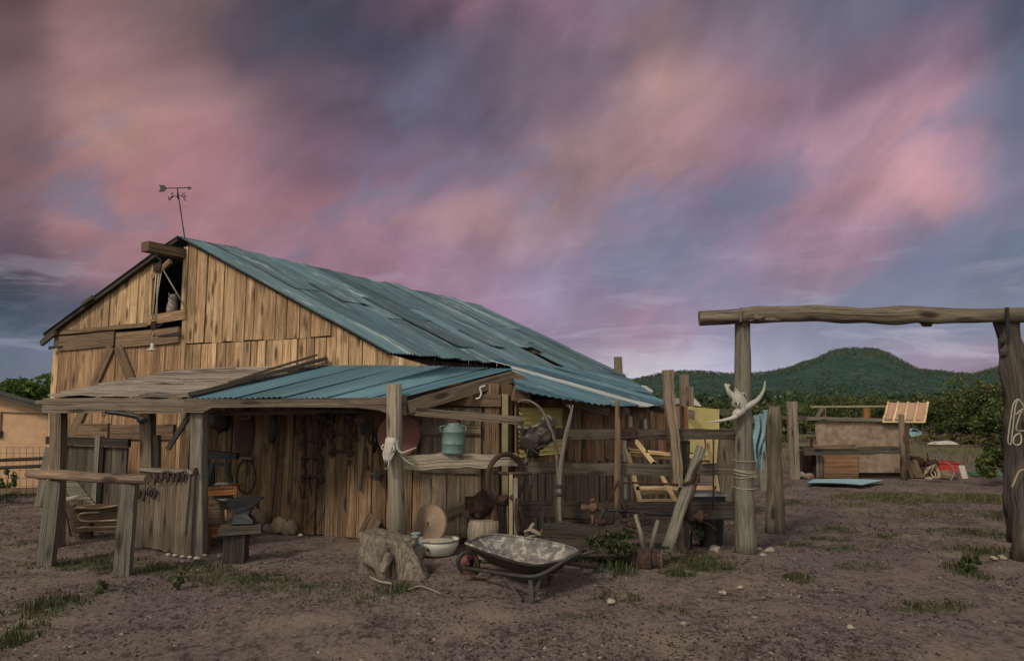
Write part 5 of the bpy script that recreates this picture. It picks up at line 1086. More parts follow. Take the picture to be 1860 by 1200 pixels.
e = MB(); e.tube([at(1318, 697, Yk-.12), at(1323, 712, Yk-.1), at(1329, 727, Yk-.08)], [.02, .022, .012], 7); e.tube([at(1333, 755, Yk-.02), at(1337, 752, Yk-.05), at(1350, 742, Yk-.05)], [.045, .06, .06], 9, rough=.15); part('jaw', e, 'bone', sk)
# ---- rough rail, stump, grindstone, tub, pump
mb = MB(); mb.board(at(727, 838, 8.97), at(940, 834, 9.0), .185, .05, Vector((0, -1, 0)), segs=20, wob=.01, ragged=.035, tint=(.9, .3, 0)); single('rough_rail', mb, 'pale', 'pale rough-edged rail board from the pale post to the iron wheel', 'rail board')
sp0 = gr(706, 1046); stp = thing('tree_stump', 'big bleached tree stump with spreading roots in front of the shed', 'stump', sp0)
def stump():
    mb = MB(); n = 84; prof = [(0, 1.02), (.04, 1.04), (.09, 1.02), (.15, .97), (.21, .93), (.27, .89), (.33, .86), (.38, .83), (.42, .79), (.435, .72)]; c = Vector((sp0.x-.02, sp0.y+.18, -.02)); t = (.45, .35, 0); base = len(mb.v)
    def rad(a, h):
        nn = lambda f, q: mnoise.noise(Vector((math.cos(a)*f+q, math.sin(a)*f, h*1.2+q)))
        low = max(0, 1-h/.42)
        ad = lambda c0: math.atan2(math.sin(a-c0), math.cos(a-c0))
        hol = math.exp(-(ad(4.85)/.20)**2)*.75*min(1, low*1.5)                                # hollow between the roots
        hol += max(0, 1-abs(ad(3.95))/.75)*max(0, (.17-h)/.17)**.7*.75                        # undercut, front left
        hol -= math.exp(-(ad(5.65)/.42)**2)*.42*low**1.3+math.exp(-(ad(3.1)/.3)**2)*.10*max(0, (h-.3)/.12)
        hol += .16*mnoise.noise(Vector((math.cos(a)*3.5, math.sin(a)*3.5, h*9)))+.06*abs(mnoise.noise(Vector((math.cos(a)*10, math.sin(a)*10, h*4))))
        return .365*(1+.25*nn(1.15, 3)*(.5+low)-hol)
    for h, r in prof:
        for j in range(n):
            a = 2*math.pi*j/n; rr = rad(a, h)*r; top = h > .36
            zz = h+(.045*mnoise.noise(Vector((math.cos(a)*1.8, math.sin(a)*1.8, 5))) if top else 0)-(.05*math.cos(a) if top else .02*math.cos(a)*h)
            mb.v.append(c+Vector((math.cos(a)*rr*1.05-(h-.2)*.12, math.sin(a)*rr*.85, zz)))
    for i in range(len(prof)-1):
        for j in range(n): j2 = (j+1) % n; q = base+i*n; mb.quadface((q+j, q+j2, q+n+j2, q+n+j), ((prof[i][0]*1.0+.1*math.sin(j*.15), j*.034), (prof[i][0]+.1*math.sin(j*.15+.15), j*.034+.034), (prof[i+1][0]+.1*math.sin(j*.15+.15), j*.034+.034), (prof[i+1][0]+.1*math.sin(j*.15), j*.034)), t, True)
    part('trunk', mb, 'stumpwood', stp)
    mt = MB(); k = base+(len(prof)-1)*n; ring = [mb.v[k+j] for j in range(n)]; cc = sum(ring, Vector())/n
    for sc_, dz in ((1, 0), (.82, .01), (.6, .014), (.33, .004), (.04, -.02)):
        for j in range(n): mt.v.append(lerp(cc, ring[j], sc_)+Vector((0, 0, dz+.022*mnoise.noise(Vector((ring[j].x*9*sc_, ring[j].y*9*sc_, 1))))))
    for i in range(4):
        for j in range(n): j2 = (j+1) % n; q = i*n; mt.quadface((q+j, q+j2, q+n+j2, q+n+j), ((j*.05, .1*i), (j*.05+.05, .1*i), (j*.05+.05, .1*i+.1), (j*.05, .1*i+.1)), t, True)
    mt.f.append(tuple(4*n+j for j in range(n))); mt.uv.append(((0, 0),)*n); mt.t.append(t); mt.sm.append(True); part('cut_top', mt, 'stumpwood', stp)
    for P, r in ((((.22, -.12, .30), (.34, -.22, .14), (.42, -.28, .0)), (.07, .06, .035)), (((.02, -.22, .26), (.0, -.33, .17), (-.02, -.37, .10)), (.05, .05, .03))):
        e = MB(); e.tube(catmull([c+Vector(q) for q in P], 4), [lerp(r[0], r[2], i/8) for i in range(9)], 9, rough=.25, tint=t); part('root', e, 'stumpwood', stp)
stump()
mb = MB(); mb.tube(catmull([gr(672, 1052)+Vector((0, 0, .03)), gr(690, 1060)+Vector((0, 0, .025)), gr(712, 1063)+Vector((0, 0, .02))], 4), .012, 6); mb.tube(catmull([gr(740, 1074)+Vector((0, 0, .02)), gr(765, 1070)+Vector((0, 0, .035)), gr(800, 1080)+Vector((0, 0, .015))], 4), .009, 5); single('twigs', mb, 'pale', 'thin pale twigs lying on the dirt below the stump', 'twigs')
c = at(778, 951, 9.2); gst = thing('grindstone', 'large round brown grindstone leaning on the wall by the tub', 'grindstone', gr(778, 988)); mb = MB(); ax = Vector((-.42, -.9, .22)).normalized(); mb.lathe(c-ax*.0, -ax, [(0, .03), (.004, .03), (.004, .245), (.012, .255), (.075, .255), (.08, .245), (.08, 0)], 44, tint=(.5, .5, 0)); part('wheel', mb, 'stone', gst)
mb = MB(); mb.box(c+ax*.004, (.035, .01, .05), .4); part('axle_hole', mb, 'socket', gst)
p = gr(790, 1014); tb = thing('enamel_tub', 'shallow white enamel tub with dark rim behind the stump', 'tub', p); c = Vector((p.x, p.y+.27, .0)); mb = MB(); mb.lathe(c, (0, 0, 1), [(.005, .0), (.005, .20), (.02, .22), (.10, .26), (.185, .285), (.185, .275), (.10, .25), (.03, .21), (.025, 0)], 36); part('bowl', mb, 'enamel', tb)
mb = MB(); mb.tube([c+Vector((math.cos(a)*.285, math.sin(a)*.285, .187)) for a in [i*2*math.pi/32 for i in range(32)]], .008, 6, closed=True); part('rim', mb, 'enamelrim', tb)
mb = MB(); mb.blob(c+Vector((-.09, -.262, .10)), (.018, .012, .02), .2, 2); part('rust_spot', mb, 'rust', tb)
mb = MB(); mb.blob(c+Vector((.0, 0, .14)), (.24, .24, .05), .12, 3); single('pale_sand', mb, 'whiterock', 'pale lumpy filling heaped in the enamel tub', 'filling')
p = gr(753, 1016); pm = thing('small_pump', 'small pale blue cast-iron pump beside the tub', 'pump', p); p = p+Vector((0, .05, 0)); mb = MB(); mb.lathe(p, (0, 0, 1), [(0, .07), (.02, .07), (.03, .045), (.14, .043), (.15, .06), (.17, .06), (.18, .04), (.25, .038), (.26, .055), (.275, .055), (.29, .02), (.32, .018)], 14); part('body', mb, 'pumpblue', pm)
mb = MB(); mb.tube([p+Vector((-.05, 0, .30)), p+Vector((.06, 0, .31))], .02, 7); mb.tube(catmull([p+Vector((.03, -.02, .2)), p+Vector((.09, -.04, .19)), p+Vector((.10, -.04, .14))], 3), .018, 6); part('spout', mb, 'pumpblue', pm)
# ================================================================== MACHINERY AND FENCE
def ring(mb, c, ax, rx, r, n=36, m=7, ez=1.):
    ax = Vector(ax).normalized(); x = ax.cross(Vector((0, 0, 1))).normalized(); z = x.cross(ax).normalized()
    mb.tube([c+x*(math.cos(a)*rx)+z*(math.sin(a)*rx*ez) for a in [i*2*math.pi/n for i in range(n)]], r, m, closed=True)
Yb_ = 9.25
lg = thing('chopping_block', 'grey upright log block under the rusty blower', 'log block', gr(878, 990)); p = gr(878, 992); mb = MB(); h = at(878, 945, p.y).z; mb.tube([(p.x, p.y+.1, -.03), (p.x, p.y+.1, h*.5), (p.x+.01, p.y+.1, h)], [.235, .225, .22], 20, rough=.08, tint=(.7, .3, 0)); part('log', mb, 'pale', lg)
bl = thing('rusty_blower', 'dark red rusty forge blower standing on the grey log block', 'blower', Vector((p.x, p.y+.1, h))); c = at(866, 917, p.y+.1)
mb = MB(); mb.lathe(c+Vector((.05, .06, .03)), (.6, -.8, 0), [(0, .10), (.02, .155), (.05, .17), (.10, .17), (.13, .155), (.15, .09), (.16, .05)], 24); mb.tube([c+Vector((0, 0, -.08)), c+Vector((.06, 0, -.17))], [.10, .07], 10); part('casing', mb, 'rust', bl)
mb = MB(); mb.box(c+Vector((-.08, -.06, .02)), (.13, .12, .20), .3); mb.lathe(c+Vector((-.14, -.1, -.09)), (0, -1, 0), [(0, .05), (.08, .05)], 10); part('gearbox', mb, 'rust', bl)
mb = MB(); mb.tube([c+Vector((.12, .02, .03)), c+Vector((.31, .05, .02))], .085, 12); part('outlet', mb, 'darkrust', bl)
mb = MB(); mb.board((p.x+.16, p.y+.05, h), (p.x+.16, p.y+.05, h+.2), .05, .05); mb.tube([at(849, 935, p.y), gr(849, 988)], .014, 6); part('stay', mb, 'darkrust', bl)
fw = thing('flywheel', 'thin upright iron hoop wheel with a crank at the end of the pale rail', 'iron wheel', gr(922, 985)); Yw = 8.85; c = at(918, 869, Yw); mb = MB(); ring(mb, c, (.62, -.78, 0), .285, .033, ez=1.08); part('rim', mb, 'darkrust', fw)
mb = MB(); mb.tube(px([(897,858),(930,860),(964,859)], Yw-.05), .024, 8); part('shaft', mb, 'darkrust', fw); mb = MB(); mb.tube(px([(963,858),(962,907)], Yw-.05), .018, 7); mb.blob(at(964, 880, Yw-.05), (.03, .03, .03), .2, 2); part('crank', mb, 'darkrust', fw)
mb = MB(); mb.blob(at(913, 907, Yw), (.09, .06, .06), .3, 3); part('hub', mb, 'rust', fw)
mb = MB(); c = at(930, 957, 8.75)-Vector((.16, 0, 0)); mb.tube(catmull(px([(927,900),(940,915),(948,940),(949,960),(944,985)], 8.72), 5), .03, 8); part('lower_rim', mb, 'darkrust', fw); mb = MB(); mb.board(gr(914, 992), at(912, 905, 8.95), .11, .1, ragged=.02); part('stand', mb, 'bark', fw)
mb = MB(); a = at(928, 985, 8.8); a.z = 0; mb.board(a, at(928, 858, 8.8), .045, .04); single('yellow_stake', mb, 'trim', 'pale yellow painted stake inside the iron hoop wheel', 'stake')
mb = MB(); a = at(938, 985, 8.7); a.z = 0; mb.board(a, at(936, 868, 8.7), .05, .045); single('thin_stake', mb, 'grey', 'thin grey wooden stake right of the iron hoop wheel', 'stake')
# curved wagon shafts
s1 = thing('bent_shaft', 'tall bent wooden shaft arching over to the left beside the saddle', 'wooden shaft', gr(1012, 975)); mb = MB(); P = catmull([at(940, 731, 8.8), at(948, 727, 8.8), at(962, 728, 8.8), at(980, 740, 8.8), at(992, 760, 8.8), at(1004, 790, 8.8), at(1010, 815, 8.8), at(1013, 850, 8.8), at(1013, 900, 8.8), at(1012, 958, 8.8)], 4); mb.tube(P, [.010+.012*min(1, i/16) for i in range(len(P))], 8, rough=.08); part('pole', mb, 'grey', s1)
s2 = thing('forked_shaft', 'straight wooden shaft with frayed top crossing the bent one', 'wooden shaft', gr(1018, 975)); mb = MB(); P = catmull([at(1039, 742, 8.75), at(1034, 765, 8.75), at(1026, 800, 8.75), at(1019, 840, 8.75), at(1016, 900, 8.75), at(1018, 960, 8.75)], 4); mb.tube(P, [.016+.012*min(1, i/6) for i in range(len(P))], 8, rough=.1); part('pole', mb, 'grey', s2)
mb = MB()
for dx in (-8, -2, 5): mb.tube(px([(1039, 745), (1036+dx, 735)], 8.75), .010, 5)
part('frayed_end', mb, 'grey', s2)
mb = MB(); mb.lathe(at(1016, 878, 8.77), (0, 0, -1), [(0, .045), (.03, .05), (.05, .05), (.05, .045)], 12); mb.lathe(at(1016, 893, 8.77), (0, 0, -1), [(0, .05), (.05, .05)], 12); mb.tube(px([(1008,900),(1003,955)], 8.72), .01, 5); mb.tube(px([(1024,900),(1022,955)], 8.72), .008, 5); part('iron_band', mb, 'darkrust', s2)
# saddle
sd_ = thing('saddle', 'worn black leather saddle slung over the fence rail end', 'saddle', at(970, 800, 8.85)); Ysd = 8.85
mb = MB()
def Sd(a, b):
    x = lerp(945, 1008, a); topy = 772-12*math.sin(a*3.1)*0+ (8*math.sin(a*3.14))+(-12*a); an = (b-.5)*2.6; r = .17+.04*math.sin(a*3.1); c_ = at(x, topy, Ysd+.15)
    return c_+Vector((0, -math.sin(an)*r*1.1, (math.cos(an)-1)*r*1.9))+Vector((.02*mnoise.noise(Vector((a*5, b*5, 1))), .04*mnoise.noise(Vector((a*4, b*4, 3))), .03*mnoise.noise(Vector((a*4, b*6, 7)))))
mb.grid(Sd, 16, 20); part('seat', mb, 'leather', sd_)
mb = MB(); mb.tube(catmull(px([(940,775),(952,777),(965,776),(980,771)], Ysd-.02), 4), .022, 7); part('rail_roll', mb, 'grey', sd_)
mb = MB(); c = at(998, 768, Ysd+.05); mb.box(c, (.20, .16, .09), .1, mat=Matrix.Rotation(-.15, 3, 'Y')); part('cantle', mb, 'leather', sd_)
mb = MB(); mb.blob(at(967, 803, Ysd-.05), (.16, .07, .16), .35, 3, 2.2); mb.blob(at(985, 792, Ysd-.04), (.13, .07, .12), .35, 3, 2.2); part('fender', mb, 'leather', sd_)
mb = MB()
for P in ([(958,815),(957,828),(956,840)], [(975,815),(982,812),(992,806)], [(962,812),(968,818),(976,822),(978,826)], [(942,765),(948,772),(950,790)]): mb.tube(catmull(px(P, Ysd-.12), 3), .012, 5)
mb.blob(at(956, 838, Ysd-.12), (.03, .02, .05), .2, 2); part('strap', mb, 'leather', sd_)
mb = MB(); mb.tube(catmull(px([(986,763),(990,756),(998,757),(1002,763)], Ysd), 4), .02, 6); part('horn', mb, 'pumpblue', sd_)
# fence
fe = thing('yard_fence', 'three-rail dark plank fence from the iron wheel to the gate post', 'fence', gr(1150, 985))
for (x0, y0, x1, y1, w, m, Y) in ((1003,787,1336,789,.135,'rail',9.12), (935,850,1336,853,.15,'rail',9.12), (932,925,1336,926,.21,'darkwood',9.14)):
    mb = MB(); mb.board(at(x0, y0, Y), at(x1, y1, Y), w, .045, Vector((0, -1, 0)), segs=24, wob=.015, ragged=.012); part('rail', mb, m, fe)
mb = MB(); mb.board(at(1070, 948, 9.16), at(1000, 949, 9.16), .12, .04); part('rail', mb, 'darkwood', fe)
mb = MB(); a = at(1240, 990, 9.22); a.z = 0; mb.board(a, at(1243, 800, 9.22), .13, .1, ragged=.02); part('post', mb, 'darkwood', fe)
mb = MB(); mb.tube([at(1122, 970, 9.0), at(1121, 880, 9.0), at(1122, 800, 9.0), at(1121, 728, 9.0)], [.045, .045, .04, .028], 8, rough=.12); part('post', mb, 'brace', fe, 'thin tapering pole standing against the rails')
mb = MB(); mb.board(at(1147, 775, 9.05), at(1146, 812, 9.05), .10, .02); part('hinge', mb, 'rust', fe)
mb = MB()
for P in ([(1175,790),(1175,822)], [(1100,797),(1175,792),(1210,790)], [(1218,780),(1216,812)], [(1296,790),(1296,925)]): mb.tube(px(P, 9.0), .012, 5)
part('iron_rod', mb, 'darkrust', fe)
mb = MB(); a = at(1231, 884, 9.0); mb.board(a, at(1213, 672, 9.05), .125, .10, segs=12, wob=.02, ragged=.02, tint=(.8, .2, 0)); single('leaning_post', mb, 'greybrown', 'tall grey fence timber leaning left, rising above the rails', 'post')
lb_ = thing('slanting_beam', 'long grey split beam propped diagonally with rusty iron on it', 'beam', gr(1212, 1000)); mb = MB(); a = gr(1212, 1004); a.z = .0; mb.board(at(1210, 1000, 8.6), at(1275, 812, 8.85), .125, .07, segs=14, wob=.015, ragged=.012, tint=(.9, .3, 0)); part('beam', mb, 'grey', lb_)
mb = MB(); mb.tube(catmull(px([(1275,835),(1262,855),(1258,872),(1240,880)], 8.7), 4), .022, 6); mb.tube(px([(1270,860),(1256,905),(1250,930)], 8.72), .02, 6); mb.box(at(1262, 868, 8.75), (.10, .08, .10), .4); part('iron_bracket', mb, 'rust', lb_)
mb = MB(); mb.tube(px([(1278,780),(1282,812),(1272,822)], 8.9), .01, 5); part('wire', mb, 'darkrust', lb_)
# axle shaft with hubs
ax_ = thing('iron_axle', 'long thin iron axle with an orange hub lying along the bottom rail', 'axle', at(1160, 935, 8.9)); Yx = 8.85
mb = MB(); mb.tube(px([(1075,925),(1130,927),(1190,932),(1262,939)], Yx), .017, 7); part('shaft', mb, 'iron', ax_)
mb = MB(); mb.lathe(at(1055, 921, Yx), (1, .05, -.02), [(0, .02), (.01, .04), (.07, .04), (.08, .028), (.12, .03), (.13, .06), (.19, .065), (.20, .03), (.23, .02)], 16); part('hub', mb, 'orangerust', ax_); mb = MB(); mb.blob(at(1076, 908, Yx), (.035, .03, .03), .4, 2); mb.tube(px([(1076,935),(1077,955)], Yx), .018, 6); part('fitting', mb, 'orangerust', ax_)
mb = MB(); mb.lathe(at(1243, 937, Yx), (1, 0, -.02), [(0, .05), (.05, .07), (.10, .07), (.11, .05), (.17, .055), (.18, .08), (.22, .08), (.23, .04), (.30, .035)], 18); part('hub', mb, 'rust', ax_, 'dark rusty right hub')
pc = thing('cart_frame', 'rusty iron cart frame leaning by the thin pole and bottom rail', 'iron frame', at(1120, 960, 8.9))
for P in ([(1124,872),(1110,900),(1090,940),(1085,950)], [(1122,875),(1130,900),(1136,930)], [(1128,876),(1180,877),(1232,880)], [(1128,935),(1122,955),(1112,962)], [(1140,932),(1145,945),(1152,952)], [(1165,930),(1172,945)]): mb = MB(); mb.tube(catmull(px(P, 8.82), 3), .016, 6); part('bar', mb, 'rust' if P[0][0] > 1120 else 'darkrust', pc)
# broken wheel
bh = thing('wagon_wheel_hub', 'rusty wagon wheel hub with two broken spokes lying on the dirt', 'wheel hub', gr(1175, 1036)); Yh2 = gr(1175, 1034).y+.12
c = at(1147, 1015, Yh2+.08); axd = Vector((1, -.25, 0)).normalized(); mb = MB(); mb.lathe(c, axd, [(0, .12), (.03, .13), (.05, .105), (.08, .13), (.11, .155), (.19, .16), (.22, .14), (.25, .105), (.30, .10), (.33, .125), (.345, .125)], 24, tint=(.7, .5, 0)); part('hub', mb, 'rust', bh)
mb = MB(); mb.lathe(c+axd*.346, axd, [(0, .122), (.006, .12), (.006, .062), (-.03, .06)], 24); part('rim', mb, 'stone', bh); mb = MB(); mb.lathe(c+axd*.345, axd, [(.0, .06), (.002, .0)], 16); part('bore', mb, 'socket', bh)
mb = MB(); ring(mb, c+axd*.09, axd, .145, .012); ring(mb, c+axd*.22, axd, .148, .012); part('iron_band', mb, 'darkrust', bh)
for P in ([(1170,998),(1163,965),(1154,934)], [(1182,998),(1188,970),(1195,944)]): mb = MB(); mb.tube(px(P, Yh2), [.035, .033, .028], 9, rough=.1, flat=.75, tint=(.9, .2, 0)); part('spoke', mb, 'grey', bh)
mb = MB()
for k in range(10):
    a = k*.628; q = c+axd*.15+Vector((0, -math.cos(a)*.158, math.sin(a)*.158)); mb.box(q, (.06, .028, .028))
part('mortise', mb, 'socket', bh)
# wagon timbers
wt = thing('wagon_tongue', 'heavy dark weathered wagon timbers stacked behind the wheelbarrow', 'timber', gr(1050, 1010))
for (x0, y0, x1, y1, w, Y, m) in ((985,962,1095,966,.14,8.55,'darkwood'), (1090,966,1130,955,.08,8.5,'darkwood'), (968,982,1085,990,.10,8.45,'darkwood'), (1078,988,1100,1005,.10,8.4,'darkwood')): mb = MB(); mb.board(at(x0, y0, Y), at(x1, y1, Y), w, .12, Vector((0, -1, 0)), ragged=.03, wob=.02); part('timber', mb, m, wt)
mb = MB(); mb.board(at(990, 975, 8.9), gr(1000, 1000), .10, .1); part('support', mb, 'darkwood', wt); mb = MB(); mb.board(at(1080, 975, 8.9), gr(1080, 998), .10, .1); part('support', mb, 'darkwood', wt); mb = MB(); mb.tube(catmull(px([(1120,958),(1140,960),(1160,968),(1172,985),(1180,1000)], 8.5), 4), .02, 6); part('shaft', mb, 'darkwood', wt)
mb = MB(); mb.tube([at(1038, 1007, 8.1), at(1135, 1009, 8.25)], .022, 8); mb.tube([at(1030, 1022, 7.8), at(1085, 1029, 8.0)], .026, 8); mb.tube([at(1000, 1012, 8.0), at(1040, 1006, 8.0)], .03, 8); single('iron_bars', mb, 'darkrust', 'two dark iron bars lying level right of the wheelbarrow', 'iron bar')
jk = thing('farm_jack', 'black upright iron jack with a hooked wire top and red foot', 'jack', at(985, 985, 8.7)); mb = MB(); mb.board(at(984, 975, 8.7), at(984, 925, 8.7), .055, .05); part('body', mb, 'iron', jk)
mb = MB(); mb.tube(catmull(px([(981,924),(981,908),(985,900),(988,903)], 8.7), 5), .008, 6); part('hook', mb, 'iron', jk); mb = MB(); mb.tube(catmull(px([(996,956),(987,962),(983,970),(985,980)], 8.6), 4), .03, 8); part('foot', mb, 'redpaint', jk)
bn = [([(955,972),(964,958),(970,950)],'bent pale bone at the left of the bone heap'),([(958,975),(975,972),(985,977)],'long flat pale bone at the bottom of the heap'),([(960,960),(972,965),(983,972)],'pale antler piece lying across the bone heap')]
for P, lb in bn: mb = MB(); mb.tube(catmull(px(P, 8.6), 4), .026, 7, rough=.25); single('old_bone', mb, 'horn', lb, 'bone', 'bones beside the jack')
for x, y, lb in ((1052,948,'left pale chunk on the bottom of the rail gap'),(1064,944,'right pale chunk below the bottom rail')): mb = MB(); mb.blob(at(x, y, 9.35), (.06, .05, .035), .35, 3); single('pale_chunk', mb, 'horn', lb, 'stone')
mb = MB(); mb.tube(catmull(px([(1130,945),(1150,942),(1162,941)], 9.4), 3), .03, 7, rough=.2); single('pale_stick', mb, 'horn', 'short pale stick on the dirt seen below the bottom rail', 'stick')
for P, lb in (([(1243,948),(1246,970),(1247,992)],'rusty prong standing in the weeds behind the slanting beam, left one'),([(1252,948),(1260,968),(1270,988)],'rusty prong slanting right behind the slanting beam'),([(1262,945),(1285,950),(1300,962)],'short rusty prong next to the black bin')):
    mb = MB(); mb.tube(catmull(px(P, 8.95), 3), .014, 5); single('iron_prong', mb, 'darkrust', lb, 'prong', 'rusty prongs under the axle')
mb = MB(); mb.board(at(1184, 992, 8.45), at(1216, 995, 8.45), .03, .05); single('dark_bar', mb, 'iron', 'short black bar lying at the foot of the slanting beam', 'bar')
for x, y0, y1, lb in ((1135,800,838,'narrow white strip on the wall between the upper rails'),(1136,866,906,'narrow white strip on the wall between the lower rails')):
    mb = MB(); mb.board(at(x, y0, 10.6), at(x, y1, 10.6), .05, .02); single('white_strip', mb, 'board_white', lb, 'strip', 'white strips on the side wall')
t = thing('harrow_scrap', 'low heap of dark rusty farm scrap behind the wheelbarrow', 'scrap', gr(1030, 990))
for k, P in enumerate(([(1000,955),(1020,948),(1045,952)], [(1088,952),(1092,935),(1098,925)], [(1040,975),(1060,968),(1090,972)], [(1098,958),(1110,966),(1128,962)], [(940,905),(938,940),(944,970)], [(1060,995),(1085,985),(1112,992)])): mb = MB(); mb.tube(catmull(px(P, 8.6), 3), .018+.006*(k % 3), 6, rough=.3); part('bar', mb, 'darkrust', t)
for x, y, r in ((1005,962,.05),(1092,948,.05),(1030,1000,.06),(1112,985,.05),(1150,952,.04)): mb = MB(); mb.blob(at(x, y, 8.62), (r*1.3, r, r), .5, 3, 2.2); part('lump', mb, 'rust', t)
mb = MB(); mb.tube(catmull(px([(952,966),(962,962),(974,968),(984,972)], 8.55), 3), .02, 6, rough=.3); single('old_bone', mb, 'horn', 'thin pale rib bone at the front of the bone heap', 'bone', 'bones beside the jack')
# ---- wheelbarrow
wbp = gr(965, 1085); wb_ = thing('wheelbarrow', 'old wheelbarrow with a paint-splattered steel tray and red-rimmed wheel', 'wheelbarrow', wbp)
Yf, Yr = 7.25, 7.75     # near and far side of the tray
NL, NR = at(846, 987, 7.55), at(968, 1016, 7.0)     # nose corner, near corner
FL_, FR_ = at(893, 972, 8.15), at(1050, 1002, 7.60)
rimp = [at(845, 987, 7.62), at(902, 1007, 7.25), at(966, 1023, 6.95), at(1012, 1019, 7.12), at(1049, 1001, 7.45), at(1000, 985, 7.85), at(940, 975, 8.1), at(893, 971, 8.2), at(862, 979, 7.95)]
rimc = catmull(rimp+[rimp[0]], 5)[:-1]; cen = sum(rimc, Vector())/len(rimc)
botc = [Vector((lerp(cen.x, p.x, .56)+.05, lerp(cen.y, p.y, .50), .17+.05*(cen.x-p.x))) for p in rimc]
mb = MB(); n = len(rimc); t = (.5, .5, .5); off = 0
rings = []
for k in (1, .97, .75, .45, .12, .0):
    rings.append([lerp(botc[i], rimc[i], k**.8 if k else 0)+Vector((0, 0, 0)) for i in range(n)])
for rr in rings: mb.v += rr
for a in range(len(rings)-1):
    for i in range(n): j = (i+1) % n; mb.quadface((a*n+i, a*n+j, (a+1)*n+j, (a+1)*n+i), ((0, 0),)*4, t, True)
k = (len(rings)-1)*n; mb.f.append(tuple(k+i for i in range(n))); mb.uv.append(((0, 0),)*n); mb.t.append(t); mb.sm.append(True)
part('tray_inside', mb, 'splat', wb_)
mo = MB()
for rr, s in zip(rings, (1.0, 1.02, 1.02, 1.02, 1.03, 1.03)): mo.v += [cen+Vector(((q.x-cen.x)*s, (q.y-cen.y)*s, q.z-cen.z-.012)) for q in rr]
for a in range(len(rings)-1):
    for i in range(n): j = (i+1) % n; mo.quadface((a*n+j, a*n+i, (a+1)*n+i, (a+1)*n+j), ((0, 0),)*4, t, True)
mo.f.append(tuple(k+i for i in range(n))[::-1]); mo.uv.append(((0, 0),)*n); mo.t.append(t); mo.sm.append(True); part('tray', mo, 'barrowout', wb_)
mb = MB(); mb.tube([q+Vector((0, 0, .006)) for q in rimc], .013, 7, closed=True); part('rim', mb, 'splat', wb_)
for P in ([at(838, 1030, 7.85), at(880, 1036, 7.4), at(950, 1046, 7.0), at(985, 1042, 6.95), at(1030, 1015, 7.0), at(1055, 1003, 7.05)], [at(852, 1018, 8.2), at(920, 1022, 7.9), at(1000, 1030, 7.55), at(1050, 1010, 7.5), at(1078, 1000, 7.5)]):
    mb = MB(); mb.tube(catmull(P, 4), .020, 8); part('handle', mb, 'barrowout', wb_)
for (x0, y0, Y0_, x1, y1, flat_) in ((963,1047,7.0,965,1093,.04), (984,1045,7.0,966,1088,.03), (996,1046,7.5,1001,1077,.03), (1003,1045,7.5,994,1079,.02), (915,1045,7.2,948,1090,.02)):
    mb = MB(); g_ = gr(x1, y1); mb.board(at(x0, y0, Y0_), (g_.x, g_.y, .0), flat_, .015, Vector((0, -1, 0))); part('leg', mb, 'barrowout', wb_)
mb = MB(); c = at(848, 1022, 8.0); c.z = .13; ring(mb, c, (.35, -.95, 0), .105, .026, ez=1.); part('wheel', mb, 'black', wb_)
mb = MB(); mb.lathe(c+Vector((-.015, .03, 0)), (.35, -.95, 0), [(0, .03), (.01, .085), (.05, .085), (.06, .03), (.08, .03)], 18); part('rim', mb, 'redpaint', wb_, 'worn red wheel rim')
mb = MB(); mb.tube([at(846, 1000, 7.7), at(858, 1030, 7.8)], .016, 6); mb.tube([at(862, 998, 7.8), at(870, 1030, 7.7)], .02, 6); mb.box(at(855, 1038, 7.7), (.16, .08, .05), -.2); part('fork', mb, 'rust', wb_)
# ---- behind the fence: pine frame, bin, gnarled stump post
pf = thing('pine_frame', 'new pale pine stud frame leaning on the lean-to wall behind the fence', 'wooden frame', gr(1220, 925)); Yp = 10.1
for i, (x0, y0, x1, y1, w) in enumerate(((1138,815,1163,910,.07),(1140,817,1290,831,.05),(1142,824,1290,838,.045),(1153,798,1190,845,.065),(1186,838,1229,912,.065),(1155,886,1300,885,.05),(1158,894,1300,893,.05),(1160,909,1228,908,.04),(1287,798,1303,895,.065),(1282,800,1262,850,.06))):
    mb = MB(); mb.board(at(x0, y0, Yp+(.07 if i in (2, 6) else 0)-(.05 if i in (3, 4, 9) else 0)), at(x1, y1, Yp+(.07 if i in (2, 6) else 0)-(.05 if i in (3, 4, 9) else 0)), w, .045); part('stud', mb, 'pine', pf)
bn_ = thing('black_bin', 'black plastic bin half hidden behind the bottom fence rail', 'bin', gr(1290, 965)); c = at(1289, 968, 9.5); mb = MB()
mb.lathe((c.x, c.y, .0), (0, 0, 1), [(0, .16), (.02, .17), (.34, .20), (.36, .215), (.38, .215)], 4); part('body', mb, 'black', bn_); 
mb = MB(); mb.box(at(1281, 906, 9.45), (.44, .3, .13), .05); single('dark_slab', mb, 'black', 'thick dark slab resting on top of the bottom rail', 'slab'); mb = MB(); mb.box(at(1281, 896, 9.4), (.48, .34, .035), .05); single('grey_sheet', mb, 'greyslab', 'flat pale grey panel lying on the dark slab behind the fence', 'panel')
mb = MB(); p = gr(1322, 930); p = Vector((p.x*.95, p.y*.95, 0)); mb.tube([(p.x, p.y, -.05), (p.x-.02, p.y, .4), (p.x+.03, p.y, .8), (p.x, p.y, 1.25), (p.x+.02, p.y, 1.5)], [.17, .14, .17, .13, .10], 14, rough=.35); single('gnarled_post', mb, 'log', 'gnarled knotty cedar trunk standing left of the gate post', 'post')
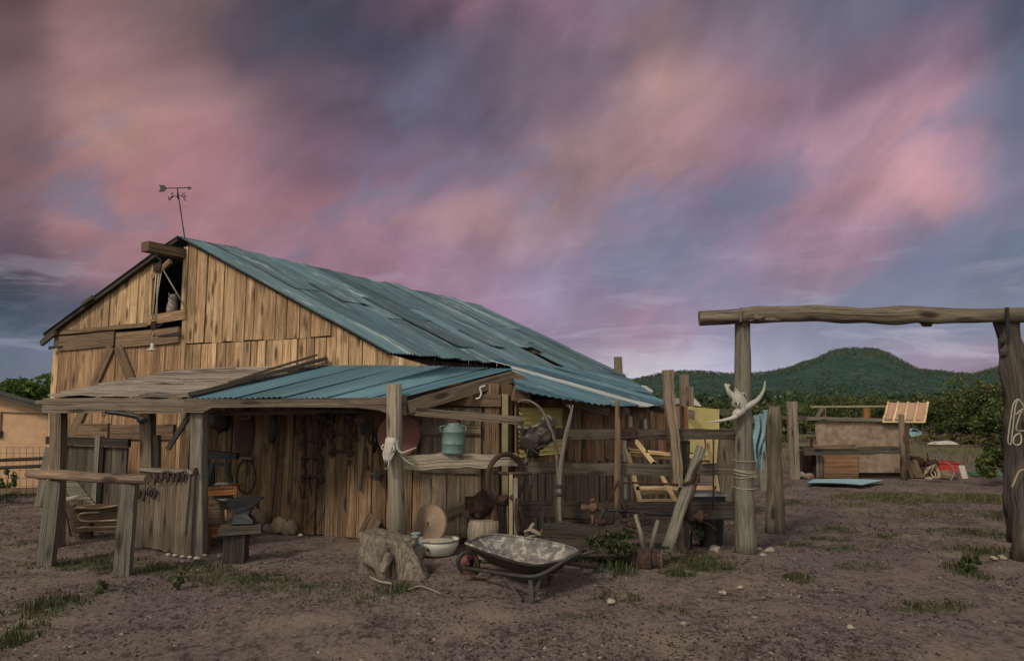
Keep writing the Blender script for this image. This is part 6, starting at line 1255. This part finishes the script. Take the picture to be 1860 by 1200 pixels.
# white jug seen through side wall, yellow panel
mb = MB(); mb.box(WK(2.91, -.07, 1.60), (.10, .05, .22), math.atan2(KD.y, KD.x)); single('white_plate', mb, 'white', 'small white plate on the far wall boards, the taller of two', 'plate'); mb = MB(); mb.box(WK(3.39, -.07, 1.57), (.09, .05, .17), math.atan2(KD.y, KD.x)); single('white_plate', mb, 'white', 'small white plate on the far wall boards, the shorter right one', 'plate')
yp = thing('yellow_boards', 'yellow painted board panel at the end of the lean-to', 'panel', gr(1280, 900)); mb = MB(); mb.prism([at(1250, 738, 14.2), at(1306, 743, 14.6), at(1306, 778, 14.6), at(1300, 850, 14.6), at(1242, 850, 14.2)], (.02, .04, 0)); part('board', mb, 'yellow', yp)
mb = MB(); mb.board(at(1306, 748, 14.7), at(1325, 748, 14.9), .14, .04); mb.tube([at(1317, 760, 14.9), at(1317, 775, 14.9)], .02, 6); part('rail', mb, 'grey', yp)
for (x0, y0, x1, y1, Y, lb) in ((1158,699,1186,712,24,'white sloping sheet-metal roof far behind the lean-to, left one'),(1250,722,1273,738,20,'white sloping trailer roof far behind the lean-to, right one')):
    mb = MB(); mb.prism([at(x0, y0, Y), at((x0+x1)/2, y0+1, Y), at(x1, y1-3, Y), at(x1, y1, Y), at(x0, y1-5, Y)], (0, 2.5, 0)); t = single('trailer_roof', mb, 'white', lb, 'trailer')
# ================================================================== GATE
gt = thing('ranch_gateway', 'rough log gateway of two tall posts under a long crooked crossbeam', 'gateway', gr(1350, 1000))
a = gr(1353, 1003); Ye = a.y
mb = MB(); P = [Vector((a.x+.01, a.y, -.05)), at(1352, 900, Ye), at(1351, 820, Ye), at(1350, 740, Ye), at(1349, 660, Ye), at(1348, 582, Ye)]; P = catmull(P, 4); mb.tube(P, [lerp(.142, .096, i/(len(P)-1)) for i in range(len(P))], 16, rough=.10, tint=(.45, .3, 0)); part('post', mb, 'grey', gt)
Yr_ = 8.75; mb = MB(); P = [at(1864, 1018, Yr_), at(1861, 900, Yr_), at(1857, 820, Yr_), at(1851, 740, Yr_), at(1839, 650, Yr_), at(1829, 581, Yr_)]; P[0].z = -.05; P = catmull(P, 4); mb.tube(P, [lerp(.150, .122, i/(len(P)-1))*(1+.1*math.sin(i*1.3)) for i in range(len(P))], 16, rough=.28, tint=(.6, .2, 0)); part('post', mb, 'bark', gt, 'knotty bark-covered right post')
mb = MB(); P = catmull([gr(1843, 980), at(1838, 900, 9.6), at(1836, 800, 9.6), at(1836, 720, 9.6), at(1830, 640, 9.3)], 4); mb.tube(P, [.10]*5+[.09]*12, 12, rough=.3); part('trunk', mb, 'bark', gt, 'dark second trunk behind the right post')
for (x, y, r) in ((1822,640,.05),(1846,638,.045),(1820,618,.04),(1852,690,.05)): 
    mb = MB(); q = at(x, y, Yr_-.06); mb.blob(q, (r, r*.7, r), .3, 3); part('knot', mb, 'bark', gt)
bp = [(1270,578),(1300,577),(1340,575),(1375,572),(1410,570),(1470,569),(1520,571),(1570,573),(1610,574),(1640,572),(1670,571),(1700,573),(1740,573),(1800,573),(1860,572),(1960,570),(2060,568)]
P = [at(x, y, lerp(9.05, 8.6, (x-1270)/600)) for x, y in bp]; rr = [.096,.098,.096,.112,.11,.108,.108,.104,.112,.118,.116,.108,.095,.09,.092,.09,.09]
Pc = catmull(P, 4); rc = [lerp(rr[min(i//4, 16)], rr[min(i//4+1, 16)], (i % 4)/4) for i in range(len(Pc))]
mb = MB(); mb.tube(Pc, rc, 18, rough=.13, tint=(.5, .4, 0)); part('crossbeam', mb, 'log', gt)
for (x, y, r, dx) in ((1400,581,.03,.12),(1615,581,.035,.05),(1683,585,.05,.08),(1375,578,.04,.10)): mb = MB(); mb.blob(at(x, y, 8.85), (dx, .05, r), .5, 3, 2.5); part('burr', mb, 'log', gt)
mb = MB(); mb.board(at(1347, 558, 8.86), at(1345, 584, 8.90), .02, .012); mb.board(at(1352, 592, 9.0), at(1352, 582, 8.94), .05, .02); part('bracket', mb, 'grey', gt)
mb = MB(); mb.board(at(1829, 558, 8.52), at(1830, 608, 8.56), .045, .012, tint=(.4, .5, 0)); part('strap', mb, 'anvil', gt, 'blue metal strap holding the beam on the right post')
mb = MB()
for (y, r) in ((835, .002), (853, 0), (856, .004), (860, 0), (864, .003), (884, 0)):
    c = at(1352, y, Ye); rad = lerp(.142, .096, (1003-y)/420)+.012; tl = rnd.uniform(-.1, .1)
    mb.tube([c+Vector((math.cos(k)*rad, math.sin(k)*rad, math.sin(k+tl*9)*.012+math.cos(k)*tl*.12)) for k in [i*2*math.pi/24 for i in range(24)]], .006 if y < 870 else .0045, 6, closed=True)
single('rope_wrap', mb, 'whiterope', 'pale rope wound around the left gate post below the skull', 'rope')
rc_ = thing('rope_coil', 'pale knotted rope coil hanging on the right gate post', 'rope', at(1845, 810, 8.5))
for P in ([(1848,724),(1840,735),(1836,760),(1832,785),(1831,803),(1836,806),(1838,790),(1841,765),(1844,740),(1848,724)], [(1848,726),(1843,745),(1846,752),(1853,745),(1860,742)], [(1856,745),(1850,760),(1846,780),(1858,782),(1866,778)], [(1849,787),(1842,793),(1841,804),(1847,808),(1854,804),(1855,792),(1851,786)], [(1849,724),(1856,732),(1864,745)]):
    mb = MB(); mb.tube(catmull(px(P, 8.48), 4), .008, 6); part('loop', mb, 'whiterope', rc_)
mb = MB(); mb.tube(catmull(px([(1838,885),(1846,866),(1852,855),(1862,852)], 8.5), 4), .012, 6); single('tie_rope', mb, 'rope', 'short rope bound low around the right gate post', 'rope')
g2 = gr(1408, 964); mb = MB(); P = catmull([Vector((g2.x, g2.y, -.05)), at(1408, 880, g2.y), at(1406, 810, g2.y), at(1407, 738, g2.y)], 4); mb.tube(P, [.145, .14, .13, .135, .12, .12, .12, .12, .12, .115, .115, .11, .085][:len(P)], 14, rough=.16, tint=(.5, .5, 0)); single('stout_post', mb, 'log', 'stout rounded wooden post right of the skull post', 'post')
sp = gr(1445, 870); sps = thing('split_post', 'tall pale split fence post in the far fence line', 'post', sp)
for dx, m in ((-.09, 'greybrown'), (.05, 'pale')): mb = MB(); mb.board((sp.x+dx, sp.y, 0), (sp.x+dx*.9, sp.y, at(1442, 729, sp.y).z), .12, .09, ragged=.02, wob=.02); part('half', mb, m, sps)
mb = MB(); mb.tube(catmull(px([(1414,783),(1430,780),(1438,776)], 16), 3), .018, 6); single('fence_stick', mb, 'grey', 'thin level stick running from the stout post to the split post', 'stick')
# blue cloth and far rail fence behind the gate
cl = thing('blue_tarp', 'faded blue ragged cloth draped over the far fence by the gate', 'cloth', gr(1382, 880)); Yc2 = 12.6
mb = MB(); mb.grid(lambda a, b: at(lerp(1368, 1386, a)+3*math.sin(b*7), lerp(lerp(755, 750, a), lerp(835, 858, a), b), Yc2)+Vector((0, .06*math.sin(a*11+b*2), 0)), 10, 14); mb.grid(lambda a, b: at(lerp(1385, 1396, a)-6*b*(1-a)+4*math.sin(b*5), lerp(744, 826+8*math.sin(a*8), b), Yc2-.08)+Vector((0, .05*math.sin(a*9+b*5), 0)), 8, 14); part('fold', mb, 'bluecloth', cl)
mb = MB(); a = gr(1387, 880); mb.board((a.x*.93, a.y*.93, 0), at(1387, 760, a.y*.93), .18, .08, ragged=.02); part('post', mb, 'grey', cl); mb = MB(); mb.board(at(1360, 763, Yc2+.1), at(1395, 760, Yc2+.1), .10, .05); part('rail', mb, 'grey', cl)
mb = MB(); mb.board(gr(1365, 884)+Vector((0, 0, .09)), gr(1394, 872)+Vector((0, 0, .12)), .20, .05); single('low_plank', mb, 'pale', 'pale plank standing on edge beside the skull gate post', 'plank')
# ================================================================== COOP
Yq = 18.2
cp = thing('chipboard_coop', 'long low chipboard animal coop with thin roof board', 'coop', gr(1560, 868)); q = lambda x, y, dY=0: at(x, y, Yq+dY)
c0, c1 = q(1481, 865), q(1641, 865)
mb = MB(); mb.prism([q(1481, 766), q(1641, 766), q(1641, 845), q(1641, 858), q(1560, 858), q(1558, 868), q(1484, 868)], (0, .03, 0), (.5, .5, 0)); part('front_panel', mb, 'osb', cp)
mb = MB(); mb.prism([q(1646, 768, 1.2), q(1652, 768, 2.0), q(1652, 850, 2.0), q(1646, 850, 1.2)], (-.03, 0, 0)); mb.prism([q(1641, 768, .01), q(1652, 769, 1.6), q(1652, 845, 1.6), q(1641, 860, .01)], (-.02, 0, 0)); part('side_panel', mb, 'siding', cp)
mb = MB(); mb.box((c0+c1)/2+Vector((.02, .75, -.0)), (2.3, 1.3, 1.2)); part('body', mb, 'interior', cp)
mb = MB(); mb.prism([q(1466, 757, -.1), q(1673, 762, -.1), q(1673, 767, -.1), q(1466, 763, -.1)], (0, 1.9, 0), (.6, .5, 0)); part('roof', mb, 'grey', cp)
mb = MB(); mb.board(q(1498, 740, .1), q(1498, 759, .1), .05, .05); mb.board(q(1483, 759, .1), q(1494, 740, .1), .09, .03); part('upright', mb, 'greybrown', cp)
mb = MB(); mb.board(q(1472, 738.5, .1), q(1608, 737.5, .1), .045, .05); part('top_rail', mb, 'trim', cp)
mb = MB(); mb.board(q(1573.5, 741, .1), q(1573.5, 760, .1), .17, .06); part('stub', mb, 'orange', cp)
mb = MB()
R0, R1, R2, R3 = q(1603, 766, -.15), q(1679, 766, -.15), q(1685, 731, 1.3), q(1613, 731, 1.3)
mb.grid(lambda a, b: lerp(lerp(R0, R1, a), lerp(R3, R2, a), b)+Vector((0, 0, .006*math.cos(a*110))), 90, 3); mb.grid(lambda a, b: lerp(lerp(R0, R1, a), lerp(R3, R2, a), 1-b)-Vector((0, 0, .02)), 2, 2); part('ribbed_sheet', mb, 'battenroof', cp, 'tan ribbed sheet with pale battens propped on the roof')
for a in (0.005, .25, .5, .75, .995): mb = MB(); mb.board(lerp(R0, R1, a)+Vector((0, -.02, .02)), lerp(R3, R2, a)+Vector((0, -.02, .02)), .05, .03, Vector((0, -1, 1))); part('batten', mb, 'pine', cp)
mb = MB(); mb.board(R0+Vector((0, -.02, 0)), R1+Vector((0, -.02, 0)), .04, .03); part('batten', mb, 'pine', cp)
mb = MB()
for k in range(6): mb.board(q(1497, 828+k*7.3, -.05-.004*k), q(1559, 828+k*7.3, -.05-.004*k), .098, .02, Vector((0, -1, .12)), tint=(.5, .5, 0))
part('siding_hatch', mb, 'siding', cp, 'warm brown lapped siding hatch')
mb = MB(); mb.board(q(1491, 826, -.03), q(1491, 868, -.03), .10, .03); part('jamb', mb, 'grey', cp)
mb = MB(); mb.prism([q(1560, 858, .2), q(1640, 856, .2), q(1640, 868, .2), q(1560, 868, .2)], (0, .03, 0)); part('kickboard', mb, 'osb', cp)
rf = thing('coop_fence', 'weathered rail fence with a grey post along the chipboard coop', 'fence', gr(1638, 870)); Yz = 17.4
mb = MB(); mb.board(at(1460, 820, Yz), at(1636, 817, Yz), .19, .05, wob=.02, ragged=.02); part('rail', mb, 'rail', rf); mb = MB(); mb.board(at(1478, 811, Yz-.04), at(1556, 811, Yz-.04), .10, .05, ragged=.02); part('rail', mb, 'brace', rf)
mb = MB(); a = gr(1642, 871); mb.tube([(a.x, a.y, -.05), at(1639, 810, a.y), at(1637, 752, a.y)], [.085, .07, .065], 9, rough=.15, tint=(.5, .5, 0)); part('post', mb, 'greybrown', rf)
mb = MB(); a = gr(1666, 868); mb.board(a, at(1652, 835, a.y+.3), .36, .04, Vector((0, -1, .3))); single('leaning_board', mb, 'brace', 'wide brown board leaning beside the right end of the coop', 'board')
stl = thing('iron_stool', 'rusty iron table frame with thin black legs left of the coop', 'table frame', gr(1470, 866))
for x in (1460, 1473, 1480): mb = MB(); a = gr(x, 866); mb.tube([a, at(x, 815, a.y)], .018, 6); part('leg', mb, 'iron', stl)
mb = MB(); mb.board(at(1452, 813, 18), at(1484, 813, 18), .06, .4, Vector((0, -1, 0))); mb.board(at(1466, 795, 18.1), at(1481, 795, 18.1), .06, .1); mb.board(at(1474, 813, 18.1), at(1474, 797, 18.1), .05, .05); part('top', mb, 'rust', stl)
mb = MB(); p = gr(1454, 868); mb.blob((p.x, p.y, .08), (.11, .08, .08), .3, 3); single('stone', mb, 'white', 'white stone at the foot of the iron table frame', 'stone'); mb = MB(); p = gr(1469, 870); mb.blob((p.x, p.y, .07), (.13, .09, .09), .3, 3); single('stone', mb, 'brownrock', 'brown stone at the foot of the iron table frame', 'stone')
mb = MB(); z = .02; mb.grid(lambda a, b: lerp(lerp(gr(1465, 882), gr(1565, 887), a), lerp(gr(1478, 875), gr(1607, 878), a), b)+Vector((0, 0, z+.05+.03*math.sin(a*2.5))), 10, 4); mb.grid(lambda a, b: lerp(lerp(gr(1465, 882), gr(1565, 887), a), lerp(gr(1478, 875), gr(1607, 878), a), 1-b)+Vector((0, 0, z+.03+.03*math.sin(a*2.5))), 10, 4); single('blue_sheet', mb, 'bluesheet', 'flat pale blue sheet lying on the dirt before the coop', 'sheet')
# clutter right of the coop
p = gr(1720, 864); t = thing('red_tub', 'bright red plastic stock tub right of the coop', 'tub', p); mb = MB(); w_ = .33; 
base = 0; Lb = [at(1703, 862, p.y), at(1737, 862, p.y)]; Lt = [at(1697, 841, p.y), at(1743, 841, p.y)]
dpt = Vector((0, .55, 0)); o_ = [Lb[0], Lb[1], Lb[1]+dpt, Lb[0]+dpt, Lt[0], Lt[1], Lt[1]+dpt, Lt[0]+dpt]; i_ = [v+Vector((.02*(1 if k in (0, 3, 4, 7) else -1), .02 if k in (0, 1, 4, 5) else -.02, .03 if k < 4 else 0)) for k, v in enumerate(o_)]
mb.v = [Vector(v) for v in o_+i_]
for f_ in ((0,1,5,4),(1,2,6,5),(2,3,7,6),(3,0,4,7),(3,2,1,0),(9,8,12,13),(10,9,13,14),(11,10,14,15),(8,11,15,12),(8,9,10,11),(4,5,13,12),(5,6,14,13),(6,7,15,14),(7,4,12,15)): mb.quadface(f_, ((0, 0),)*4, (.5, .5, .5))
part('body', mb, 'red', t); mb = MB(); mb.tube([Lt[0]+Vector((-.02, -.01, 0)), Lt[1]+Vector((.02, -.01, 0)), Lt[1]+dpt, Lt[0]+dpt], .022, 6, closed=True, smooth=False); part('rim', mb, 'red', t)
t = thing('scrap_heap', 'dark tangled heap of machine scrap left of the red tub', 'scrap', gr(1682, 866)); pp = gr(1682, 864)
for i in range(7): mb = MB(); mb.blob(pp+Vector((rnd.uniform(-.22, .2), rnd.uniform(-.1, .2), rnd.uniform(.1, .4))), (.12, .1, .12), .5, 3, 2.5); part('lump', mb, 'darkrust' if i % 2 else 'rust', t)
for i in range(6): mb = MB(); a = pp+Vector((rnd.uniform(-.2, .2), 0, .2)); mb.tube([a, a+Vector((rnd.uniform(-.25, .3), rnd.uniform(-.1, .1), rnd.uniform(.1, .45)))], .02, 5); part('bar', mb, 'darkrust', t)
t = thing('rope_heap', 'loose yellow rope loops in front of the scrap heap', 'rope', gr(1690, 872))
for (x, y, rx, rz_) in ((1689,858,9,10),(1694,857,9,11),(1686,862,7,7),(1699,856,7,12)):
    mb = MB(); c = at(x, y, 17.3); mb.tube([c+Vector((math.cos(a)*rx*.0141, .05*math.sin(a*2), math.sin(a)*rz_*.0141)) for a in [i*2*math.pi/22 for i in range(22)]], .018, 5, closed=True); part('loop', mb, 'rope', t)
mb = MB(); mb.tube(catmull(px([(1718,840),(1728,845),(1733,858),(1729,868),(1726,872)], 17.6), 4), .016, 5); single('loose_rope', mb, 'rope', 'single rope arching over the front of the red tub', 'rope')
mb = MB(); mb.tube(px([(1708,862),(1722,862),(1738,867)], 17.9), [.10, .13, .08], 8, rough=.3); single('driftwood_log', mb, 'log', 'short pale log lying in front of the red tub', 'log')
mb = MB(); a = gr(1753, 869); mb.board(a, at(1746, 845, a.y+.1), .14, .04); single('white_board', mb, 'board_white', 'whitewashed board leaning at the right side of the red tub', 'board')
mb = MB(); a = gr(1790, 862); mb.board(a, at(1787, 821, a.y), .11, .04); mb.board(a+Vector((-.02, -.03, .45)), a+Vector((.10, -.03, .12)), .03, .01); single('blue_white_board', mb, 'bluesheet', 'upright blue and white board standing alone before the juniper bush', 'board')
mb = MB(); mb.box(gr(1778, 864)+Vector((0, 0, .06)), (.42, .3, .08), .1); single('green_sheet', mb, 'green', 'flat green lid lying left of the blue and white board', 'lid'); mb = MB(); mb.box(gr(1818, 864)+Vector((.1, 0, .03)), (.5, .3, .05), .0); single('green_board', mb, 'green', 'thin green board lying left of the dark gate trunk', 'board')
mb = MB(); mb.blob(gr(1797, 866)+Vector((0, 0, .06)), (.17, .09, .10), .4, 3); single('red_scrap', mb, 'redpaint', 'dull red scrap between the two green boards', 'scrap')
# far range things
p = gr(1719, 809); mb = MB(); mb.grid(lambda a, b: Vector((p.x-.62+1.24*a, p.y+.5*b, .05+.20*math.sin(a*3.14)**.6*(1-.3*b))), 12, 3); mb.grid(lambda a, b: Vector((p.x-.62+1.24*a, p.y+.02*b, .05*(1-b)+b*(.04+.20*math.sin(a*3.14)**.6))), 12, 2); single('curved_sheet', mb, 'white', 'white curved sheet lying in the yellow grass of the range', 'sheet')
p = gr(1661, 795); t = thing('pale_car', 'small pale blue parked car partly hidden behind the coop', 'car', p); mb = MB(); W_ = [(-.35, .05), (-.35, .28), (-.22, .32), (-.08, .48), (.12, .48), (.28, .3), (.38, .26), (.38, .05)]; mb.prism([Vector((p.x+x*1.4, p.y, z*1.1)) for x, z in W_], (0, .9, 0)); part('body', mb, 'bluesheet', t)
mb = MB(); mb.prism([Vector((p.x+x*1.4, p.y-.01, z*1.1)) for x, z in [(-.16, .33), (-.06, .45), (.1, .45), (.22, .33)]], (0, .02, 0)); part('window', mb, 'glass', t)
for s in (-.22, .25): mb = MB(); mb.lathe((p.x+s*1.4, p.y-.03, .09), (0, 1, 0), [(0, .09), (.1, .09)], 12); part('wheel', mb, 'black', t)
mb = MB(); p = gr(1676, 800); mb.tube([p, at(1676, 768, p.y)], .03, 6); single('thin_post', mb, 'grey', 'thin grey post right of the pale car', 'post')
for x, y, Y, lb in ((1410,723,520,'tiny white house on the wooded plain, left one'),(1508,719,620,'tiny white house on the wooded plain, right one')):
    c = at(x, y, Y); c.z -= 2; t = thing('white_house', lb, 'house', c); mb = MB(); mb.box(c+Vector((0, 0, 1.6)), (6, 5, 2.8), .2); part('wall', mb, 'white', t); mb = MB(); mb.prism([c+Vector((-3.4, -2.6, 3)), c+Vector((3.4, -2.6, 3)), c+Vector((0, -2.6, 4.4))], (0, 5.4, 0)); part('roof', mb, 'white', t)
# ================================================================== LEFT: adobe house, wire fence
hs = thing('adobe_house', 'low tan adobe house with dark sloping roof edge at the far left', 'house', gr(40, 894)); Yo = 15.3
mb = MB(); mb.prism([at(-160, 672, Yo), at(87, 744, Yo), at(86, 893, Yo), at(-160, 893, Yo)], (-3.7, 4, 0), (.6, .5, 0)); part('wall', mb, 'adobe', hs)
mb = MB(); mb.board(at(-165, 668, Yo-.1), at(98, 744, Yo-.1), .10, .35, Vector((0, -1, 0))); mb.prism([at(-170, 664, Yo-.3), at(98, 739, Yo-.3), at(98, 744, Yo-.3), at(-170, 669, Yo-.3)], (-4.1, 4.3, 0)); part('roof', mb, 'darkroof', hs)
mb = MB(); mb.board(at(2, 748, Yo-.02), at(90, 752, Yo-.02), .02, .02); mb.board(at(2, 748, Yo-.02), at(0, 790, Yo-.02), .03, .02); part('seam', mb, 'brace', hs); mb = MB(); mb.box(at(-2, 788, Yo-.03), (.12, .06, .14)); part('window', mb, 'glass', hs)
wf = thing('wire_fence', 'wire mesh fence with two dark rails before the adobe house', 'fence', gr(45, 905)); Yf2 = 13.2
for y0, y1 in ((834, 831), (848, 845)): mb = MB(); mb.tube(catmull([at(-60, y0, Yf2), at(-20, y0+2, Yf2), at(20, y0, Yf2), at(50, (y0+y1)/2+1, Yf2), at(84, y1, Yf2)], 4), .035, 7, rough=.2); part('rail', mb, 'darkwood', wf)
mb = MB()
for x in range(-60, 86, 12): mb.tube([at(x, 812, Yf2), at(x, 905, Yf2)], .0035, 4)
for y in (812, 823, 838, 854, 868, 882, 896): mb.tube([at(-60, y, Yf2), at(84, y, Yf2)], .0035, 4)
part('mesh', mb, 'wire', wf)
mb = MB(); a = gr(91, 915); mb.board((a.x, a.y-.3, 0), at(91, 812, a.y-.3), .13, .1, ragged=.02); part('post', mb, 'grey', wf)
mb = MB(); mb.board(at(-60, 893, 13.6), at(88, 889, 13.6), .10, .1); part('bottom_board', mb, 'brace', wf)
wp = thing('wild_plant', 'small green leafy plant in front of the wire fence, far left', 'plant', gr(10, 900)); p = gr(10, 900); cb = MB(); crown(cb, p+Vector((0, 0, .33)), (.25, .2, .38), 700, .035, 12, .02); part('foliage', cb, 'leafgreen', wp)
mb = MB(); mb.tube([p, p+Vector((.03, 0, .4)), p+Vector((0, 0, .6))], .01, 5); part('stem', mb, 'trunk', wp)
for x, y, w, h, n, lb in ((1256,985,.22,.75,1500,'tall leafy weed growing behind the slanting beam'),(1110,1018,.42,.42,2600,'broad leafy weed clump left of the wagon wheel hub'),(1618+142,1030,.16,.22,500,'small weed clump with a pale rock at the right'),(322,1066,.08,.18,160,'small upright weed right of the hitching post foot'),(183,1075,.08,.16,130,'tiny upright weed on bare dirt at the left')):
    p = gr(x, y+(10 if x > 1000 else 5)); t = thing('weed', lb, 'weed', p, 'weeds on the yard'); mb = MB()
    for i in range(7): a = rnd.uniform(0, 6.28); mb.tube([p, p+Vector((math.cos(a)*w*.5, math.sin(a)*w*.5, h*rnd.uniform(.6, 1)))], [.006, .003], 4)
    part('stem', mb, 'leafgreen', t); cb = MB(); crown(cb, p+Vector((0, 0, h*.5)), (w, w*.7, h*.55), n, .024, 14, .01); part('leaves', cb, 'grass', t)
# ================================================================== HAZE
hz_ = MB(); hz_.box((0, 1200, 99), (5200, 5000, 202)); hm = bpy.data.materials.new('haze'); hm.use_nodes = True; hn = hm.node_tree; hn.nodes.clear()
ho = hn.nodes.new('ShaderNodeOutputMaterial'); hv = hn.nodes.new('ShaderNodeVolumePrincipled'); hn.links.new(hv.outputs[0], ho.inputs['Volume'])
hv.inputs['Color'].default_value = (.72, .78, .90, 1); hv.inputs['Density'].default_value = .00003; hv.inputs['Anisotropy'].default_value = 0
single('haze', hz_, hm, None, None, None, 'stuff', loc=(0, 0, 0))
